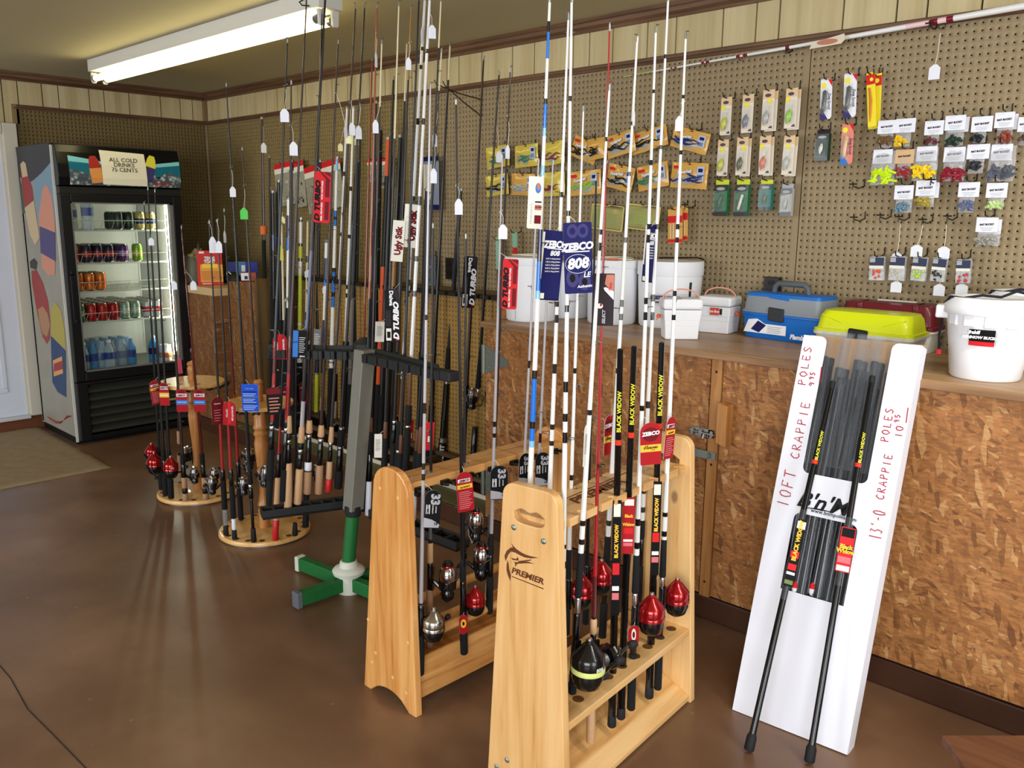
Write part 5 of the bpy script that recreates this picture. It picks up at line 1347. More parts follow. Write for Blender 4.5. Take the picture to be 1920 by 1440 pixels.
def oriented(pa, pb):
    a, b = onZ(*pa, CT + .001), onZ(*pb, CT + .001); v = b - a
    return a, b, math.atan2(v.y, v.x), v.length
M_ROPE = mat('pink_cord', (222, 150, 130), .7)
def foam_box(label, pa, pb, top_px, depth_m, flare=1.16, label_side=False):
    a, b, ang, w = oriented(pa, pb); m = (a + b) / 2; h = above(m, *top_px).z - CT
    yv = Vector((-math.sin(ang), math.cos(ang), 0)); c = m + yv * depth_m / 2
    t = thing('foam_box', label, 'cooler box', c, ang)
    b_ = MB(); w2, d2 = w / 2, depth_m / 2; n = 4
    zs = [0, .33 * h, .34 * h, .46 * h, .47 * h, .72 * h]; fs_ = [1, 1.045, 1.06, 1.075, 1.09, flare]
    V = []
    for z, k in zip(zs, fs_): V += [(-w2 * k, -d2 * k, z), (w2 * k, -d2 * k, z), (w2 * k, d2 * k, z), (-w2 * k, d2 * k, z)]
    F = [(3, 2, 1, 0)] + [(i * 4 + j, i * 4 + (j + 1) % 4, (i + 1) * 4 + (j + 1) % 4, (i + 1) * 4 + j) for i in range(len(zs) - 1) for j in range(4)] + [tuple(range((len(zs) - 1) * 4, len(zs) * 4))]
    b_.add(V, F).build('box_body', M_STYRO, t, .004)
    k = flare + .05
    MB().box((0, 0, h * .86), (w * k, depth_m * k, h * .26)).build('lid', M_STYRO, t, .01)
    P = [(-w2 * k * .92, 0, h * .98)] + [(w2 * k * .92 * math.cos(R(180 - a_)), 0, h * .98 + .035 * math.sin(R(a_))) for a_ in range(0, 181, 15)] + [(w2 * k * .92, 0, h * .98)]
    MB().tube(P, .003, 6).build('rope_handle', M_ROPE, t)
    kn = MB(); kx = -w2 * flare - .012 if not label_side else w2 * flare + .012
    kn.lathe([(.001, -.009), (.008, -.006), (.009, .004), (.003, .008)], 8, (kx, -.01, h * .55)); kn.tube([(kx, -.01, h * .55), (kx * 1.1, -.012, h * .45)], .002, 5)
    kn.build('rope_knot', mat('knot_orange', (226, 96, 60), .6), t)
    if label_side:
        lb = MB(); lb.span((-w * .12, -d2 * 1.1 - .004, h * .48), (w * .32, -d2 * 1.1 - .0025, h * .72)); lo = lb.build('box_label', K['cardw'], t)
        MB().span((-w * .10, -d2 * 1.1 - .006, h * .5), (w * .2, -d2 * 1.1 - .004, h * .70)).build('label_print', mat('label_red', (206, 70, 64), .5), lo)
        text('Ice Box', .014, K['white'], lo, (w * .05, -d2 * 1.1 - .0065, h * .6), (1, 0, 0), (0, 0, 1), bold=.03)
        for q in range(6): MB().span((w * (.22 + .015 * q), -d2 * 1.1 - .006, h * .52), (w * (.228 + .015 * q), -d2 * 1.1 - .004, h * .68)).build('barcode_bar', K['drk'], lo)
    return t
foam_box('small white foam box with a pink rope handle in front of the labelled bucket', (1247, 636.5), (1308.6, 637), (1278, 560), .085)
foam_box('small white foam box with a red label beside the blue tackle box', (1309.7, 622), (1364, 627), (1340, 556), .11, 1.1, True)

# tackle boxes
def shell(w, d, z0, z1, k0, k1, r=.02, n=4):
    """rounded-corner tapered shell as stacked outlines"""
    b = MB(); V = []; rings = [(z0, k0), (z1, k1)]
    return rings
def loft(b, rings, r=.02, n=4, mi=0, close=True):
    V = []; m_ = None
    for (w, d, z, cx, cy, rr) in rings:
        o = rrect(w, d, rr, n, cx, cy); m_ = len(o); V += [(u, v, z) for u, v in o]
    F = [tuple(reversed(range(m_)))] if close else []
    for i in range(len(rings) - 1):
        F += [(i * m_ + j, i * m_ + (j + 1) % m_, (i + 1) * m_ + (j + 1) % m_, (i + 1) * m_ + j) for j in range(m_)]
    if close: F.append(tuple((len(rings) - 1) * m_ + j for j in range(m_)))
    o_ = len(b.v); b.add(V, F, mi, True); return b
M_TBLUE = mat('tackle_blue', (22, 104, 190), .4); M_TGREY = mat('tackle_grey', (132, 138, 146), .45); M_LATCH = mat('latch_dark', (44, 46, 50), .45)
M_TYEL = mat('tackle_yellow', (204, 214, 20), .35, coat=.2); M_TCLR = mat('tackle_clear', (206, 204, 190), .35); M_TMAR = mat('tackle_maroon', (104, 20, 34), .4, coat=.2)
a, b, ang, w = oriented((1390, 630), (1518, 647)); m = (a + b) / 2; hb_l = above(m, 1455, 552).z - CT; d_ = .15
yv = Vector((-math.sin(ang), math.cos(ang), 0)); w = w * 1.12
c = m + yv * (d_ / 2) + Vector((math.cos(ang), math.sin(ang), 0)) * .012
t = thing('tackle_box', 'blue and grey tackle box with a grey carry handle on the worktop', 'tackle box', c, ang)
h = hb_l
bb = loft(MB(), [(w * .93, d_ * .86, 0, 0, 0, .015), (w * .95, d_ * .9, .006, 0, 0, .02), (w, d_, h * .5, 0, 0, .02), (w * 1.03, d_ * 1.04, h * .51, 0, 0, .02), (w * 1.03, d_ * 1.04, h * .56, 0, 0, .02)]).build('tray_base', M_TBLUE, t)
ld = loft(MB(), [(w * 1.03, d_ * 1.04, h * .565, 0, 0, .02), (w * 1.03, d_ * 1.04, h * .6, 0, 0, .02), (w * .99, d_, h * .62, 0, 0, .02), (w * .96, d_ * .92, h * .92, 0, 0, .02)]).build('lid', M_TGREY, t)
loft(MB(), [(w * .965, d_ * .93, h * .92, 0, 0, .02), (w * .95, d_ * .9, h * .985, 0, 0, .02), (w * .9, d_ * .8, h, 0, 0, .02)]).build('lid_top', M_TBLUE, ld)
MB().prism([(-w * .16, h * .9), (w * .12, h * .86), (w * .10, h * .93), (-w * .14, h * .96)], -d_ * .475, -d_ * .44, 'XZ').build('lid_dip', M_TBLUE, ld, .004)
MB().tube([(-.075, .0, h * .97), (-.07, 0, h * 1.13), (-.055, 0, h * 1.2), (.055, 0, h * 1.2), (.07, 0, h * 1.13), (.075, 0, h * .97)], [.010, .011, .012, .012, .011, .010], 10).build('carry_handle', mat('handle_grey', (84, 90, 96), .5), t)
lt = MB().prism([(-w * .13, h * .42), (w * .07, h * .40), (w * .07, h * .69), (-w * .13, h * .71)], -d_ * .565, -d_ * .5, 'XZ'); lt.build('latch', M_LATCH, t, .004)
lab = MB().prism([(-w * .46, h * .12), (-w * .4, h * .40), (-w * .28, h * .43), (-w * .18, h * .33), (w * .1, h * .33), (w * .1, h * .12)], -d_ * .492, -d_ * .488, 'XZ').build('box_label', K['white'], t)
MB().prism([(-w * .36, h * .19), (-w * .27, h * .39), (-w * .16, h * .30), (-w * .25, h * .13)], -d_ * .496, -d_ * .493, 'XZ').build('label_print', K['navy'], lab)
for k in range(4): MB().span((-w * .14, -d_ * .496, h * (.15 + .04 * k)), (w * (.02 + .02 * (k % 2)), -d_ * .493, h * (.165 + .04 * k))).build('label_line', K['sil'], lab)
text('Flambeau', .024, K['white'], t, (w * .3, -d_ * .5 - .003, h * .12), (1, 0, 0), (0, .12, 1), bold=.05, shear=.1)
# yellow one
a, b = onY(1521, 660, -.36), onY(1703, 690, -.36)
cz_ = CT + .001
t = thing('tackle_box', 'bright yellow topped clear tackle box behind the white carton', 'tackle box', ((a.x + b.x) / 2, -.27, cz_), R(1.5))
w = (b.x - a.x) * 1.0; d_ = .19; h = above(Vector(((a.x + b.x) / 2, -.3, 0)), 1612, 583).z - cz_
loft(MB(), [(w * .9, d_ * .86, 0, 0, 0, .02), (w * .92, d_ * .9, .006, 0, 0, .025), (w * .98, d_ * .98, h * .42, 0, 0, .025), (w * 1.02, d_ * 1.04, h * .43, 0, 0, .025), (w * 1.02, d_ * 1.04, h * .5, 0, 0, .025)]).build('tray_base', M_TCLR, t)
ld = loft(MB(), [(w * 1.01, d_ * 1.03, h * .5, 0, 0, .025), (w * 1.01, d_ * 1.03, h * .56, 0, 0, .025), (w * .965, d_ * .97, h * .58, 0, 0, .03), (w * .93, d_ * .9, h * .86, 0, 0, .035), (w * .88, d_ * .78, h * .98, 0, 0, .04), (w * .78, d_ * .6, h, 0, 0, .04)], n=6).build('lid', M_TYEL, t)
MB().prism([(-w * .13, h * .33), (w * .07, h * .30), (w * .08, h * .60), (-w * .115, h * .63)], -d_ * .56, -d_ * .5, 'XZ').build('latch', M_BLACK, t, .005)
for s in (-1, 1): MB().tube([(s * w * .42, -d_ * .44, h * .88), (s * w * .3, -d_ * .46, h * .8), (s * w * .2, -d_ * .465, h * .72)], .002, 5).build('lid_rib', M_TYEL, ld)
# maroon one against the wall
a, b = onY(1566, 640, -.16), onY(1744, 662, -.16)
w = (b.x - a.x); h = above(Vector(((a.x + b.x) / 2, -.1, 0)), 1655, 566).z - cz_; d_ = .14
t = thing('tackle_box', 'dark maroon tackle box against the pegboard behind the yellow one', 'tackle box', ((a.x + b.x) / 2, -.088, cz_))
loft(MB(), [(w * .9, d_ * .88, 0, 0, 0, .015), (w * .97, d_ * .97, h * .42, 0, 0, .02), (w * 1.02, d_ * 1.03, h * .43, 0, 0, .02), (w * 1.02, d_ * 1.03, h * .47, 0, 0, .02)]).build('tray_base', M_TCLR, t)
ld = loft(MB(), [(w * 1.01, d_ * 1.02, h * .475, 0, 0, .02), (w * 1.01, d_ * 1.02, h * .55, 0, 0, .02), (w * .98, d_ * .97, h * .57, 0, 0, .025), (w * .96, d_ * .92, h * .84, 0, 0, .03), (w * .92, d_ * .8, h * .97, 0, 0, .03), (w * .86, d_ * .6, h, 0, 0, .03)], n=5).build('lid', M_TMAR, t)
for s in (-.28, .3): MB().span((s * w - .012, -d_ * .46, h * .6), (s * w + .012, d_ * .3, h * 1.0)).build('lid_strap', M_TMAR, ld, .006)
MB().span((-w * .16, -.008, h + .002), (w * .25, .012, h + .008)).build('carry_handle', mat('handle_pale', (196, 188, 176), .5), t, .003)
# minnow buckets at the right end
def minnow(label, px, pyb, half, top, withlabel):
    c, r, h = base_of(px, pyb, half, top)
    t = thing('minnow_bucket', label, 'bucket', c, math.atan2((CAM - c).y, (CAM - c).x) + R(90))
    MB().lathe([(r * .96, 0), (r, .006), (r * 1.08, h * .3), (r * 1.19, h * .66), (r * 1.21, h * .68), (r * 1.26, h * .84), (r * 1.25, h * .85)], 44).build('bucket_body', M_STYRO, t)
    MB().lathe([(r * 1.33, h * .80), (r * 1.36, h * .82), (r * 1.34, h * .90), (r * 1.24, h * .965), (r * 1.2, h), (r * .9, h * 1.0), (r * .85, h * .985), (.0, h * .985)], 44).build('lid', M_STYRO, t)
    for k in range(5):
        a_ = R(215 + 28 * k); 
        MB().box((r * 1.2 * math.cos(a_), r * 1.2 * math.sin(a_), h * .74), (.035, .012, h * .16), rot=Matrix.Rotation(a_ + R(90), 3, 'Z')).build('moulded_rib', M_STYRO, t, .004)
    MB().box((-r * 1.33, 0, h * .80), (.04, .06, h * .16)).build('handle_lug', M_STYRO, t, .005)
    P = [(-r * 1.3, -.01, h * .9), (-r * 1.15, -r * .5, h * 1.0), (-r * .8, -r * .65, h * .99), (-r * .3, -r * .4, h * 1.03), (r * .2, -r * .5, h * 1.02), (r * .6, -r * .2, h * 1.09), (r * 1.1, 0, h * 1.04)]
    MB().tube(P, .0042, 7).build('cord', mat('navy_cord', (28, 28, 40), .8), t)
    MB().tube([(-r * 1.34, 0, h * .72), (-r * 1.38, .0, h * .5), (-r * 1.34, .0, h * .3)], .004, 6).build('cord', mat('navy_cord'), t)
    MB().lathe([(.002, -.01), (.009, -.006), (.009, .006), (.003, .01)], 8, (-r * 1.34, 0, h * .27)).build('cord_knot', mat('knot_red', (206, 60, 60), .6), t)
    if withlabel:
        zc = h * .52; rr = r * 1.155
        def cyl(u0, u1, z0, z1, mm, nm, par, lift):
            g = []
            for z in (z0, z1):
                rz = (r + (r * 1.19 - r) * (z / (h * .66))) + lift
                g.append([(rz * math.cos(R(270 + u0 + (u1 - u0) * k / 8)), rz * math.sin(R(270 + u0 + (u1 - u0) * k / 8)), z) for k in range(9)])
            return MB().sheet(g).build(nm, mm, par)
        lb = cyl(-26, 8, h * .44, h * .64, K['black'], 'bucket_label', t, .0035)
        cyl(-26, 8, h * .44, h * .495, K['bred'], 'label_print', lb, .0045); cyl(10, 18, h * .46, h * .63, K['cardw'], 'barcode', lb, .0035)
        aa = R(270 - 9); nn = Vector((math.cos(aa), math.sin(aa), 0)); tt = Vector((-nn.y, nn.x, 0))
        text('MINNOW BUCKET', .0105, K['white'], lb, nn * (rr + .0085) + Vector((0, 0, h * .545)), tt, (0, 0, 1), bold=.06, shear=.1, wide=1.1)
        text('frabill', .013, K['white'], lb, nn * (rr + .0085) + tt * -.02 + Vector((0, 0, h * .605)), tt, (0, 0, 1), bold=.05, shear=.2)
    return t
minnow('white minnow bucket with a black and red label at the right end of the worktop', 1844, 716, 60, 557, True)
minnow('second white minnow bucket tucked behind the labelled minnow bucket', 1912, 694, 52, 546, False)
# small block and things at the left end of the worktop
p = onZ(928, 600, CT + .001)
t = MB().box((0, 0, .028), (.13, .07, .056)).build('wood_block', M_OSB, None, .003); t.location = (p.x + .03, p.y + .1, CT + .001); tag(t, 'short OSB offcut block lying on the left end of the worktop', 'wood block')

# ------------------------------------------------------------------ things on the corner cabinets
TZ = 1.006
p = onZ(412, 534, TZ); 
def boxthing(name, label, cat, px_l, px_r, py_b, py_t, z, dep, m, prints=()):
    a, b = onZ(px_l, py_b, z), onZ(px_r, py_b, z); mm = (a + b) / 2; dirx = Vector((1, 0, 0))
    hd = (mm - CAM).xy.normalized(); ang = math.atan2(hd.y, hd.x) - R(90)
    w = (px_r - px_l) * depth(mm) / FPX; h = above(mm, (px_l + px_r) / 2, py_t).z - z
    c = mm + Vector((hd.x, hd.y, 0)) * dep / 2
    t = thing(name, label, cat, c, ang)
    body = MB().span((-w / 2, -dep / 2, 0), (w / 2, dep / 2, h)).build('carton', m, t, .002)
    for i, (mat_, u0, v0, u1, v1) in enumerate(prints):
        MB().span((-w / 2 + u0 * w, -dep / 2 - .0012 - .0002 * i, v0 * h), (-w / 2 + u1 * w, -dep / 2 - .0008 - .0002 * i, v1 * h)).build('carton_print', mat_, body)
    return t, w, h, dep, body
t, w, h, dp, body = boxthing('toast_carton', 'red and yellow picture food carton standing on the corner cabinet', 'carton', 373, 418, 535, 470, TZ, .08, mat('carton_red', (196, 40, 34), .5), ((mat('carton_gold', (226, 160, 56), .5), .12, .1, 1, .6), (mat('carton_toast', (206, 130, 50), .5), .15, .14, .95, .42), (K['white'], .1, .92, .3, .98), (mat('carton_yellow', (240, 206, 60), .5), .2, .5, .8, .62), (mat('carton_red'), 0, 0, 1, .1)))
text('TEXAS', h * .12, K['white'], body, (0, -dp / 2 - .004, h * .78), (1, 0, 0), (0, 0, 1), bold=.06, wide=.8); text('TOAST', h * .12, K['white'], body, (0, -dp / 2 - .004, h * .68), (1, 0, 0), (0, 0, 1), bold=.06, wide=.8)
text('CRUNCHY', h * .06, K['white'], body, (-.02, -dp / 2 - .004, h * .05), (1, 0, 0), (0, 0, 1), bold=.03)
p = onZ(360, 531, TZ); hd = (p - CAM).xy.normalized().to_3d(); k = depth(p) / FPX; p = p + hd * .05
t = thing('plastic_jug', 'translucent milk jug shaped plastic jug beside the food carton', 'jug', p, .5)
h = (531 - 478) * k
MB().lathe([(.058, 0), (.062, .01), (.062, h * .55), (.05, h * .74), (.022, h * .9), (.02, h * .94)], 16, sx=1, sy=.9).build('jug_body', mat('jug_grey', (150, 154, 136), .4), t)
MB().tube([(.05, 0, h * .62), (.06, 0, h * .75), (.045, 0, h * .88), (.02, 0, h * .9)], .009, 8).build('jug_handle', mat('jug_grey'), t)
MB().lathe([(.023, h * .93), (.024, h), (.02, h + .003)], 12).build('jug_cap', mat('cap_cream', (206, 200, 140), .5), t)
p2 = p + hd * .17 + Vector((0.03, .04, 0))
bg = thing('plastic_bag', 'bulging white plastic carrier bag behind the jug on the corner cabinet', 'bag', Vector((p2.x, p2.y, TZ)))
random.seed(11); g = []
for i in range(11):
    z = i / 10; row = []
    rr = .085 * (1 - .12 * math.cos(z * 6)) * (1 - max(0, z - .72) * 2.6)
    for j in range(17):
        a_ = 2 * math.pi * (j % 16) / 16; random.seed(i * 31 + (j % 16)); q = 1 + random.uniform(-.1, .1)
        row.append((rr * q * math.cos(a_) * 1.15, rr * q * math.sin(a_), z * .23 + random.uniform(-.008, .008) * (i > 0)))
    g.append(row)
MB().sheet(g).build('bag_body', mat('bag_white', (206, 202, 178), .4), bg)
MB().sheet([[(-.03, 0, .20), (.0, .01, .205), (.03, 0, .20)], [(-.05, .02, .24), (.01, 0, .235), (.05, -.01, .255)], [(-.06, .03, .262), (.0, .0, .25), (.062, -.02, .285)]]).build('bag_ears', mat('bag_white'), bg)
t, w, h, dp, body = boxthing('blue_carton', 'long blue and violet carton leaning back on the OSB box cabinet', 'carton', 426, 483, 519, 492, 1.062, .05, mat('carton_blue', (34, 44, 140), .45), ((mat('carton_sky', (60, 120, 176), .5), .3, .0, .62, 1), (K['white'], .48, .3, .6, .75)))
wmv = Vector(t.location); t.location = wmv + (wmv - CAM).xy.normalized().to_3d() * .1 + Vector((0, 0, 0))
t2, w, h, dp, body = boxthing('small_red_carton', 'small red and white carton at the right of the OSB box cabinet top', 'carton', 453, 480, 527, 511, 1.062, .05, mat('carton_brick', (150, 66, 44), .5), ((K['white'], .0, .1, .5, .95), (K['mauve'], .22, .2, .44, .6)))
p = onZ(438, 527, 1.062); 
bl = thing('black_pouch', 'dark crumpled pouch lying beside the small red carton', 'pouch', p + (p - CAM).xy.normalized().to_3d() * .03)
random.seed(2)
MB().lathe([(.06, 0), (.062, .012), (.05, .035), (.025, .055), (.0, .058)], 12, sx=1.1, sy=.7).build('pouch_body', mat('pouch_black', (18, 18, 18), .6), bl)
MB().tube([(-.03, -.03, .04), (0, -.04, .065), (.03, -.03, .045)], .003, 6).build('pouch_strap', M_STRING, bl)
# ------------------------------------------------------------------ goods hanging on the pegboard
mat('pole_yellow', (214, 206, 40), .4)
HOOKM = mat('hook_wire', (52, 46, 42), .45, .6)
HK = {}
def peg_hook(x, z, L=.10, label=None, cross=False, group='wire hooks in the pegboard'):
    """bent wire hook plugged into the board at (x, z), reaching L into the room with its tip turned up"""
    k = (round(L, 2), cross)
    if k not in HK:
        b = MB(); b.tube([(0, .002, .0), (0, -.012, -.002), (0, -L * .5, -.010), (0, -L, -.004), (0, -L - .008, .012)], .0023, 6)
        b.tube([(0, .002, 0), (0, -.003, .002), (0, -.004, .022), (0, .003, .026)], .0023, 6)
        if cross: b.tube([(-.014, -L - .004, .004), (.014, -L - .004, .004)], .0028, 6); b.tube([(0, -L - .004, .004), (0, -L - .006, -.016)], .002, 5)
        HK[k] = b.mesh('peg_hook', HOOKM)
    o = obj('peg_hook', HK[k]); o.location = (x, 0.0, z); WM[o.name] = Matrix.Translation(o.location)
    tag(o, label, 'hook', group)
    return o
def frame_at(cx, cy, w, h, y):
    l, r = onY(cx - w / 2, cy, y), onY(cx + w / 2, cy, y); t_, b_ = onY(cx, cy - h / 2, y), onY(cx, cy + h / 2, y)
    return onY(cx, cy, y), (r.x - l.x), (t_.z - b_.z)
def hung(name, label, cat, cx, cy, w, h, y, tilt, group, hook=True, hw=0.0, cross=False):
    c, W_, H_ = frame_at(cx, cy, w, h, y)
    ct, s_ = math.cos(R(tilt)), math.sin(R(tilt))
    W2_ = W_; H2_ = H_
    if tilt:  # undo the growth of the bounding box of a tilted pack
        a = abs(R(tilt)); den = math.cos(2 * a)
        W2_ = max(W_ * .6, (W_ * math.cos(a) - H_ * math.sin(a)) / den); H2_ = max(H_ * .6, (H_ * math.cos(a) - W_ * math.sin(a)) / den)
    M = Matrix.Translation(c) @ Matrix.Rotation(R(-tilt), 4, 'Y')
    t = thing(name, label, cat, group=group, mw=M)
    if hook:
        hx_ = c.x + s_ * -H2_ * .5 * 0 - math.sin(R(tilt)) * H2_ * .44; hz_ = c.z + ct * H2_ * .44
        peg_hook(hx_, hz_ + .012, max(.05, -y + .02), 'wire hook carrying the ' + label.split(',')[0].split(' in the ')[0].split(' on the ')[0].split(' at the ')[0], cross)
    return t, W2_, H2_
def pillow(W_, H_, bulge, seed, nx=7, nz=6, x0=None, x1=None, z0=None, z1=None, jit=.0012):
    random.seed(seed); x0 = -W_ / 2 if x0 is None else x0; x1 = W_ / 2 if x1 is None else x1; z0 = -H_ / 2 if z0 is None else z0; z1 = H_ / 2 if z1 is None else z1
    g = []
    for i in range(nz):
        row = []
        for j in range(nx):
            u, v = j / (nx - 1), i / (nz - 1); e = (4 * u * (1 - u)) ** .6 * (4 * v * (1 - v)) ** .6
            row.append((x0 + (x1 - x0) * u + random.uniform(-jit, jit), -bulge * e + random.uniform(-jit, jit) * 1.6, z0 + (z1 - z0) * v + random.uniform(-jit, jit)))
        g.append(row)
    b = MB(); b.sheet(g); b.sheet([[(p[0], .0015, p[2]) for p in row] for row in g]); return b
def worms(parent, m, W_, H_, zc, n, seed, y=-.008, rad=.0028, ln=.5, name='soft_bait'):
    random.seed(seed)
    for k in range(n):
        x = random.uniform(-.36, .2) * W_; z = zc + random.uniform(-.14, .14) * H_; b = MB()
        L_ = W_ * random.uniform(.3, ln); P = [(x + L_ * q / 5 - L_ * .3, y - .002 * (k % 3), z + .006 * math.sin(q * 1.3 + k) + .3 * L_ * (q / 5 - .5) * random.uniform(-.4, .4)) for q in range(6)]
        b.tube(P, [rad, rad * 1.1, rad, rad * .8, rad * .7, rad * .3], 5); b.build(name, m, parent)
M_BAGY = mat('bag_yellow', (206, 184, 76), .25, coat=.4); M_BAGO = mat('bag_orange', (214, 164, 80), .25, coat=.4); M_BAGC = mat('bag_clear_front', (186, 184, 176), .10, alpha=.72, coat=.5)
M_WDK = mat('worm_dark', (34, 34, 36), .3); M_WGR = mat('worm_green', (70, 130, 96), .3); M_WRD = mat('worm_red', (140, 50, 36), .3); M_WBL = mat('worm_blue', (36, 52, 120), .3); M_WSL = mat('worm_silver', (190, 190, 180), .3); M_WLM = mat('worm_lime', (150, 206, 60), .35)
GB = 'soft bait bags on the pegboard'
def bait_bag(label, cx, cy, w, h, tilt, body, worm, seed, word=True, bar=True, y=-.07):
    t, W_, H_ = hung('soft_bait_bag', label, 'bait bag', cx, cy, w, h, y, tilt, GB)
    bg = pillow(W_, H_, .012, seed).build('bag', body, t)
    wn = pillow(W_, H_, .013, seed + 1, x0=-W_ * .46, x1=W_ * .36, z0=-H_ * .44, z1=H_ * .16).build('clear_window', M_BAGC, t)
    worms(t, worm, W_, H_, -H_ * .12, 5, seed, -.017, .0036)
    MB().prism([(-W_ * .06, H_ * .43), (0, H_ * .40), (W_ * .06, H_ * .43), (0, H_ * .46)], -.005, -.004, 'XZ').build('hang_hole', HOOKM, t)
    if word:
        text('Powerbait', H_ * .20, mat('word_shadow', (40, 38, 44), .5), t, (-W_ * .08, -.0158, H_ * .115), (1, 0, .16), (-.16, 0, 1), bold=.07, shear=.2, wide=.8)
        text('Powerbait', H_ * .20, K['white'], t, (-W_ * .08, -.0165, H_ * .125), (1, 0, .16), (-.16, 0, 1), bold=.035, shear=.2, wide=.8)
        MB().prism(rrect(W_ * .2, H_ * .12, .003, 3, -W_ * .3, H_ * .3), -.0135, -.0125, 'XZ').build('maker_mark', K['bred'], t)
    if bar:
        lb = MB().span((W_ * .24, -.0125, -H_ * .2), (W_ * .44, -.0115, H_ * .36)).build('price_label', mat('label_blue', (176, 190, 214), .5), t)
        for k in range(4): MB().span((W_ * (.27 + .035 * k), -.0132, -H_ * .14), (W_ * (.285 + .035 * k), -.0126, H_ * .04)).build('barcode_bar', K['navy'], lb)
        MB().span((W_ * .28, -.0132, H_ * .14), (W_ * .40, -.0126, H_ * .28)).build('label_print', K['navy'], lb)
    return t
BB = [('yellow bag of green worms, upper left of the soft bait bags', 933, 294, 45, 47, 6, M_BAGY, M_WGR), ('yellow bag of pale green worms, second in the upper row', 987, 292, 45, 46, 4, M_BAGY, M_WGR), ('yellow bag of red worms, third in the upper row', 1039, 287, 40, 48, 6, M_BAGY, M_WRD),
      ('orange bag hanging tilted down to the right in the upper row', 1096, 281, 56, 60, -20, M_BAGO, M_WDK), ('orange bag behind the tilted bag in the upper row', 1118, 279, 36, 44, 6, M_BAGO, M_WDK), ('orange bag of dark worms right of the tilted bag in the upper row', 1164, 270, 58, 54, 11, M_BAGO, M_WDK),
      ('wide orange bag of dark worms, second last in the upper row', 1217, 262, 72, 56, 12, M_BAGO, M_WDK), ('orange bag with blue letters at the right end of the upper row', 1294, 263, 76, 60, -15, M_BAGO, M_WBL),
      ('yellow bag of silver worms, left end of the lower row', 932, 347, 44, 45, 6, M_BAGY, M_WDK), ('orange bag of silver worms behind the white sleeve card in the lower row', 980, 346, 46, 44, -3, M_BAGO, M_WSL), ('yellow bag of dark red worms, third in the lower row', 1039, 345, 40, 47, 2, M_BAGY, M_WRD),
      ('orange bag with a lime grub in the lower row', 1096, 343, 62, 50, 3, M_BAGO, M_WLM), ('orange bag of black worms tilted right in the lower row', 1163, 333, 56, 58, -12, M_BAGO, M_WDK), ('orange bag of grey green worms, second last in the lower row', 1224, 331, 63, 57, 9, M_BAGO, M_WGR), ('orange bag of dark blue worms at the right end of the lower row', 1292, 329, 71, 54, -4, M_BAGO, M_WBL)]
for i, (lb, cx, cy, w, h, tl, bm_, wm_) in enumerate(BB): bait_bag(lb, cx, cy, w, h, tl, bm_, wm_, 40 + i, word=(w > 50), bar=(w > 42), y=-.06 - .012 * (i % 3))
M_CLAM = mat('clamshell', (196, 196, 130), .1, alpha=.5, coat=.6)
for i, (lb, cx, cy, m_) in enumerate((('left pale yellow clamshell of grubs under the bait bags', 1138, 408, M_WGR), ('right pale yellow clamshell of grubs under the bait bags', 1206, 408, M_WLM))):
    t, W_, H_ = hung('grub_clamshell', lb, 'lure pack', cx, cy, 64, 54, -.06, -5, 'clamshell packs under the bait bags')
    MB().prism(rrect(W_, H_, .008, 4), -.001, .001, 'XZ').build('backing_card', mat('clam_card', (206, 186, 110), .5), t)
    MB().prism([(-W_ * .5, H_ * .2), (W_ * .1, H_ * .48), (W_ * .46, H_ * .46), (W_ * .46, H_ * .34), (0, H_ * .34)], -.0022, -.0012, 'XZ').build('card_print', K['drk'], t)
    for k in range(5): MB().tube([(-W_ * .36 + k * .004, -.006, -H_ * .3 + k * H_ * .1), (0, -.009, -H_ * .22 + k * H_ * .1), (W_ * .34, -.006, -H_ * .28 + k * H_ * .1)], [.003, .004, .0015], 6).build('grub', m_, t)
    MB().lathe([(H_ * .11, -.001), (H_ * .11, 0)], 14, (W_ * .25, -.003, H_ * .26), Matrix.Rotation(R(90), 3, 'X'), smooth=False).build('price_dot', K['yel'] if i == 0 else K['bred'], t)
    loft(MB(), [(W_ * .94, H_ * .9, .001, 0, 0, .008), (W_ * .88, H_ * .8, .014, 0, 0, .01)]).build('clear_shell', M_CLAM, t, rot=(R(90), 0, 0))
for i, (lb, cx, cy) in enumerate((('red and orange pack of pale worms under the bait bags, front one', 1266, 424), ('orange pack of worms behind the red and orange one', 1276, 419))):
    t, W_, H_ = hung('worm_pack', lb, 'lure pack', cx, cy, 30, 66, -.075 + .02 * i, 3, 'worm packs under the bait bags')
    MB().prism(rrect(W_, H_, .003, 2), -.001, .001, 'XZ').build('backing_card', M_BAGO, t)
    MB().span((-W_ * .5, -.002, H_ * .1), (W_ * .5, -.0012, H_ * .3)).build('card_print', K['bred'], t); MB().span((-W_ * .5, -.002, -H_ * .48), (W_ * .5, -.0012, -H_ * .38)).build('card_print', K['bred'], t)
    for k in range(4): MB().tube([(-W_ * .3 + k * W_ * .2, -.004, -H_ * .35), (-W_ * .28 + k * W_ * .2, -.005, .0), (-W_ * .3 + k * W_ * .2, -.004, H_ * .08)], .0028, 6).build('worm', mat('worm_pale', (222, 196, 160), .4), t)
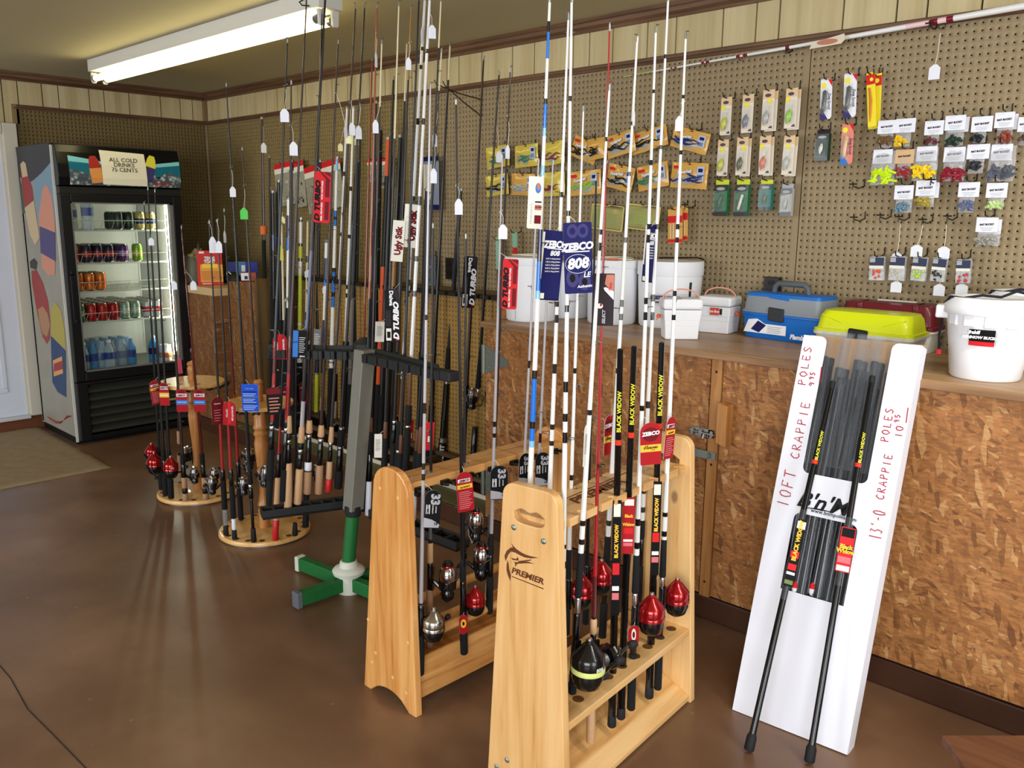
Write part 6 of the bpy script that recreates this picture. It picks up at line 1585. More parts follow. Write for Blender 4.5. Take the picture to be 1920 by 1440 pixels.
# carded crank baits
GLU = 'carded crank baits on the pegboard'
M_LCARD = mat('lure_card', (226, 214, 196), .5); M_LPEACH = mat('lure_card_top', (222, 190, 150), .5); M_BLIS = mat('blister', (222, 226, 228), .06, alpha=.10, coat=.6)
def fish(parent, L_, m1, m2, c=(0, -.008, 0), fat=.42, ang=78, bill=True):
    rot = Matrix.Rotation(R(ang), 3, 'Y')
    b = MB(); prof = [(0.001, -L_ * .5), (L_ * .10, -L_ * .42), (L_ * fat * .44, -L_ * .18), (L_ * fat * .5, 0), (L_ * fat * .42, L_ * .2), (L_ * .08, L_ * .42), (0.001, L_ * .5)]
    rx = Matrix.Rotation(R(90 - ang), 3, 'Y') @ Matrix.Rotation(R(180), 3, 'Y')
    b.lathe(prof, 12, c, rx, sx=1, sy=.55, cap=False); body = b.build('lure_body', m1, parent)
    b = MB(); b.lathe([(r * 1.03, z) for r, z in prof[1:-1]], 12, (c[0] + L_ * .05, c[1] + .001, c[2]), rx, sx=.6, sy=.5, cap=False); b.build('lure_belly', m2, parent)
    b = MB(); e = rx @ Vector((-L_ * .06, -L_ * fat * .2, -L_ * .3)); 
    b.lathe([(.0005, -.0012), (.0017, 0), (.0005, .0012)], 8, Vector(c) + e); b.build('lure_eye', K['black'], body)
    if bill:
        q = Vector(c) + rx @ Vector((0, 0, -L_ * .5)); MB().prism([(q.x - .004, q.z), (q.x + .004, q.z), (q.x + .006, q.z + .016), (q.x - .006, q.z + .016)], q.y - .0005, q.y + .0005, 'XZ').build('diving_bill', mat('bill_clear', (222, 226, 222), .1, alpha=.5), parent)
    b = MB()
    for (u, v) in ((L_ * .22, L_ * .12), (L_ * .16, -L_ * .28)):
        for a in (-40, 40): b.tube([(c[0] + u * .6, c[1], c[2] + v), (c[0] + u, c[1] - .002, c[2] + v - .004 + a * .0001), (c[0] + u + .004, c[1] - .002, c[2] + v + .003 + a * .00008)], .0006, 4)
    b.build('treble_hook', HOOKM, parent)
def carded(label, cx, cy, w, h, m1, m2, second=False, dot=True, seed=0, y=-.065, shape=0):
    t, W_, H_ = hung('lure_pack', label, 'lure pack', cx, cy, w, h, y, random.choice((-1, 0, 1)), GLU)
    cards = [(0, 0)] + ([(W_ * .16, .012)] if second else [])
    for (dx, dy) in cards:
        cd = MB().prism(rrect(W_, H_, .002, 2, dx, -dy * .4), dy, dy + .0008, 'XZ').build('backing_card', M_LCARD, t)
        MB().prism([(-W_ / 2 + dx, H_ * .28 - dy * .4), (W_ / 2 + dx, H_ * .28 - dy * .4), (W_ / 2 + dx, H_ * .5 - dy * .4), (-W_ / 2 + dx, H_ * .5 - dy * .4)], dy - .0004, dy - .0001, 'XZ').build('card_print', M_LPEACH, cd)
    MB().prism(ell(-W_ * .05, H_ * .36, W_ * .26, H_ * .045, 14), -.0012, -.0006, 'XZ').build('card_print', mat('print_slate', (74, 70, 80), .5), t)
    MB().prism([(W_ * .1, -H_ * .46), (W_ * .44, -H_ * .47), (W_ * .40, -H_ * .40), (W_ * .2, -H_ * .42)], -.0012, -.0006, 'XZ').build('card_print', mat('print_slate'), t)
    if dot: MB().prism(ell(-W_ * .08 + W_ * .2 * ((seed % 3) - 1), H_ * .22, W_ * .2, W_ * .2, 16), -.0022, -.0014, 'XZ').build('price_dot', mat('dot_yellow', (236, 226, 60), .5), t)
    fish(t, H_ * .38, m1, m2, (-W_ * .08, -.010, -H_ * .2), .48)
    loft(MB(), [(W_ * .86, H_ * .62, .001, 0, 0, .008), (W_ * .7, H_ * .54, .017, 0, 0, .01)]).build('blister_shell', M_BLIS, t, loc=(0, 0, -H_ * .1), rot=(R(90), 0, 0))
    return t
LM = lambda n, c: mat('lure_' + n, c, .22, coat=.5)
YL, SL, SV, LG, OR_, WH, OL = LM('yellow', (196, 196, 40)), LM('slate', (110, 116, 132)), LM('silver', (170, 170, 160)), LM('lime', (140, 196, 50)), LM('orange', (206, 96, 50)), LM('white', (216, 216, 200)), LM('olive', (84, 84, 46))
rows = [('yellow and olive crank bait card, upper row far left', 1361, 218, 20, 71, YL, OL, 0), ('slate blue crank bait card, second in the upper row', 1401.5, 213, 21, 72, SL, WH, 0), ('silver crank bait cards, third in the upper row', 1440, 206, 22, 75, SV, WH, 1), ('bright lime crank bait cards, right end of the upper row', 1483, 203, 22, 75, LG, YL, 1),
        ('yellow green crank bait card, left end of the middle row', 1355, 296, 20, 68, YL, OL, 0), ('grey green crank bait cards, second in the middle row', 1391, 293, 21, 71, OL, WH, 1), ('orange craw crank bait cards, third in the middle row', 1434, 291, 22, 73, OR_, WH, 1), ('silver green crank bait cards, right end of the middle row', 1478, 291, 22, 74, SV, WH, 1)]
for i, (lb, cx, cy, w, h, a_, b_, sec) in enumerate(rows): carded(lb, cx, cy, w, h, a_, b_, bool(sec), True, i)
M_GBOX = mat('box_green', (30, 110, 66), .35, coat=.3); M_GBLK = mat('box_black', (18, 20, 20), .3, coat=.3)
def greenbox(label, cx, cy, w, h, m, m1, m2, slim, topc=None):
    t, W_, H_ = hung('lure_box', label, 'lure pack', cx, cy, w, h, -.065, 0, 'boxed minnows on the pegboard')
    bx = MB().span((-W_ / 2, 0, -H_ / 2), (W_ / 2, .022, H_ * .36)).build('box_tray', m, t, .001)
    MB().span((-W_ / 2, .009, H_ * .36), (W_ / 2, .011, H_ / 2)).build('header_tab', topc or mat('tab_yellow', (206, 214, 50), .5), t)
    MB().prism([(-W_ / 2, H_ * .12), (W_ / 2, H_ * .2), (W_ / 2, H_ * .36), (-W_ / 2, H_ * .36)], -.0012, -.0002, 'XZ').build('box_print', M_GBLK, bx); MB().span((-W_ / 2, -.0012, -H_ / 2), (W_ / 2, -.0002, -H_ * .36)).build('box_print', M_GBLK, bx)
    MB().prism(ell(0, H_ * .25, W_ * .34, H_ * .045, 14), -.002, -.0013, 'XZ').build('box_print', K['sil'], bx)
    fish(t, H_ * (.46 if slim else .34), m1, m2, (-W_ * .02, -.006, -H_ * .12), .2 if slim else .42, 74 if slim else 80, False)
    loft(MB(), [(W_ * .92, H_ * .6, .0, 0, 0, .003), (W_ * .9, H_ * .58, .014, 0, 0, .004)]).build('clear_front', M_BLIS, t, loc=(0, 0, -H_ * .1), rot=(R(90), 0, 0))
greenbox('green and black boxed dark minnow, left end of the bottom lure row', 1351, 371, 24, 68, M_GBOX, LM('pine', (24, 80, 56)), OL, True)
greenbox('green and black boxed white minnow, second in the bottom lure row', 1390, 371, 24, 69, M_GBOX, WH, SV, True)
greenbox('small teal boxed olive perch lure, third in the bottom lure row', 1434.5, 366, 22, 58, mat('box_teal', (40, 120, 110), .35), OL, YL, False)
greenbox('clear boxed silver shad lure at the right end of the bottom lure row', 1473.5, 375, 21, 61, mat('box_pale', (176, 174, 170), .35), SV, WH, False, K['sil'])
greenbox('dark green boxed white shad lure below the top right cards', 1541, 272, 24, 59, mat('box_bottle', (24, 58, 44), .35), WH, SV, False, K['drk'])
def spook(label, cx, cy, w, h, card_, back, m1, tilt):
    t, W_, H_ = hung('lure_pack', label, 'lure pack', cx, cy, w, h, -.07, tilt, GLU)
    MB().prism(rrect(W_, H_, 0, 4, rs=(W_ * .2, W_ * .3, W_ * .45, W_ * .1)), -.0008, .0008, 'XZ').build('backing_card', card_, t)
    MB().prism([(-W_ * .5, -H_ * .5), (W_ * .2, -H_ * .5), (-W_ * .2, -H_ * .3), (-W_ * .5, -H_ * .2)], -.002, -.001, 'XZ').build('card_print', back, t)
    MB().prism([(W_ * .1, H_ * .5), (W_ * .5, H_ * .44), (W_ * .5, H_ * .3), (W_ * .25, H_ * .42)], -.002, -.001, 'XZ').build('card_print', K['bred'], t)
    MB().prism(ell(-W_ * .2, H_ * .34, W_ * .22, W_ * .22, 16), -.0024, -.0014, 'XZ').build('price_dot', mat('dot_yellow'), t)
    text('Zara Spook', H_ * .085, K['mauve'], t, (W_ * .3, -.0016, -H_ * .06), (0, 0, -1), (1, 0, 0), bold=.01, shear=.2)
    fish(t, H_ * .56, m1, m1, (-W_ * .1, -.010, -H_ * .06), .2, 84, False)
    loft(MB(), [(W_ * .6, H_ * .7, .001, 0, 0, .01), (W_ * .5, H_ * .64, .02, 0, 0, .012)]).build('blister_shell', M_BLIS, t, loc=(-W_ * .1, 0, -H_ * .06), rot=(R(90), 0, 0))
M_SPOOK = LM('spook', (50, 52, 44))
spook('smaller white and violet card with a dark topwater lure, left of the top right cards', 1549, 186, 25, 78, K['white'], K['mauve'], M_SPOOK, 3)
spook('larger white and violet card with a long dark topwater lure, top right', 1594, 179, 28, 85, K['white'], K['mauve'], M_SPOOK, 3)
spook('pink striped card with a tan lure below the top right cards', 1588.5, 270, 25, 78, mat('card_salmon', (222, 130, 112), .5), K['blue'], LM('tan', (206, 164, 110)), 2)
for i, (lb, cx, cy, tl) in enumerate((('tall yellow card of orange worms at the top right, front one', 1634, 187, 7), ('second tall yellow card, behind the one with orange worms', 1641, 190, 3))):
    t, W_, H_ = hung('rig_card', lb, 'lure pack', cx, cy, 27, 104, -.075 + .02 * i, tl, 'tall yellow cards at the top right')
    MB().prism(rrect(W_, H_, .001, 2), -.0006, .0006, 'XZ').build('backing_card', mat('card_yellow', (236, 214, 40), .5), t)
    MB().span((-W_ * .5, -.0016, H_ * .28), (W_ * .5, -.0008, H_ * .46)).build('card_print', K['bred'], t); MB().prism(ell(W_ * .1, H_ * .37, W_ * .2, W_ * .2), -.0024, -.0017, 'XZ').build('price_dot', mat('dot_yellow'), t)
    if i == 0: MB().tube([(-.004, -.005, H_ * .22), (.0, -.007, 0), (-.003, -.006, -H_ * .22), (-.006, -.005, -H_ * .4)], [.003, .004, .0035, .001], 6).build('worm', mat('worm_orange', (206, 110, 40), .4), t)
# header-card bait bags on the right
GH = 'header card bait bags on the right of the pegboard'
def header_bag(label, hc, hw_, bc, bs, col, seed, hcol=None, back=False, big=False):
    cx = 1580 + hc[0] / 3.788; cy = 180 + hc[1] / 3.788; w, h = hw_[0] / 3.788, hw_[1] / 3.788
    t, W_, H_ = hung('bait_bag', label, 'bait bag', cx, cy, w, h, -.075, 0, GH)
    hd = MB().prism(rrect(W_, H_, .001, 2), -.0008, .0008, 'XZ').build('header_card', hcol or M_PAPER, t)
    text('BAIT BUCKET', H_ * .17, K['drk'], hd, (0, -.0014, H_ * .02), (1, 0, .05), (-.05, 0, 1), bold=.05, wide=.86)
    for k in range(3): MB().span((-W_ * .3 + .002 * k, -.0014, -H_ * (.2 + .09 * k)), (W_ * .32 - .003 * k, -.0009, -H_ * (.175 + .09 * k))).build('card_line', K['sil'], hd)
    q, bw, bh = frame_at(1580 + bc[0] / 3.788, 180 + bc[1] / 3.788, bs[0] / 3.788, bs[1] / 3.788, -.075)
    dx, dz = q.x - t.location.x, q.z - t.location.z
    if big:
        zt_ = -H_ * .3; pillow(bw, bh, .012, seed, x0=dx - bw / 2, x1=dx + bw / 2, z0=dz - bh / 2, z1=H_ * .4, nx=8, nz=8).build('clear_bag', mat('bag_film', (200, 200, 204), .08, alpha=.3, coat=.6), t, loc=(0, .003, 0))
    else:
        pillow(bw, bh, .013, seed, x0=dx - bw / 2, x1=dx + bw / 2, z0=dz - bh / 2, z1=-H_ * .42, nx=8, nz=6).build('clear_bag', mat('bag_film', (200, 200, 204), .08, alpha=.3, coat=.6), t, loc=(0, .002, 0))
    m = mat('bait_%d_%d_%d' % col, col, .4)
    random.seed(seed); n = 22 if big else 13
    b = MB()
    for k in range(n):
        x = dx + random.uniform(-.4, .4) * bw; z = dz + random.uniform(-.42, .22) * bh; a = random.uniform(0, 3.14); L_ = bw * random.uniform(.16, .3)
        b.tube([(x - L_ * math.cos(a), -.004 - .008 * random.random(), z - L_ * .6 * math.sin(a)), (x, -.006 - .008 * random.random(), z + .004), (x + L_ * math.cos(a), -.004 - .006 * random.random(), z + L_ * .6 * math.sin(a))], [.0048, .0062, .0022], 5)
    o = b.build('soft_baits', m, t); o['kind'] = 'stuff'
    if back: MB().prism(rrect(W_, H_, .001, 2, W_ * .12, -.006), .012, .0132, 'XZ').build('header_card', hcol or M_PAPER, t)
HBL = [('bag of clear brown grubs, far left of the top row of header cards', (315, 220), (130, 95), (305, 320), (95, 95), (110, 80, 50)), ('bag of yellow grubs in the top row of header cards', (447, 210), (140, 100), (425, 310), (110, 100), (226, 186, 30)), ('small bag of maroon grubs in the top row of header cards', (650, 226), (135, 100), (640, 315), (80, 75), (96, 40, 46)),
       ('bag of bottle green grubs in the top row of header cards', (800, 190), (145, 105), (790, 300), (130, 115), (36, 58, 46)), ('bag of black grubs in the top row of header cards', (990, 200), (150, 110), (970, 295), (90, 75), (34, 38, 42)), ('bag of rust red grubs at the right of the top row of header cards', (1150, 170), (140, 110), (1145, 285), (110, 120), (140, 66, 50)),
       ('header card bag cut by the right edge of the picture', (1310, 200), (130, 105), (1300, 305), (90, 90), (90, 70, 60)),
       ('large bag of fluorescent lime grubs', (285, 430), (135, 100), (280, 555), (170, 150), (196, 226, 30)), ('bag of dark red grubs with a tan header card', (440, 430), (135, 100), (430, 530), (100, 100), (150, 50, 56)), ('large bag of bright yellow grubs in the second row', (598, 410), (145, 105), (580, 535), (170, 130), (236, 200, 30)),
       ('large bag of crimson grubs in the second row', (793, 415), (150, 105), (785, 545), (155, 120), (136, 26, 44)), ('bag of coal grey grubs in the second row of header cards', (963, 395), (160, 105), (945, 500), (110, 100), (44, 46, 50)), ('large bag of slate grey grubs at the right of the second row', (1130, 400), (150, 115), (1120, 530), (190, 150), (84, 88, 100)),
       ('bag of blue and yellow grubs in the third row', (435, 685), (135, 100), (430, 785), (115, 85), (96, 130, 150)), ('bag of gold olive grubs in the third row', (590, 655), (140, 110), (588, 750), (115, 75), (160, 140, 50)), ('bag of orange and navy grubs in the third row', (897, 665), (150, 105), (875, 775), (110, 105), (96, 106, 140)), ('bag of pale green grubs in the third row', (1095, 670), (150, 105), (1085, 765), (115, 75), (186, 210, 140)),
       ('lowest header card bag, of clear grey grubs', (1025, 915), (155, 105), (1035, 1020), (160, 90), (150, 146, 140))]
for i, (lb, hc, hw_, bc, bs, col) in enumerate(HBL): header_bag(lb, hc, hw_, bc, bs, col, 70 + i, mat('header_tan', (206, 170, 128), .6) if 'tan header' in lb else None, i in (3, 5, 17, 14), lb.startswith('large'))
# jig boxes along the bottom and their tags
for i, (lb, cx, cy, col) in enumerate((('small clear box of orange jig heads', 240, 1225, (226, 80, 40)), ('small clear box of white jig heads', 385, 1225, (206, 196, 176)), ('small clear box of lime jig heads', 540, 1230, (190, 226, 30)), ('small clear box of black jig heads', 680, 1235, (40, 38, 38)), ('small clear box of red jig heads', 855, 1245, (206, 50, 66)))):
    px, py = 1580 + cx / 3.788, 180 + cy / 3.788
    t, W_, H_ = hung('jig_box', lb, 'lure pack', px, py, 30, 46, -.07, (2, 0, -2, -3, 2)[i], 'clear jig boxes on the bottom hooks')
    MB().span((-W_ / 2, 0, -H_ / 2), (W_ / 2, .016, H_ * .5)).build('clear_box', mat('jig_plastic', (206, 210, 214), .08, alpha=.35, coat=.6), t, .001)
    hd = MB().span((-W_ * .47, -.0015, H_ * .08), (W_ * .47, -.0003, H_ * .46)).build('box_label', mat('label_navy', (44, 50, 78), .5), t); MB().span((-W_ * .47, -.0025, H_ * .0), (W_ * .47, -.0016, H_ * .12)).build('label_band', K['cardw'], hd); MB().span((-W_ * .44, -.0025, H_ * .26), (-W_ * .1, -.0016, H_ * .44)).build('label_print', K['sil'], hd)
    m = mat('jig_%d_%d_%d' % col, col, .35); random.seed(i)
    b = MB()
    for k in range(9):
        x, z = random.uniform(-.34, .34) * W_, random.uniform(-.42, -.06) * H_; b.lathe([(.0008, -.0042), (.0042, -.002), (.0042, .002), (.0008, .0042)], 7, (x, -.003, z)); b.tube([(x, -.003, z), (x + random.uniform(-.008, .008), -.005, z - .007)], .0014, 4)
    o = b.build('jig_heads', m, t); o['kind'] = 'stuff'
def hang_price(label, top, tagc, w=17, h=22, y=-.06, hook=None):
    a, c = onY(*top, y), onY(*tagc, y); k = depth(c) / FPX
    W_, H_, = w * k * 1.25, h * k
    t = thing('price_tag', label, 'price tag', c)
    b = MB(); b.prism([(-W_ / 2, -H_ / 2), (W_ / 2, -H_ / 2), (W_ / 2, H_ * .28), (W_ * .15, H_ / 2), (-W_ * .15, H_ / 2), (-W_ / 2, H_ * .28)], -.0004, .0004, 'XZ'); b.build('card', M_PAPER, t)
    MB().tube([(0, 0, H_ * .44), ((a.x - c.x) * .5 + .002, 0, (a.z - c.z) * .5), (a.x - c.x, 0, a.z - c.z)], .0011, 5).build('string', M_STRING, t)
q = lambda x, y: (1580 + x / 3.788, 180 + y / 3.788)
hang_price('white price tag high on the pegboard above the header card bags', (1763, 62), (1752, 135), 16, 27)
hang_price('white string tag above the lime jig box', q(570, 915), q(525, 1100)); hang_price('white string tag above the black jig box', q(737, 915), q(717, 1112)); hang_price('white price tag below the white jig box', q(385, 1290), q(380, 1355), 16, 21)
hang_price('white price tag below the black jig box', q(690, 1310), q(685, 1378), 16, 22); hang_price('white price tag below the red jig box', q(850, 1320), q(845, 1372), 17, 20)
hang_price('long string tag hanging behind the white jig box', q(410, 910), q(383, 1150), 14, 20, -.045)
for i, (x, y, nm) in enumerate(((155, 640, 'empty wire hook left of the blue and yellow grubs'), (700, 610, 'empty wire hook below the crimson grubs'), (160, 870, 'empty wire hook, leftmost of the row above the jig boxes'), (345, 855, 'wire hook holding a long string tag above the white jig box'), (475, 865, 'wire hook holding the string tag above the lime jig box'), (640, 885, 'wire hook holding the string tag above the black jig box'), (815, 862, 'empty wire hook left of the lowest header card bag'))):
    p = onY(*q(x, y), 0); peg_hook(p.x, p.z, .10, nm, True)
p = onY(1304, 386, 0); peg_hook(p.x, p.z, .08, 'empty wire hook right of the worm packs', True)
p = onY(1757, 52, 0); peg_hook(p.x, p.z, .07, 'wire hook holding the high white price tag', True)
p = onY(1486, 96, 0); peg_hook(p.x, p.z, .05, 'wire hook under the middle of the long white rod', True)
for i, ((ax, ay), (bx, by)) in enumerate((((905, 187), (818, 158)), ((904, 217), (834, 160)))):
    p = onY(ax, ay, 0); e = onY(bx, by, -.24)
    b = MB(); b.tube([(0, .002, 0), (0, -.01, 0), ((e.x - p.x) * .5, -.12, (e.z - p.z) * .5 - .008), (e.x - p.x, -.24, e.z - p.z), (e.x - p.x - .004, -.25, e.z - p.z + .02)], .003, 6)
    o = b.build('peg_hook', HOOKM); o.location = (p.x, 0, p.z); WM[o.name] = Matrix.Translation(o.location); tag(o, ('long wire hook sticking out of the pegboard, upper of the crossing pair', 'long wire hook sticking out of the pegboard, lower of the crossing pair')[i], 'hook')
# clear bags with red headers and blister packs behind the rods
GC = 'clear bags behind the rods'
def clear_bag(label, cx, cy, w, h, tilt, col, y=-.05, head=K['bred'], inner=M_WSL, seed=1):
    t, W_, H_ = hung('tackle_bag', label, 'tackle bag', cx, cy, w, h, y, tilt, GC)
    pillow(W_, H_ * .86, .012, seed, z0=-H_ * .5, z1=H_ * .3).build('clear_bag', mat('bag_film2', (196, 194, 176), .1, alpha=.42, coat=.5), t)
    MB().span((-W_ / 2, -.002, H_ * .38), (W_ / 2, .001, H_ * .5)).build('header_band', head, t); MB().span((-W_ / 2, -.002, H_ * .26), (W_ / 2, .001, H_ * .38)).build('header_card', K['cardw'], t)
    random.seed(seed); b = MB()
    for k in range(8):
        x, z = random.uniform(-.35, .35) * W_, random.uniform(-.42, .1) * H_; b.tube([(x, -.004, z - .012), (x + random.uniform(-.012, .012), -.008, z), (x + random.uniform(-.01, .01), -.005, z + .012)], [.004, .006, .002], 5)
    o = b.build('tackle_pieces', inner, t); o['kind'] = 'stuff'
clear_bag('clear bag of silver blades with a red header, left of the others', 535, 345, 40, 86, 5, 0, inner=M_WSL, seed=3); clear_bag('narrow clear bag with a red header, second behind the rods', 562, 345, 24, 90, 6, 0, inner=M_WDK, seed=4)
clear_bag('wide clear bag with a red header behind the red hang tag', 607, 350, 74, 106, 8, 0, inner=M_WSL, seed=5); clear_bag('small red topped clear bag left of the dark rods', 700, 320, 22, 44, 2, 0, inner=M_WSL, seed=6); clear_bag('clear bag of grey grubs beside the orange rod', 724, 324, 22, 58, 2, 0, inner=M_WDK, seed=7)
t, W_, H_ = hung('line_pack', 'clear and blue blister pack right of the white rods', 'tackle bag', 809, 344, 28, 100, -.05, 0, GC)
MB().prism(rrect(W_, H_, .004, 3), -.001, .001, 'XZ').build('backing_card', mat('pack_bluegrey', (130, 140, 166), .4), t); MB().span((-W_ * .5, -.003, H_ * .42), (W_ * .5, -.0012, H_ * .5)).build('card_print', K['navy'], t); MB().span((-W_ * .5, -.003, -H_ * .5), (W_ * .5, -.0012, -H_ * .4)).build('card_print', K['navy'], t)
for k in range(3): MB().span((-W_ * .46 + k * W_ * .2, -.008, -H_ * .3), (-W_ * .32 + k * W_ * .2, -.0015, H_ * .36)).build('line_strip', K['cardw'], t)
t, W_, H_ = hung('bobber_pack', 'grey blister pack of small colourful tackle behind the silver rod', 'tackle bag', 806, 512, 22, 66, -.05, 0, GC)
MB().prism(rrect(W_, H_, .006, 4), -.001, .001, 'XZ').build('backing_card', mat('pack_slate', (96, 104, 116), .4), t)
for k, mm in enumerate((K['bred'], K['yel'], M_WGR, K['white'])): MB().lathe([(.003, -.004), (.008, 0), (.003, .004)], 8, (0, -.004, H_ * (.1 - .14 * k))).build('tackle_piece', mm, t)
for i, (lb, cx, cy, w, h) in enumerate((('mint green and red float pack left of the leftmost bucket', 935, 505, 11, 120), ('mint green float pack behind the white price tag', 966, 464, 10, 58))):
    t, W_, H_ = hung('float_pack', lb, 'tackle bag', cx, cy, w, h, -.05, 2, 'mint green float packs')
    MB().prism(rrect(W_, H_ * .5, .006, 4, 0, H_ * .25), -.004, .001, 'XZ').build('pack_body', mat('pack_mint', (140, 186, 160), .35), t); MB().prism(rrect(W_ * .8, H_ * .5, .004, 3, 0, -H_ * .25), -.003, .001, 'XZ').build('pack_lower', mat('pack_brick', (110, 50, 50), .4) if i == 0 else K['bred'], t)
# wall outlets
for i, (x0, y0_, x1, y1_, lb) in enumerate(((837, 484, 851, 523, 'dark wall outlet plate on the pegboard left of the worktop'), (1436, 520, 1466, 556, 'black wall outlet box behind the blue tackle box handle'))):
    a, b = onY(x0, y1_, -.004), onY(x1, y0_, -.004); cx_, cz_2 = (a.x + b.x) / 2, (a.z + b.z) / 2; w, h = b.x - a.x, abs(b.z - a.z)
    t = thing('wall_outlet', lb, 'outlet', (cx_, 0, cz_2))
    MB().span((-w / 2, -.012 - .02 * i, -h / 2), (w / 2, 0, h / 2)).build('cover_plate', mat('outlet_brown', (30, 24, 20), .4), t, .002)
    for s in (-1, 1):
        f = MB().prism(rrect(w * .5, h * .3, w * .12, 4, 0, s * h * .22), -.0145 - .02 * i, -.0121 - .02 * i, 'XZ').build('socket_face', M_BLACK, t)
        for u in (-1, 1): MB().span((u * w * .1 - .0015, -.0155 - .02 * i, s * h * .22 - .004), (u * w * .1 + .0015, -.0146 - .02 * i, s * h * .22 + .006)).build('socket_slot', M_DARK, f)
# long white surf rod laid along the top of the pegboard
A_, B_ = onY(1168, 144, -.05), onY(1960, 4, -.07)
z = (A_ - B_).normalized(); L_ = (A_ - B_).length; x = Vector((0, 0, -1)); x = (x - z * x.dot(z)).normalized(); y = z.cross(x)
Mh = Matrix(((x.x, y.x, z.x, B_.x), (x.y, y.y, z.y, B_.y), (x.z, y.z, z.z, B_.z), (0, 0, 0, 1)))
hr = thing('fishing_rod', 'white surf rod with maroon wraps laid flat along the top of the pegboard', 'fishing rod', mw=Mh)
def sx_at(px): return next((s * L_ / 600 for s in range(600) if proj(B_ + z * (s * L_ / 600))[0] <= px), L_)
seg = [('white', 1790), ('dmar', 1776), ('pink', 1760), ('dmar', 1746), ('pink', 1700), ('white', 1482), ('dmar', 1474), ('white', 1402), ('dmar', 1394), ('pink', 1388), ('dmar', 1382), ('white', 1331), ('dmar', 1325), ('pink', 1321), ('dmar', 1316), ('white', 1270), ('dmar', 1266), ('pink', 1262), ('dmar', 1258), ('white', 1225), ('lime', None)]
SHX = dict(white=mat('blank_white'), dmar=mat('wrap_maroon', (122, 18, 42), .3), pink=mat('blank_pink', (232, 196, 200), .3), lime=mat('blank_lime2', (176, 196, 110), .35))
pr = []; mi = []; idx = {}; ms = []; cur = 0; rd = lambda s: .0118 + (.0018 - .0118) * (s / L_)
pr.append((rd(0), 0))
for nm, px in seg:
    e = L_ if px is None else max(cur + .001, sx_at(px))
    if nm not in idx: idx[nm] = len(ms); ms.append(SHX[nm])
    pr.append((rd(e), e)); mi.append(idx[nm]); cur = e
MB().lathe(pr, 10, mis=mi).build('shaft', ms, hr)
for px, g in ((1768, .009), (1478, .007), (1390, .0062), (1323, .005), (1264, .004)):
    k = MB(); P = [(rd(sx_at(px)) + g + g * math.cos(2 * math.pi * i / 12), 0, g * 1.2 * math.sin(2 * math.pi * i / 12)) for i in range(12)]; k.tube(P, .0012, 5, closed=True); k.build('guide', M_BLACK, hr, loc=(0, 0, sx_at(px)))
c, W_, H_ = frame_at(1551, 80, 66, 26, -.09)
tg = MB().prism([(-W_ * .5, -H_ * .3), (-W_ * .44, H_ * .1), (W_ * .46, H_ * .5), (W_ * .5, H_ * .1), (W_ * .4, -H_ * .2)], -.0005, .0005, 'XZ').build('hang_tag', mat('tag_ivory', (214, 204, 180), .6), None)
tg.parent = hr; tg.data.transform(Mh.inverted() @ Matrix.Translation(c))
tp = MB().prism(ell(0, H_ * .06, W_ * .3, H_ * .2), -.0012, -.0006, 'XZ').build('tag_print', K['tan'], None); tp.parent = tg; tp.data.transform(Mh.inverted() @ Matrix.Translation(c))
# ------------------------------------------------------------------ crappie pole carton leaning on the worktop
BL, BR_ = onZ(1373, 1330, .002), onZ(1588, 1417, .002)
TLp, TRp = onY(1511, 629, -.69), onY(1726, 648, -.69)
Xc = (BR_ - BL).normalized(); Zc = ((TLp + TRp) / 2 - (BL + BR_) / 2); CL = Zc.length; Zc.normalize(); Yc = Zc.cross(Xc).normalized()
Xc = Yc.cross(Zc).normalized()
CWd = (BR_ - BL).length
Mc = Matrix(((Xc.x, Yc.x, Zc.x, (BL.x + BR_.x) / 2), (Xc.y, Yc.y, Zc.y, (BL.y + BR_.y) / 2), (Xc.z, Yc.z, Zc.z, .003), (0, 0, 0, 1)))
cr = thing('pole_carton', 'white cardboard carton of crappie poles with red handwriting leaning on the worktop', 'carton', mw=Mc)
def fc(px, py):
    """point on the carton's front face in its own width/length"""
    n = -Yc; q = (BL + BR_) / 2; d = ray(px, py); P = CAM + d * ((q - CAM).dot(n) / d.dot(n)); l = Mc.inverted() @ P; return l.x, l.z
TH = .058; W2 = CWd / 2
M_KRAFT = mat('kraft', (176, 138, 92), .75)
WDEEP = TH - .004
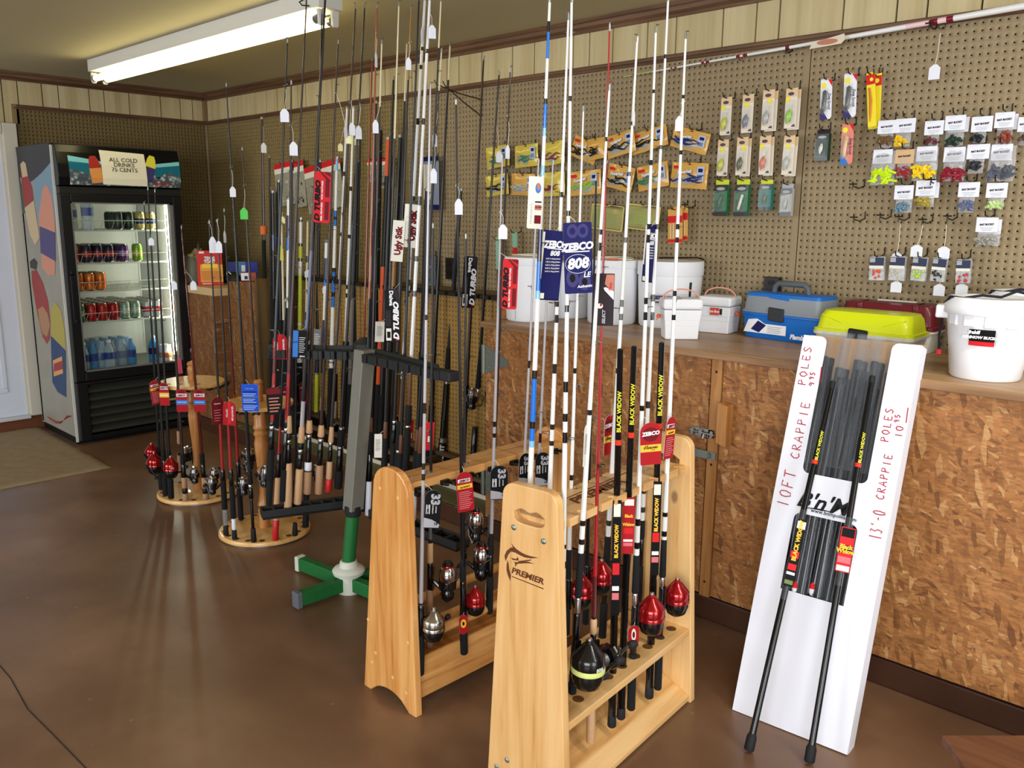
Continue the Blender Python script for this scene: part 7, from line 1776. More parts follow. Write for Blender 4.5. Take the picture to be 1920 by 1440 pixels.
# front sheet with two windows: cut as an outline with the open top notch and a lower window
nl, nr = fc(1550, 640)[0], fc(1673, 650)[0]
nb = fc(1500, 880)[1]; nbr = fc(1610, 910)[1]
lw = [fc(1488, 960), fc(1609, 985), fc(1583, 1133), fc(1464, 1107)]
zt = CL
def front_sheet():
    b = MB(); nz = (nb + nbr) / 2
    lz1 = (lw[0][1] + lw[1][1]) / 2; lz0 = (lw[2][1] + lw[3][1]) / 2; lx0 = (lw[0][0] + lw[3][0]) / 2; lx1 = (lw[1][0] + lw[2][0]) / 2
    def rc(poly): b.prism(poly, 0, .003, 'XZ')
    rad = .02
    arc = lambda cx, cz, r, a0, a1: [(cx + r * math.cos(R(a0 + (a1 - a0) * k / 5)), cz + r * math.sin(R(a0 + (a1 - a0) * k / 5))) for k in range(6)]
    # left flap, right flap (rounded inner top corners)
    rc([(-W2, nz + rad), (nl, nz + rad)] + arc(nl - rad, zt - rad, rad, 0, 90) + [(-W2, zt)])
    rc([(nr, nz + rad), (W2, nz + rad), (W2, zt)] + arc(nr + rad, zt - rad, rad, 90, 180))
    rc([(-W2, nz), (nl + rad, nz)] + arc(nl + rad, nz + rad, rad, 270, 180) + [(-W2, nz + rad)])
    rc([(nr - rad, nz)] + [(W2, nz), (W2, nz + rad)] + arc(nr - rad, nz + rad, rad, 0, -90))
    rc([(-W2, lz1), (W2, lz1), (W2, nz), (-W2, nz)])
    rc([(-W2, lz0), (lx0, lz0), (lx0, lz1 - rad)] + arc(lx0 + rad, lz1 - rad, rad, 180, 90) + [(lx0 + rad, lz1), (-W2, lz1)])
    rc([(lx1, lz0 + rad)] + [(lx1, lz0), (W2, lz0), (W2, lz1), (lx1 - rad, lz1)] + arc(lx1 - rad, lz1 - rad, rad, 90, 0))
    rc([(-W2, 0), (W2, 0), (W2, lz0), (-W2, lz0)])
    return b, (lx0, lx1, lz0, lz1, nz)
b, (lx0, lx1, lz0, lz1, nz) = front_sheet()
frs = b.build('front_sheet', M_CARD, cr)
M_CSHADE = mat('card_side', (214, 212, 222), .65)
MB().span((-W2, .0031, 0), (-W2 + .003, TH, zt)).build('side_wall', M_CARD, cr)
MB().span((W2 - .003, .0031, 0), (W2, TH, zt)).build('side_wall', M_CARD, cr)
MB().span((-W2 + .003, TH - .003, 0), (W2 - .003, TH, zt + .012)).build('back_sheet', M_KRAFT, cr)
MB().span((-W2 + .003, .0031, 0), (W2 - .003, TH - .003, .003)).build('bottom_flap', M_CARD, cr)
# red felt-pen handwriting in simple pen strokes
PEN = mat('red_pen', (176, 30, 48), .6)
GL_ = {'1': [[(.5, 0), (.5, 1)]], '0': [[(.5, 1), (.15, .8), (.1, .4), (.35, 0), (.7, .05), (.9, .5), (.8, .9), (.5, 1)]], 'F': [[(.15, 0), (.2, 1), (.9, .97)], [(.18, .5), (.7, .52)]], 'T': [[(0, .95), (1, 1)], [(.5, .97), (.48, 0)]],
       'C': [[(.9, .85), (.55, 1), (.15, .6), (.2, .15), (.55, 0), (.95, .15)]], 'R': [[(.15, 0), (.2, 1), (.7, .95), (.8, .7), (.25, .45), (.9, 0)]], 'A': [[(0, 0), (.5, 1), (.95, 0)], [(.2, .38), (.8, .38)]], 'P': [[(.15, 0), (.2, 1), (.75, .95), (.85, .65), (.2, .45)]],
       'I': [[(.5, 0), (.5, 1)]], 'E': [[(.9, .95), (.2, 1), (.15, .5), (.7, .52)], [(.15, .5), (.2, 0), (.9, .05)]], 'O': [[(.5, 1), (.15, .75), (.12, .35), (.45, 0), (.85, .35), (.85, .75), (.5, 1)]], 'L': [[(.2, 1), (.15, .03), (.85, .05)]],
       'S': [[(.9, .9), (.5, 1), (.2, .78), (.5, .52), (.85, .28), (.5, 0), (.1, .1)]], '9': [[(.8, .8), (.45, 1), (.2, .75), (.5, .5), (.8, .75), (.75, .3), (.6, 0)]], '5': [[(.85, 1), (.25, .95), (.2, .55), (.6, .6), (.85, .3), (.5, 0), (.15, .1)]],
       '3': [[(.2, .95), (.75, .95), (.4, .6), (.85, .4), (.6, .02), (.15, .08)]], "'": [[(.5, 1), (.45, .8)]], '-': [[(.2, .5), (.8, .5)]], '_': [[(-.3, -.1), (1.5, -.1)]], ' ': []}
def pen(word, pa, pb, hgt_px, name='handwriting'):
    """letters run along the line pa -> pb on the face; upright direction is to its left"""
    a = Vector((*fc(*pa), 0)); bq = Vector((*fc(*pb), 0)); d = bq - a; L_ = d.length; d.normalize(); up = Vector((-d.y, d.x, 0))
    h = hgt_px; cw = L_ / max(1, len(word)); b_ = MB()
    for i, ch in enumerate(word):
        for st_ in GL_[ch]:
            P = [a + d * (cw * (i + .12 + .72 * u)) + up * (h * (v - .5)) for u, v in st_]
            b_.tube([(p.x, -.0006, p.y) for p in P], .0016, 5)
    o = b_.build(name, PEN, frs); o['kind'] = 'stuff'
for i_, (wd, pa, pb, hh) in enumerate((('10FT', (1466, 952), (1484, 880), .036), ('CRAPPIE', (1489, 862), (1512, 752), .027), ('POLES', (1503, 724), (1516, 648), .024), ('9', (1521, 727), (1523, 714), .015), ('95', (1521, 713), (1525, 697), .015), ('_', (1530, 714), (1533, 692), .02),
                      ("13'-0", (1640, 1012), (1650, 956), .034), ('CRAPPIE', (1649, 938), (1667, 850), .022), ('POLES', (1658, 830), (1669, 764), .022), ('10', (1684, 822), (1688, 797), .019), ('95', (1681, 794), (1684, 776), .014), ('_', (1691, 790), (1694, 768), .02))):
    pen(wd, pa, pb, hh)
# maker's script on the bridge between the windows
px0, pz0 = fc(1496, 935); px1, pz1 = fc(1588, 955)
dv = Vector((px1 - px0, 0, pz1 - pz0)).normalized(); up_ = Vector((-dv.z, 0, dv.x))
mid = ((px0 + px1) / 2, -.0012, (pz0 + pz1) / 2)
MKB = mat('script_black', (18, 18, 20), .5)
text("B'n'M", .066, MKB, frs, mid, dv, up_, bold=.02, shear=.35, wide=1.05)
sb_ = MB(); q0 = Vector(mid) - dv * .052 - up_ * .022; q1 = Vector(mid) + dv * .04 - up_ * .018
sb_.tube([q0, (q0 + q1) / 2 + up_ * .002, q1], [.001, .0022, .0008], 5); sb_.build('script_underline', MKB, frs)
ux, uz = fc(1563, 966)
text('www.bnmpoles.com', .0165, MKB, frs, (ux, -.0012, uz), dv, up_, bold=.005)
# poles in plastic sleeves standing in the carton
M_FILM = mat('clear_film', (150, 156, 166), .05, alpha=.12, coat=.6)
lxs = [nl + (nr - nl) * k for k in (.06, .19, .32, .45, .57, .69, .81, .94)]
plabs = ['leftmost', 'second from left', 'third from left', 'fourth from left', 'fourth from right', 'third from right', 'second from right', 'rightmost']
for i in range(16):
    bk, i = i // 8, i % 8; xq = lxs[i] + (.011 if bk else 0)
    Mp = Mc @ Matrix.Translation((xq, .021 + .003 * (i % 2) + .024 * bk, .02)) @ Matrix.Rotation(R((-.8, .5, -.4, .5, -.3, .3, -.5, .6)[i]), 4, 'Y')
    t = thing('crappie_pole', 'black sleeved crappie pole in the white carton, %s of the %s row' % (plabs[i], ('front', 'back')[bk]), 'fishing pole', mw=Mp, group='poles inside the white carton')
    L_ = zt - .1 - .03 * (i % 3)
    mats_ = [SH['pole'], SH['pred']]
    MB().lathe([(.0135, 0), (.0125, L_ * .62), (.0128, L_ * .62), (.0128, L_ * .64), (.012, L_ * .64), (.0112, L_)], 10, mis=[0, 1, 1, 0, 0]).build('shaft', mats_, t)
    MB().lathe([(.012, L_), (.012, L_ + .02), (.009, L_ + .022)], 10).build('end_cap', SH['rubber'], t)
    if bk: continue
    random.seed(i); g = []
    for k in range(8):
        z = L_ * .35 + (zt + .0 - L_ * .35) * k / 7; rr = .0165 + random.uniform(-.002, .003) + (.004 if k == 7 else 0); row = []
        for j in range(9):
            a_ = 2 * math.pi * (j % 8) / 8; random.seed(i * 100 + k * 9 + (j % 8)); row.append(((rr + random.uniform(-.002, .002)) * math.cos(a_), (rr + random.uniform(-.002, .002)) * .8 * math.sin(a_), z))
        g.append(row)
    MB().sheet(g).build('plastic_sleeve', M_FILM, t)
    if i in (1, 3):
        fl = MB(); fl.lathe([(.001, -.02), (.007, -.012), (.008, 0)], 10, (0, -.013, L_ * .37)); fo = fl.build('float', K['white'], t)
        MB().lathe([(.008, 0), (.007, .012), (.002, .02)], 10, (0, -.013, L_ * .37)).build('float_top', K['bred'], fo)
    else:
        MB().span((-.009, -.0185, L_ * .16), (.009, -.0175, L_ * .3)).build('pole_card', K['black'] if i % 2 == 0 else K['bred'], t)
random.seed(21); g = []
for i in range(7):
    row = []
    for j in range(25):
        u = j / 24; row.append((nl + (nr - nl) * u, .012 + random.uniform(-.006, .006), nz + .03 + (zt - .01 - nz - .03) * i / 6 + (random.uniform(-.015, .012) if i == 6 else 0)))
    g.append(row)
MB().sheet(g).build('window_film', M_FILM, cr)
# two poles leaning against the carton's face
def lean_pole(label, pb, pt, ring_, card_span, style):
    P0 = onZ(pb[0], pb[1], .014)
    n = -Yc; q = (BL + BR_) / 2 + n * .012; d = ray(*pt); P1 = CAM + d * ((q - CAM).dot(n) / d.dot(n))
    z = (P1 - P0).normalized(); L_ = (P1 - P0).length; x = (RIGHT - z * RIGHT.dot(z)).normalized(); y = z.cross(x)
    Mq = Matrix(((x.x, y.x, z.x, P0.x), (x.y, y.y, z.y, P0.y), (x.z, y.z, z.z, P0.z), (0, 0, 0, 1)))
    t = thing('fishing_pole', label, 'fishing pole', mw=Mq)
    sat = lambda py: next((s * L_ / 400 for s in range(400) if proj(P0 + z * (s * L_ / 400))[1] <= py), L_)
    sr = sat(ring_)
    MB().lathe([(.0098, 0), (.0092, sr - .006), (.0094, sr - .006), (.0094, sr + .006), (.009, sr + .006), (.0078, L_)], 14, mis=[0, 0, 1, 1, 0]).build('shaft', [SH['pole'], SH['pred']], t)
    MB().lathe([(.012, -.008), (.0145, -.004), (.0145, .03), (.011, .04)], 14).build('butt_cap', SH['rubber'], t)
    MB().lathe([(.0085, L_), (.0085, L_ + .02), (.006, L_ + .022)], 12).build('end_cap', SH['rubber'], t)
    info = dict(o=t, P0=P0, z=z, L=L_, M=Mq, s_at=sat)
    s0, s1 = sat(card_span[0]), sat(card_span[1]); hh = (s1 - s0) / 2; wv = card_span[2]
    c = P0 + z * ((s0 + s1) / 2) - y * 0; nn = -(y if y.dot(AWAY) > 0 else -y); c = c + nn * .0112
    Tm = Mq.inverted() @ Matrix(((x.x, nn.x, z.x, c.x), (x.y, nn.y, z.y, c.y), (x.z, nn.z, z.z, c.z), (0, 0, 0, 1)))
    b_ = MB(); b_.prism(rrect(wv, 2 * hh, .003, 3), -.0004, .0004, 'XZ'); me = b_.mesh('wrapper_card', K['black'] if style == 'a' else K['bred']); me.transform(Tm); wc = obj('wrapper_card', me, t)
    pr = ((K['cardw'], .86, .97), (K['bred'], .42, .52), (K['bred'], .24, .33), (K['white'], .17, .21), (mat('ink_green', (96, 120, 60), .4), .03, .09)) if style == 'a' else ((K['black'], .78, .98), (K['black'], .42, .6), (K['pink'], .2, .34), (K['cardw'], .02, .14))
    for mm, v0, v1 in pr:
        b_ = MB(); b_.prism([((u - .5) * wv, (v - .5) * hh * 2) for u, v in box4(.06, v0, .94, v1)], .0005, .0007, 'XZ'); me = b_.mesh('card_print', mm); me.transform(Tm); obj('card_print', me, wc)
    if style == 'a':
        _ttext('BLACK WIDOW', .0175, K['yel'], wc, c + z * hh * .36 + nn * .0012, z, -x, .05, 0, .95, info)
    else:
        _ttext('Black', .017, K['yel'], wc, c + z * hh * .12 + nn * .0012, x, z, .05, 0, 1, info); _ttext('Widow', .017, K['yel'], wc, c + z * hh * -.08 + nn * .0012, x, z, .05, 0, 1, info)
    for (pyc, sz) in ((ring_ - 32, .0125),):
        _ttext('BLACK WIDOW', sz, mat('pole_yellow'), t, P0 + z * sat(pyc) + nn * .0095, z, -x, .03, 0, 1.0, info)
    b_ = MB(); P = [c - z * hh * 1.3 + x * .0, c - z * hh]; 
    MB().lathe([(.0108, s0 - .04), (.0112, s0), (.0112, s1), (.0108, s1 + .03)], 12, cap=False).build('plastic_sleeve', M_FILM, t)
    return t
lean_pole('slimmer black pole leaning on the left of the white carton, its cap on the floor', (1405, 1402), (1559, 728), 868, (1100, 975, .028), 'a')
lean_pole('thicker black pole leaning on the right of the white carton, its cap on the floor', (1518, 1424), (1634, 718), 873, (1072, 990, .042), 'b')
# corner of a low wooden stool in the lower right corner
tb = thing('low_wooden_bench', 'corner of a low brown wooden bench in the lower right foreground', 'bench', (6.35, -1.05, 0))
zb = .2
A_ = onZ(1766, 1378, zb); B_ = onZ(1818, 1448, zb); C_ = onZ(1930, 1378, zb)
dx = (C_ - A_).normalized(); dy = (B_ - A_).normalized()
b = MB(); q = [A_, A_ + dx * .7, A_ + dx * .7 + dy * .35, A_ + dy * .35]
b.prism([(p.x, p.y) for p in q], zb - .025, zb, 'XY'); b.build('bench_top', wood_mat('bench_wood', (82, 50, 32), (104, 66, 44), (124, 84, 58), 'X', .5, .4, knots=False), tb, .003, world=True)
for (i, j) in ((.06, .05), (.64, .05), (.64, .3), (.06, .3)):
    pp = A_ + dx * i + dy * j; MB().span((pp.x - .02, pp.y - .02, 0), (pp.x + .02, pp.y + .02, zb - .025)).build('leg', mat('bench_wood'), tb, .003, world=True)
# ------------------------------------------------------------------ the rods, stand by stand
FXA = Vector((math.cos(fa), math.sin(fa), 0))
FR = ('plane', F0 + FXA * .068, FXA); FB = ('plane', F0 - FXA * .068, FXA)
PR = ('plane', Vector((PX + .106, 0, 0)), Vector((1, 0, 0))); PB = ('plane', Vector((PX - .02, 0, 0)), Vector((1, 0, 0)))
def vplane(a, b, off):
    d = (b - a).normalized(); n = Vector((-d.y, d.x, 0)); return ('plane', a + n * off, n)
LA = vplane(ll0, ll1, .03); RA = vplane(rl0, rl1, .03)
WALL = ('wall', -.30, .115); WALLB = ('wall', -.225, .21)
GF = 'rods in the pale pine rod stand'; GP = 'rods in the honey pine rod stand'; GL = 'rods on the left arm of the black rod stand'; GR = 'rods on the right arm of the black rod stand'
G2 = 'rods in the round rack by the black stand'; G1_ = 'rods in the round rack by the cooler'; GW = 'rods on the long wall rack'
def seat_(y0, y1, w): return ('reel_seat', y0, y1, w, w * .9, 'gloss')
def ring(y0, y1, w): return ('winding_check', y0, y1, w, w, 'chrome')

# --- pale stand, front row
wsh = lambda *bands: sum(([('white', a), ('band', b)] for a, b in bands), []) + [('white', None)]
f2 = rod('white rod with black wraps at the emblem end panel of the pale stand, front row', (1050, 1432), (1072, -6), FR, 13, 4.5, wsh((1065, 1052), (1028, 1020), (830, 810), (790, 775), (735, 715), (585, 572), (405, 395), (190, 180)), [('rear_grip', 1432, 1330, 15, 14, 'foam'), ('butt_sleeve', 1330, 1235, 13, 13, 'gloss'), seat_(1235, 1200, 13), ('fore_grip', 1200, 1115, 15, 13, 'foam')], [823, 565, 320, 170, 60], hd=10, group=GF)
f4 = rod('white rod carrying a big black closed face reel in the pale stand', (1073, 1300), (1143, 160), FR, 13, 4, wsh((1020, 1010), (985, 975), (778, 768), (470, 455), (440, 430), (265, 257)), [('rear_grip', 1300, 1210, 16, 15, 'foam'), seat_(1210, 1150, 15), ring(1150, 1120, 11), ('fore_grip', 1120, 1035, 15, 12, 'foam')], [640, 462, 340, 262], ('cast_black', 1228, -35, 1.28), -20, group=GF)
f5 = rod('dark red rod with a cork handle and low baitcasting reel in the pale stand', (1107, 1392), (1143, 48), FR, 9, 3, [('dred', 1080), ('red', None)], [('rear_grip', 1392, 1235, 17, 15, 'cork'), seat_(1235, 1188, 13), ('fore_grip', 1188, 1160, 13, 13, 'cork'), ('hook_keeper', 1160, 1152, 9, 7, 'black')], [870, 870, 500, 300, 160], ('bait', 1225, 0, 1.35), -60, group=GF)
for nm, b_, t_, ring_y, labs in (('tall black telescoping pole with yellow lettering, left of the pair in the pale stand', (1147, 1362), (1163, 655), 826, 'a'), ('tall black telescoping pole with yellow lettering, right of the pair in the pale stand', (1164, 1347), (1189, 650), 812, 'b'), ('black telescoping pole farthest from the emblem end of the pale stand', (1217, 1308), (1241, 643), 795, 'c')):
    q = rod(nm, b_, t_, FR, 15, 11, [('pole', ring_y + 8), ('pred', ring_y - 2), ('pole', None)], [('butt_cap', b_[1], b_[1] - 22, 17, 16, 'rubber')], 0, group=GF, cat='fishing pole', name='fishing_pole', tip=False)
    s1 = q['L']; MB().lathe([(.0062, -.02), (.0062, 0), (.005, .002)], 12, (0, 0, s1)).build('end_cap', SH['rubber'], q['o'])
    # yellow lettering running up the pole and the printed wrapper lower down
    xd = q['z']; n = -AWAY; yd = xd.cross(-n) * -1
    for (yy, sx, sz) in ((ring_y - 55, 'BLACK WIDOW', 9),):
        s = q['s_at'](yy); p = q['P0'] + xd * s; k = depth(p) / FPX
        side = n.cross(xd).normalized()
        _ttext(sx, sz * k * 1.2, K['yel'] if False else mat('pole_yellow', (214, 206, 40), .4), q['o'], p + n * (7.2 * k), xd, (xd.cross(n)).normalized() * -1, .03, 0, 1.0, q)
    y0, y1 = {'a': (1150, 935), 'b': (1035, 930), 'c': (1075, 900)}[labs]
    sa, sb = q['s_at'](y0), q['s_at'](y1); p = q['P0'] + xd * ((sa + sb) / 2); k = depth(p) / FPX
    wv = (22 if labs == 'b' else 16) * k; n2 = n; U = (RIGHT - xd * RIGHT.dot(xd)).normalized(); c = p + n2 * (9 * k)
    b = MB(); hh = (sb - sa) / 2
    Tm = q['M'].inverted() @ Matrix(((U.x, n2.x, xd.x, c.x), (U.y, n2.y, xd.y, c.y), (U.z, n2.z, xd.z, c.z), (0, 0, 0, 1)))
    b.prism(rrect(wv, hh * 2, wv * .1, 3), -.0003, .0003, 'XZ'); me = b.mesh('wrapper_card', K['red'] if labs == 'b' else K['black']); me.transform(Tm); wc = obj('wrapper_card', me, q['o'])
    for (mm, v0, v1) in ((K['cardw'], .86, .97), (K['bred'], .36, .46), (K['pink'], .14, .2), (K['white'], .22, .26)):
        b = MB(); b.prism([((u - .5) * wv, (v - .5) * hh * 2) for u, v in box4(.1, v0, .9, v1)], .0004, .0006, 'XZ'); me = b.mesh('print', mm); me.transform(Tm); obj('print', me, wc)
    cc = c + xd * hh * .3
    if labs == 'b':
        for kk, wd_ in enumerate(('Black', 'Widow')): _ttext(wd_, 8 * k, K['yel'], wc, c + xd * hh * (.35 - .3 * kk) + n2 * .001, U, xd, .05, 0, .9, q)
    else: _ttext('BLACK WIDOW', 9.5 * k, K['yel'], wc, cc + n2 * .001, xd, -U, .05, 0, .95, q)
f9 = rod('white rod with a red closed face reel, mid front row of the pale stand', (1183, 1330), (1230, 52), FR, 12, 4, wsh((1028, 1016), (985, 972), (770, 760), (600, 585), (570, 558), (455, 440), (430, 420), (310, 300), (175, 168)), [('rear_grip', 1330, 1225, 16, 15, 'foam'), seat_(1225, 1135, 13), ring(1135, 1112, 11), ('fore_grip', 1112, 1040, 14, 12, 'foam')], [575, 437, 300, 160], ('cast_red', 1152, 5, 1.16), 0, group=GF)
f11 = rod('white rod with a red closed face reel by the far end panel', (1233, 1292), (1286, 64), FR, 12, 4, wsh((1005, 995), (968, 960), (600, 590), (555, 545), (455, 445), (430, 420), (290, 282), (185, 178)), [('rear_grip', 1292, 1190, 15, 14, 'foam'), seat_(1190, 1100, 12), ring(1100, 1082, 10), ('fore_grip', 1082, 1010, 13, 11, 'foam')], [560, 425, 285, 180], ('cast_red', 1120, 5, 1.1), 0, price=(1274, 190, 218, 'white', 15, 27), group=GF)
# back row
f1 = rod('blue and white surf rod behind the hand hole of the pale stand', (983, 1180), (1031, -6), FB, 13, 5, [('white', 838), ('lblue', 826), ('blue', 803), ('band', 790), ('blue', 710), ('band', 694), ('white', 560), ('lblue', 545), ('blue', 490), ('band', 470), ('navy', 430), ('white', 330), ('lblue', 310), ('white', 255), ('lblue', 240), ('blue', 195), ('band', 185), ('white', 110), ('blue', 60), ('band', 40), ('white', None)], [('rear_grip', 1180, 1080, 15, 14, 'foam'), seat_(1080, 1010, 13), ('fore_grip', 1010, 950, 14, 12, 'foam')], [775, 455, 215, 45], hd=20, group=GF)
f3 = rod('white rod with black wraps nearest the emblem panel, back row of the pale stand', (1020, 1190), (1066, 28), FB, 11, 4, wsh((835, 826), (805, 795), (700, 682), (605, 590), (575, 565), (370, 360)), [('rear_grip', 1190, 1080, 14, 13, 'foam'), seat_(1080, 1010, 12), ('fore_grip', 1010, 945, 13, 11, 'foam')], [812, 568, 360, 190, 60], hd=160, group=GF)
f6 = rod('white rod with a long foam foregrip, back row middle of the pale stand', (1128, 1215), (1195, 70), FB, 11, 4, wsh((985, 975), (950, 940), (700, 690), (600, 588), (575, 562), (455, 445), (330, 322), (235, 228)), [('rear_grip', 1215, 1130, 15, 14, 'foam'), seat_(1130, 1090, 13), ring(1090, 1080, 11), ('fore_grip', 1080, 1005, 14, 12, 'foam')], [578, 440, 325, 230, 140], hd=170, price=(1189, 190, 206, 'white', 11, 28, 60), group=GF)
f10 = rod('white rod behind the red hang tags, back row of the pale stand', (1194, 1180), (1253, -6), FB, 10, 4, wsh((960, 950), (925, 915), (765, 752), (600, 585), (565, 552), (430, 420), (280, 272), (110, 102)), [('rear_grip', 1180, 1060, 13, 13, 'foam'), seat_(1060, 1010, 12), ('fore_grip', 1010, 975, 12, 11, 'foam')], [560, 425, 275, 105], hd=170, group=GF)
f13 = rod('white rod with a shiny red reel half hidden behind the black reel rod', (1062, 1190), (1094, 200), FB, 9, 3, wsh((900, 890), (700, 690), (500, 490)), [('rear_grip', 1190, 1140, 13, 12, 'foam'), seat_(1140, 1085, 11), ('fore_grip', 1085, 1030, 12, 10, 'foam')], 4, ('cast_red', 1112, 20, 1.0), 0, group=GF)
f14 = rod('dark rod with a shiny red reel at the back of the pale stand', (1098, 1170), (1118, 330), FB, 8, 3, [('black', None)], [('rear_grip', 1170, 1110, 12, 12, 'foam'), seat_(1110, 1060, 11)], 4, ('cast_red', 1082, 0, 1.0), 0, group=GF)
card(f2, 1084, 484, 54, 132, ST['big_front'], 3, 8, .03, shape='round', r=.06)
card(f3, 1033, 498, 42, 130, ST['big_back'], -5, 25, .05, shape='round', r=.06)
card(f10, 1217, 475, 26, 108, ST['big_back'], -6, 55, .03, shape='round', r=.06)
card(f5, 1131, 562, 40, 98, ST['sun'], 0, -5, .008, shape='rect')
card(f9, 1220, 832, 40, 82, ST['red_front'], 3, 10, .03, shape='tomb')
card(f11, 1256, 821, 23, 80, ST['red_back'], -5, 50, .03, shape='tomb')
card(f6, 1143, 815, 23, 76, ST['red_front'], 0, 45, -.03, shape='tomb')
card(f4, 1098, 835, 9, 78, ST['wlabel'], -4, 70, .012, shape='tomb')
card(f1, 1003, 380, 27, 96, ST['sleeve'], -2, 15, .02, shape='round', r=.1)
card(f9, 1188, 1192, 21, 42, dict(base=K['red'], patch=[(K['cardw'], ell(.5, .55, .22, .3)), (K['dred'], ell(.5, .55, .12, .16))]), 3, 20, .02, shape='round', r=.48)
card(f11, 1237, 1172, 14, 40, dict(base=K['red'], patch=[(K['cardw'], ell(.5, .55, .25, .28))]), -6, 50, .02, shape='round', r=.48)

# --- honey pine stand
p1 = rod('thin silver rod with a chrome closed face reel on the honey pine stand', (787, 1265), (807, 160), PR, 9, 3, [('silver', 900), ('band', 888), ('silver', 880), ('band', 868), ('silver', 775), ('band', 755), ('silver', 600), ('black', 590), ('silver', None)], [('rear_grip', 1265, 1190, 17, 16, 'foam'), seat_(1190, 1135, 14), ('fore_grip', 1135, 1125, 9, 7, 'gloss')], [884, 665, 500, 360, 250], ('cast_silver', 1168, 0, 1.0), -15, group=GP)
p2 = rod('thin black rod with a red reel and red tag on the honey pine stand', (870, 1226), (855, 188), PR, 9, 3, [('black', None)], [('rear_grip', 1226, 1150, 15, 14, 'foam'), seat_(1150, 1090, 13), ('fore_grip', 1090, 1062, 12, 10, 'foam')], [870, 620, 460, 330, 240], ('cast_red', 1128, 10, .92), 0, price=(860, 345, 373, 'white', 15, 29), group=GP)
p3 = rod('thin silver rod with a black hang tag, third clip of the honey pine stand', (917, 1150), (942, 292), PR, 8, 3, [('silver', 820), ('band', 812), ('silver', 800), ('band', 790), ('silver', None)], [('rear_grip', 1150, 1080, 14, 13, 'foam'), seat_(1080, 1040, 12), ('fore_grip', 1040, 1000, 11, 9, 'foam')], [805, 660, 520, 400], ('big_spin', 985, 170, .95), 0, price=(943, 395, 421, 'white', 17, 27), group=GP)
p4 = rod('long dark rod beside the hanging white tag, behind the honey pine stand rail', (915, 1130), (957, 128), ('plane', Vector((PX - .07, 0, 0)), Vector((1, 0, 0))), 8, 3, [('brown', None)], [('rear_grip', 1130, 1050, 13, 12, 'corkd'), seat_(1050, 1005, 11)], 6, None, 0, price=(952, 215, 272, 'white', 10, 25, 40), group=GP)
p5 = rod('thin silver rod with a black tag at the honey pine stand far clip', (1001, 1075), (1037, 302), PR, 7, 3, [('silver', 830), ('band', 812), ('silver', None)], [('rear_grip', 1075, 1010, 12, 12, 'foam'), seat_(1010, 975, 11)], 5, None, 160, group=GP)
p6 = rod('thin grey rod partly hidden behind the blue surf rod', (973, 1085), (1010, 300), PR, 7, 3, [('silver', 690), ('band', 676), ('silver', None)], [('rear_grip', 1085, 1020, 12, 12, 'foam'), seat_(1020, 985, 11)], 5, None, 160, group=GP)
p7 = rod('cork handled rod with a chrome spinning reel on the honey pine stand', (805, 1215), (812, 420), ('plane', Vector((PX + .03, 0, 0)), Vector((1, 0, 0))), 8, 3, [('grey', 920), ('black', None)], [('rear_grip', 1215, 1105, 15, 14, 'corkd'), seat_(1105, 1055, 12), ('fore_grip', 1055, 1018, 12, 11, 'cork'), ('hook_keeper', 1018, 1004, 8, 5, 'bplas')], 5, ('big_spin', 1082, 172, 1.05), 172, group=GP)
p8 = rod('black rod with a chrome and red spinning reel, second in the honey pine stand', (868, 1160), (874, 440), ('plane', Vector((PX + .03, 0, 0)), Vector((1, 0, 0))), 8, 3, [('black', None)], [('rear_grip', 1160, 1085, 13, 13, 'corkd'), seat_(1085, 1030, 11)], 5, ('big_spin', 1048, 178, 1.05), 178, group=GP)
card(p1, 811, 955, 30, 75, ST['thirty_three'], -4, 8, .025, shape='tomb', y_on=960)
card(p2, 872, 922, 30, 78, ST['red_back'], 4, 25, .02, shape='tomb')
card(p3, 936, 905, 32, 66, ST['thirty_three'], 0, 10, .02, shape='tomb')
card(p5, 1017, 880, 27, 66, ST['thirty_three'], 0, 12, .02, shape='tomb')
card(p6, 984, 880, 22, 62, ST['thirty_three'], 0, 40, .02, shape='tomb')
card(p3, 956, 533, 29, 94, ST['turbo_red'], -2, 0, .015, shape='round', r=.14)
card(p2, 869, 1171, 15, 40, dict(base=K['red'], patch=[(K['yel'], ell(.5, .55, .34, .22)), (K['black'], ell(.5, .55, .14, .1))]), 3, 25, .02, shape='round', r=.48)

# --- black stand, left arm
cork = lambda yb, y1, y2, y3, y4, m2='cork', w=15: [('rear_grip', yb, y1, w, w * .95, m2), seat_(y1, y2, w * .75), ring(y2, y2 - 8, w * .72), ('seat_hood', y2 - 8, y3, w * .8, w * .72, 'bplas'), ('fore_grip', y3, y4, w * .9, w * .72, 'cork')]
l0 = rod('red based rod with a moulded black grip at the left arm outer end', (504, 948), (539, 74), LA, 8, 2.5, [('red', 700), ('dred', 640), ('black', None)], [('rear_grip', 948, 900, 11, 13, 'foam'), ('mid_grip', 900, 842, 15, 13, 'foam'), seat_(842, 806, 11), ring(806, 798, 10), ('fore_grip', 798, 788, 10, 7, 'gloss')], [620, 480, 350, 250, 160], None, 180, price=(533, 158, 204, 'white', 16, 24), group=GL)
l1 = rod('cork gripped rod second from the outer end of the left arm', (540, 958), (546, 152), LA, 8, 2.5, [('brown', None)], cork(958, 868, 832, 812, 779), [700, 560, 430, 320], None, 180, price=(550, 232, 266, 'white', 15, 25), group=GL)
l2 = rod('rod with a red lower blank behind the cork gripped rods of the left arm', (530, 940), (575, -6), LA, 8, 2.5, [('red', 700), ('dred', 630), ('brown', None)], [('rear_grip', 940, 880, 12, 13, 'foam'), seat_(880, 810, 11), ring(810, 802, 9), ('fore_grip', 802, 786, 8, 7, 'gloss')], [640, 500, 370, 260, 110], None, 0, group=GL)
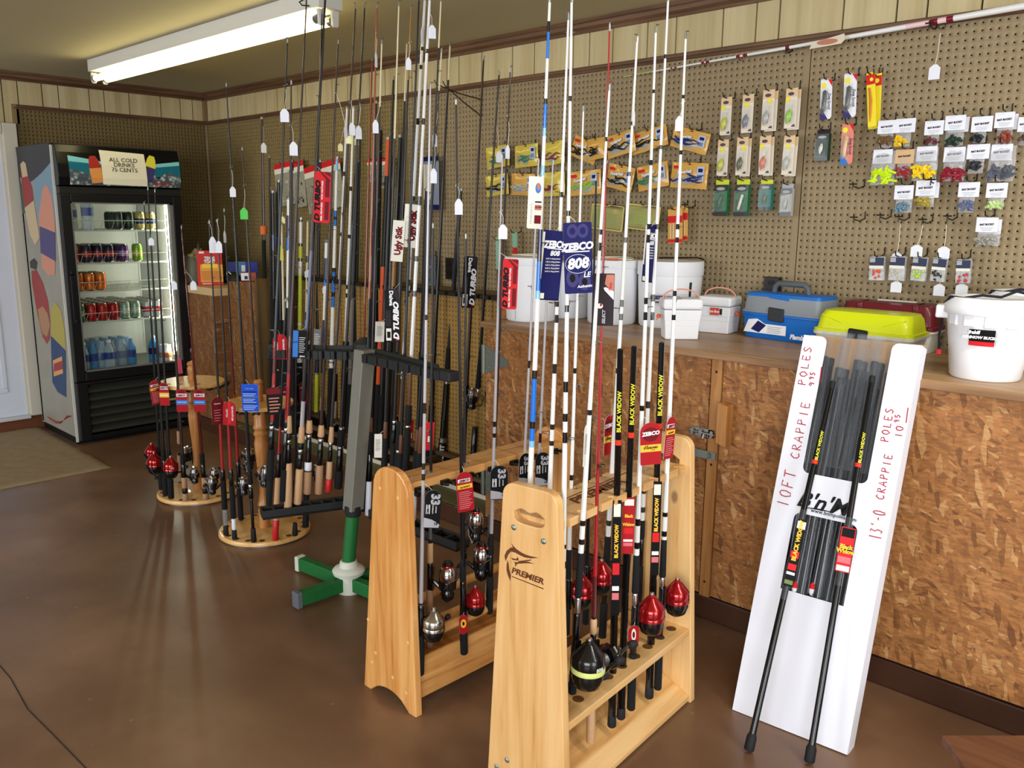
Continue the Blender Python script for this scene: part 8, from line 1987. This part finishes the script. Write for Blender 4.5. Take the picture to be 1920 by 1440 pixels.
l3 = rod('thick dark rod with a silver ferrule and cork grip, under the red hang tag', (558, 945), (610, -6), LA, 9, 4, [('black', 800), ('silver', 752), ('black', 620), ('navy', 470), ('black', None)], cork(945, 879, 850, 830, 800), [690, 545, 350, 180, 60], None, 180, group=GL)
l4 = rod('brown rod with worn cork grip and white label, left arm of black stand', (576, 926), (604, 20), LA, 7, 2.5, [('brown', None)], cork(926, 884, 822, 812, 788, 'corkd') + [('grip_label', 882, 866, 14, 14, 'label')], [700, 580, 430, 300], None, 0, group=GL)
l5 = rod('dark brown rod with a lettered cork foregrip, left arm of the black stand', (597, 926), (634, 76), LA, 7, 2.5, [('brown', None)], cork(926, 872, 830, 819, 797, 'corkd'), [690, 560, 430, 300, 158], None, 0, price=(648, 172, 236, 'white', 9, 22, 60), group=GL)
l6 = rod('thin rod whose cork butt ends in a red sleeve, left arm of stand', (615, 922), (667, 10), LA, 7, 2.5, [('brown', None)], [('butt_label', 922, 898, 13, 13, 'redlab')] + cork(898, 865, 836, 830, 800, w=12), [680, 540, 400, 250, 90], None, 180, price=[(660, 182, 230, 'white', 11, 23, 20), (653, 190, 255, 'cream', 9, 14)], group=GL)
l7 = rod('black rod with thick foam grips nearest the post on the left arm', (634, 916), (684, 9), LA, 8, 2.5, [('black', None)], [('rear_grip', 916, 882, 15, 15, 'foam'), seat_(882, 841, 13), ring(841, 836, 13), ('fore_grip', 836, 806, 13, 14, 'foam'), ring(806, 800, 11)], [690, 560, 420, 300, 200, 90], None, 0, price=(672, 180, 236, 'white', 12, 24, 20), group=GL)
card(l3, 604, 370, 31, 94, ST['turbo_red'], -4, 0, .012, shape='round', r=.14)
card(l3, 562, 645, 25, 52, ST['blueblack'], -4, 10, .02, shape='round', r=.1)
card(l0, 525, 650, 26, 48, ST['quantum'], -2, 10, -.05, shape='tomb')
card(l0, 514, 752, 26, 52, ST['quantum_dark'], 2, 15, .01, shape='tomb')
# --- black stand, right arm
spg = lambda yb, y1, y2: [('rear_grip', yb, y1, 14, 12, 'foam'), ('wrapped_grip', y1, y2, 9, 8, 'spiral')]
r1_ = rod('dark rod with a wrapped brown foregrip nearest the post on the right arm', (683, 958), (707, 9), RA, 8, 2.5, [('black', 560), ('rust', None)], [('rear_grip', 958, 880, 15, 14, 'foam'), seat_(880, 852, 12), ('mid_grip', 852, 812, 13, 12, 'foam'), ('wrapped_grip', 812, 780, 9, 8, 'spiral')], 6, None, 0, price=(705, 60, 99, 'white', 8, 26, 65), group=GR)
r2_ = rod('dark rod with a white butt sleeve second on the right arm', (690, 966), (716, 76), RA, 8, 2.5, [('black', 380), ('brown', 200), ('cream', None)], [('butt_sleeve', 966, 902, 12, 11, 'label'), seat_(902, 850, 12), ('mid_grip', 850, 810, 15, 12, 'foam'), ('wrapped_grip', 810, 782, 9, 8, 'spiral')], 6, None, 0, price=(704, 190, 225, 'white', 11, 24), group=GR)
r3_ = rod('dark rod with a wrapped grip third on the right arm', (718, 955), (748, 5), RA, 8, 2.5, [('black', 260), ('cream', None)], spg(955, 822, 790), 6, None, 0, group=GR)
r4_ = rod('dark rod with a foam grip and wire tied round it on the right arm', (733, 960), (771, 14), RA, 8, 2.5, [('black', 150), ('tan', None)], [('rear_grip', 960, 830, 13, 12, 'foam'), seat_(830, 795, 10), ring(795, 788, 9)], 6, None, 0, price=(766, 78, 108, 'white', 10, 22), group=GR)
r5_ = rod('white rod with black wraps and a big lettered hang tag on the right arm', (742, 940), (797, -6), RA, 9, 5, wsh((556, 545), (536, 524), (385, 368), (234, 222), (130, 122), (95, 88)), [('rear_grip', 940, 850, 14, 13, 'foam'), ring(850, 843, 11), ('mid_grip', 843, 790, 14, 13, 'foam'), ('wrapped_grip', 790, 700, 8, 7, 'spiral')], [545, 378, 228, 92], None, 0, price=(792, 20, 50, 'white', 10, 30, 60), group=GR)
r6_ = rod('white rod with black wraps, the outer of the white pair on the right arm', (757, 950), (806, -6), RA, 9, 5, wsh((556, 545), (490, 480), (385, 368), (234, 222), (100, 92)), [('rear_grip', 950, 803, 14, 13, 'foam'), ring(803, 797, 10), ('mid_grip', 797, 760, 13, 12, 'foam'), ('wrapped_grip', 760, 690, 8, 7, 'spiral')], [552, 485, 378, 228, 98], None, 180, price=(810, 20, 47, 'white', 14, 24), group=GR)
r7_ = rod('long dark rod with a white butt sleeve at the outer end of the right arm', (773, 976), (828, 92), RA, 8, 2.5, [('black', 250), ('brown', 170), ('cream', None)], [('butt_sleeve', 976, 915, 14, 11, 'label'), ('rear_grip', 915, 845, 13, 12, 'foam'), ('wrapped_grip', 845, 805, 9, 8, 'spiral')], 6, None, 0, price=(815, 190, 248, 'white', 10, 26, 40), group=GR)
r8_ = rod('dark rod with a cream tip beside the white pair on the right arm', (748, 930), (786, -6), RA, 7, 3, [('black', None)], spg(930, 850, 815), 6, None, 180, group=GR)
r9_ = rod('long dark rod with a cream tip leaning right above the right arm', (783, 930), (827, -4), RA, 7, 2.5, [('black', 90), ('cream', None)], spg(930, 850, 800), 6, None, 0, price=(813, 260, 316, 'white', 12, 27), group=GR)
card(r5_, 772, 424, 30, 80, ST['stik'], -5, 0, .012, shape='rect')
card(r8_, 746, 452, 22, 76, dict(base=K['cardw'], patch=[], text=[('Ugly Stik', .55, .5, .155, K['dred'], 90, .05, 0, .92)]), -5, 10, .012, shape='rect')
card(r4_, 735, 592, 27, 100, ST['turbo_black'], 0, 0, .05, shape='round', r=.2)
card(r7_, 802, 818, 22, 54, ST['redplain'], -4, 10, .012, shape='rect')
card(r3_, 709, 836, 14, 46, ST['wlabel'], -2, 10, .01, shape='rect')
card(r3_, 712, 622, 16, 38, ST['wlabel'], -3, 25, .01, shape='rect')

# --- round rack in front of the stand
z2 = ('z', .03)
a1 = rod('long black rod with a royal blue hang tag in the nearer round rack', (476, 1016), (424, 157), z2, 8, 2, [('black', None)], [('butt_cap', 1016, 990, 11, 9, 'rubber'), ('rear_shaft', 990, 935, 6, 6, 'gloss'), seat_(935, 915, 9), ring(915, 908, 9), ('fore_grip', 908, 888, 10, 8, 'foam')], [690, 560, 430, 310, 234], None, 180, price=(436, 312, 350, 'white', 11, 19), group=G2)
a2 = rod('black rod with a green price tag and chrome spinning reel in the round rack', (497, 985), (454, 277), z2, 7, 2, [('red', 775), ('brown', None)], [('rear_grip', 985, 900, 11, 11, 'foam'), seat_(900, 850, 11), ring(850, 842, 9)], [640, 520, 440], ('spin', 850, 178, 1.05), 0, price=(457, 346, 390, 'green', 14, 21), group=G2)
a3 = rod('dark rod with a red lower blank left of the blue tagged rod', (424, 1003), (392, 414), z2, 7, 2, [('red', 790), ('black', None)], [('butt_cap', 1003, 985, 10, 9, 'rubber'), ('butt_sleeve', 985, 955, 9, 9, 'clear'), ('rear_grip', 955, 900, 11, 10, 'foam'), seat_(900, 880, 9)], [700, 620, 520], ('spin', 903, 185, 1.0), 0, price=(398, 416, 444, 'white', 13, 30), group=G2)
a4 = rod('dark rod with a red lower blank and red lettered hang tag in the round rack', (440, 1011), (407, 412), z2, 7, 2, [('red', 760), ('black', None)], [('butt_cap', 1011, 993, 10, 9, 'rubber'), ('butt_label', 993, 972, 8, 8, 'label'), ('rear_grip', 972, 910, 10, 10, 'foam'), seat_(910, 880, 9)], [700, 600, 520], ('spin', 905, 5, 1.0), 0, price=(410, 412, 452, 'white', 11, 22), group=G2)
a5 = rod('dark rod with a red blank behind the lettered red tag in the round rack', (452, 975), (420, 392), z2, 6, 2, [('red', 740), ('dred', 640), ('black', None)], [('rear_grip', 975, 900, 10, 10, 'foam'), seat_(900, 865, 9)], 5, ('spin', 868, 0, .95), 0, price=(421, 394, 433, 'white', 6, 22, 60), group=G2)
a6 = rod('rod whose cork butt has a red lettered sleeve in the round rack', (516, 1013), (536, 560), z2, 6, 3, [('red', 800), ('black', None)], [('butt_label', 1013, 975, 12, 12, 'redlab'), ('rear_grip', 975, 895, 12, 11, 'cork'), seat_(895, 850, 10)], 3, ('spin', 888, 175, 1.15), 0, group=G2)
a7 = rod('short black rod with a flared rubber butt at the right of the round rack', (553, 1004), (556, 620), z2, 6, 3, [('black', None)], [('butt_cap', 1004, 980, 11, 8, 'rubber'), ('rear_grip', 960, 900, 9, 9, 'foam')], 3, None, 0, group=G2)
a8 = rod('black rod with a stubby foam butt at the back right of the round rack', (573, 988), (580, 640), z2, 7, 3, [('black', None)], [('rear_grip', 988, 900, 12, 11, 'foam'), seat_(900, 870, 9)], 3, ('spin', 878, 0, 1.0), 0, group=G2)
card(a1, 469, 746, 31, 52, ST['royal'], 0, 0, .01, shape='rect')
card(a4, 430, 775, 24, 46, ST['quantum'], -3, 0, .015, shape='tomb')
card(a3, 408, 770, 18, 52, ST['quantum_b'], 0, 35, .012, shape='tomb')
# --- round rack by the cooler
z1 = ('z', .03)
b1_ = rod('black rod with a red ball reel and red tag, far round rack', (311, 928), (277, 352), z1, 7, 2, [('black', None)], [('rear_grip', 928, 885, 11, 11, 'foam'), seat_(885, 862, 9), ('fore_grip', 862, 842, 9, 8, 'foam')], [720, 600, 470], ('cast_red', 868, 190, 1.12), 0, price=(283, 440, 446, 'white', 10, 14), group=G1_)
b2_ = rod('black rod with a red ball reel and yellow banded tag, far round rack', (321, 934), (290, 356), z1, 7, 2, [('black', None)], [('rear_grip', 934, 892, 11, 11, 'foam'), seat_(892, 865, 9), ('fore_grip', 865, 845, 9, 8, 'foam')], [720, 600, 470], ('cast_red', 872, -60, 1.12), 0, group=G1_)
b3_ = rod('black rod with a red reel at the far left edge of the far round rack', (303, 918), (270, 380), z1, 6, 2, [('black', None)], [('rear_grip', 918, 880, 10, 10, 'foam'), seat_(880, 855, 9)], 4, ('cast_red', 848, 185, .95), 0, group=G1_)
b4_ = rod('rod with a blue banded hang tag and worn cork butt, left of the turned post', (348, 938), (311, 400), z1, 7, 2, [('brown', None)], [('rear_grip', 938, 925, 11, 11, 'corkd'), ('butt_label', 925, 915, 10, 10, 'bplas'), ('mid_grip', 915, 895, 10, 10, 'corkd'), seat_(895, 870, 9), ('fore_grip', 870, 852, 9, 9, 'foam')], [720, 600, 480], ('spin', 888, 30, 1.0), 0, price=(326, 520, 527, 'white', 10, 16), group=G1_)
b5_ = rod('rod with a blue banded hang tag and worn cork butt, right of the turned post', (386, 936), (340, 424), z1, 7, 2, [('dred', None)], [('rear_grip', 936, 925, 11, 11, 'corkd'), ('butt_label', 925, 915, 10, 10, 'bplas'), ('mid_grip', 915, 895, 10, 10, 'corkd'), seat_(895, 870, 9), ('fore_grip', 870, 850, 9, 9, 'foam')], [720, 600, 480], ('spin', 888, 10, 1.0), 0, price=(362, 508, 527, 'white', 11, 17), group=G1_)
b6_ = rod('short rod at the back of the far round rack with a pink tag', (365, 905), (358, 655), z1, 6, 3, [('black', None)], [('rear_grip', 905, 870, 9, 9, 'corkd'), seat_(870, 840, 8)], 3, ('spin', 848, 180, .9), 0, group=G1_)
b7_ = rod('short rod at the left back of the far round rack with a pink tag', (338, 895), (331, 660), z1, 6, 3, [('black', None)], [('rear_grip', 895, 850, 9, 9, 'corkd'), ('fore_grip', 832, 808, 8, 8, 'corkd')], 3, ('spin', 845, 0, .95), 0, group=G1_)
card(b1_, 294, 735, 18, 46, ST['red_back'], 6, 40, .012, shape='tomb')
card(b2_, 308, 739, 18, 44, ST['red_yel'], 0, 0, .015, shape='tomb')
card(b4_, 341, 751, 22, 44, ST['red_blue'], 1, 0, .012, shape='tomb')
card(b5_, 374, 751, 22, 44, ST['red_blue'], 0, 0, .012, shape='tomb')
card(b6_, 361, 681, 9, 12, ST['pink'], 0, 10, .01, shape='tomb')
card(b7_, 335, 686, 11, 30, ST['pink'], 3, 20, .01, shape='tomb')
# --- long wall rack, left to right
foam = lambda y0, y1, w=11: [('rear_grip', y0, y1, w, w * .9, 'foam')]
w1 = rod('dark purple rod with an orange float pressed on it, first on the wall rack', (500, 800), (491, 220), ('wall', -.458, .097), 9, 4, [('plum', None)], foam(800, 600, 12) + [('mid_grip', 600, 450, 8, 8, 'foam')], 5, None, 0, price=(494, 222, 268, 'white', 10, 18, 30), group=GW)
s = w1['s_at'](432); MB().lathe([(.008, -.028), (.021, -.026), (.023, 0), (.022, .026), (.01, .03)], 14, (0, 0, s)).build('foam_float', mat('float_orange', (206, 104, 52), .6), w1['o'])
wall_list = [
 ('thin black rod standing in the left corner of the wall rack', (512, 800), (505, 292), 7, 3, [('black', None)], foam(800, 640), 'black', (511, 340, 384, 'white', 5, 18, 70)),
 ('black rod with royal blue wraps, left part of the wall rack', (516, 802), (511, 358), 9, 6, [('black', 470), ('navy', 440), ('black', None)], foam(802, 560, 12), None, None),
 ('thick black rod with navy wraps left of the yellow tag', (522, 803), (519, 357), 10, 6, [('black', 600), ('navy', 570), ('black', 460), ('navy', 436), ('black', None)], foam(803, 620, 12), None, None),
 ('tall black rod with a red blank top beside the yellow card, wall rack', (529, 806), (522, 338), 9, 6, [('black', None)], foam(806, 600, 12), None, (530, 378, 406, 'cream', 8, 13)),
 ('thin cream rod with a yellow paper tag on the wall rack', (536, 808), (528, 418), 5, 4, [('black', 600), ('cream', None)], foam(808, 620, 9), None, (527, 450, 460, 'yellow', 7, 28)),
 ('white rod with royal blue wraps at its top on the wall rack', (539, 812), (541, 370), 10, 6, [('black', 577), ('white', 470), ('blue', 446), ('band', 442), ('navy', 404), ('white', None)], foam(812, 700, 12), None, None),
 ('dark rod between the blue wrapped rod and the yellow banded rod', (550, 815), (547, 300), 8, 4, [('brown', None)], foam(815, 620, 12), None, None),
 ('white and lime rod with a bright yellow band on the wall rack', (560, 818), (564, 408), 8, 7, [('lime', 610), ('white', 605), ('lime', 515), ('white', 490), ('band', 484), ('lime', 462), ('band', 456), ('white', 416), ('band', None)], foam(818, 640, 12) + [('label_grip', 680, 640, 12, 11, 'label')], None, None),
 ('thin cream rod with a blue handle on the wall rack', (571, 822), (577, 412), 6, 4, [('lblue', 600), ('navy', 585), ('cream', 492), ('band', 480), ('cream', None)], foam(822, 700, 11), None, (576, 480, 506, 'white', 10, 14)),
 ('dark rod whose butt is blue and white, middle of the wall rack', (592, 826), (600, 300), 8, 5, [('lblue', 790), ('lime', 700), ('navy', 660), ('black', None)], [], None, None),
 ('blue and white rod with a short white tip on the wall rack', (603, 828), (612, 450), 9, 6, [('navy', 600), ('white', 540), ('blue', 525), ('navy', 484), ('white', 455), ('band', None)], [('rear_grip', 828, 770, 12, 12, 'foam'), ('mid_grip', 770, 745, 11, 10, 'corkd'), ('fore_grip', 700, 660, 9, 9, 'foam')], None, (609, 510, 536, 'white', 9, 14)),
 ('white rod with bright blue wraps in the middle of the wall rack', (617, 832), (632, 294), 9, 5, [('white', 576), ('blue', 556), ('band', 548), ('blue', 526), ('band', 518), ('blue', 510), ('band', 502), ('white', 424), ('blue', 412), ('band', 406), ('blue', 395), ('white', 320), ('lblue', None)], foam(832, 690, 12), None, None),
 ('white rod with double black wraps and a lettered white butt on the wall rack', (623, 834), (651, 200), 8, 4, wsh((560, 553), (545, 538), (443, 436), (330, 322)), [('butt_label', 798, 752, 11, 10, 'label'), ('rear_grip', 834, 798, 12, 12, 'foam'), ('mid_grip', 752, 700, 9, 9, 'foam')], None, (638, 206, 269, 'cream', 9, 14)),
 ('white rod with black wraps beside the lettered butt rod on the wall rack', (642, 838), (663, 200), 8, 4, wsh((558, 550), (542, 534), (447, 440), (358, 350)), foam(838, 640, 13), None, (657, 210, 254, 'cream', 9, 15)),
 ('grey brown rod right of the white pair on the wall rack', (652, 842), (670, 300), 9, 5, [('grey', 560), ('black', None)], foam(842, 720, 12), None, None),
 ('black rod with a cork ring right of the white pair on the wall rack', (660, 845), (676, 240), 9, 4, [('black', None)], foam(845, 700, 12), None, (668, 200, 258, 'cream', 8, 14)),
 ('slim rust coloured rod left of the black bundle on the wall rack', (676, 848), (698, 110), 5, 3, [('rust', None)], foam(848, 700, 9), None, None),
 ('black rod at the left of the dark bundle on the wall rack', (694, 852), (705, 190), 9, 4, [('black', None)], foam(852, 640, 11), None, None),
 ('thick black telescoping rod in the dark bundle on the wall rack', (700, 854), (713, 240), 12, 9, [('black', None)], foam(854, 700, 13), None, None),
 ('rod with an orange upper blank in the dark bundle on the wall rack', (704, 856), (728, 258), 10, 8, [('orange', 500), ('black', 330), ('orange', None)], foam(856, 720, 12), None, None),
 ('black rod with a silver top guide in the dark bundle on the wall rack', (712, 858), (738, 146), 10, 4, [('black', None)], foam(858, 740, 12), None, None),
 ('dark red rod in the dark bundle on the wall rack', (717, 860), (734, 250), 9, 6, [('dred', 560), ('black', None)], foam(860, 800, 12), None, None),
 ('thick black rod right side of the dark bundle on the wall rack', (722, 862), (752, 254), 12, 8, [('black', 560), ('tan', 440), ('black', None)], foam(862, 760, 13), None, None),
 ('rod with a cream top section leaning over the dark bundle', (734, 866), (763, 78), 9, 3, [('black', 190), ('cream', None)], foam(866, 760, 12), None, None),
 ('brown rod behind the lettered white tags on the wall rack', (741, 868), (757, 300), 9, 5, [('tan', 440), ('brown', None)], foam(868, 780, 11), None, None),
 ('thick black rod right of the white pair on the wall rack', (784, 880), (800, 354), 11, 7, [('black', None)], foam(880, 660, 13), None, None),
 ('long black rod with a cream tip right of the blister pack', (803, 885), (844, 82), 9, 3, [('black', 150), ('cream', None)], foam(885, 760, 12), None, None),
 ('heavy black rod with a lettered grip in the middle of the bare tan pegboard', (826, 892), (864, 354), 12, 7, [('black', None)], [('rear_grip', 892, 830, 16, 16, 'gloss'), ('lower_ring', 830, 820, 16, 16, 'steel'), seat_(820, 720, 14), ring(720, 700, 12), ('fore_grip', 700, 652, 13, 12, 'foam')], None, None),
 ('slender black rod with a black hang tag right of the wall outlet', (866, 905), (907, 108), 8, 3, [('brown', None)], [('rear_grip', 905, 850, 13, 12, 'foam'), seat_(850, 760, 9)], None, None),
 ('slender dark rod with a dark reel beside the counter end', (884, 908), (936, 136), 8, 3, [('black', None)], [('rear_grip', 908, 800, 13, 12, 'gloss'), ring(740, 728, 10), ('fore_grip', 728, 650, 11, 6, 'foam')], None, (936, 230, 284, 'white', 12, 20)),
]
WI = []
for (lab, b_, t_, w0, w1_, sh, hnd, _x, pr) in wall_list:
    WI.append(rod(lab, b_, t_, ('wall', -.458, .097) if len(WI) < 7 else WALL if len(WI) % 3 else WALLB, w0, w1_, sh, hnd, 4 if w0 < 11 else 2, None, 170 if len(WI) % 2 else 0, price=pr, group=GW))
card(WI[28], 880, 529, 25, 96, ST['turbo_black'], -4, 15, .012, shape='round', r=.12)
txr = WI[27]; s = txr['s_at'](855); p = txr['P0'] + txr['z'] * s; kk = depth(p) / FPX
_ttext('PURSUIT', 11 * kk, K['white'], txr['o'], p - AWAY * (8.5 * kk), txr['z'], -RIGHT, .04, .1, 1.1, txr)
dup_reel('spin', WI[28]['o'], WI[28]['s_at'](735), R(-60), 1.3); dup_reel('cast_black', WI[2]['o'], WI[2]['s_at'](690), R(-30), .9)
card(WI[7], 618, 642, 17, 44, ST['grey'], -32, 10, .05, shape='round', r=.1)
card(WI[12], 594, 640, 14, 46, ST['grey'], -5, 10, .03, shape='round', r=.1)
card(WI[4], 506, 745, 15, 30, ST['quantum_b'], 0, 20, .03, shape='tomb'); card(WI[6], 533, 745, 13, 40, ST['quantum_b'], 0, 20, .03, shape='tomb')
card(WI[8], 568, 738, 13, 44, ST['quantum_b'], 0, 20, .03, shape='tomb'); card(WI[9], 552, 740, 10, 36, ST['quantum_b'], 0, 20, .03, shape='tomb')
card(WI[23], 768, 812, 13, 50, ST['redplain'], -3, 30, .03, shape='rect')
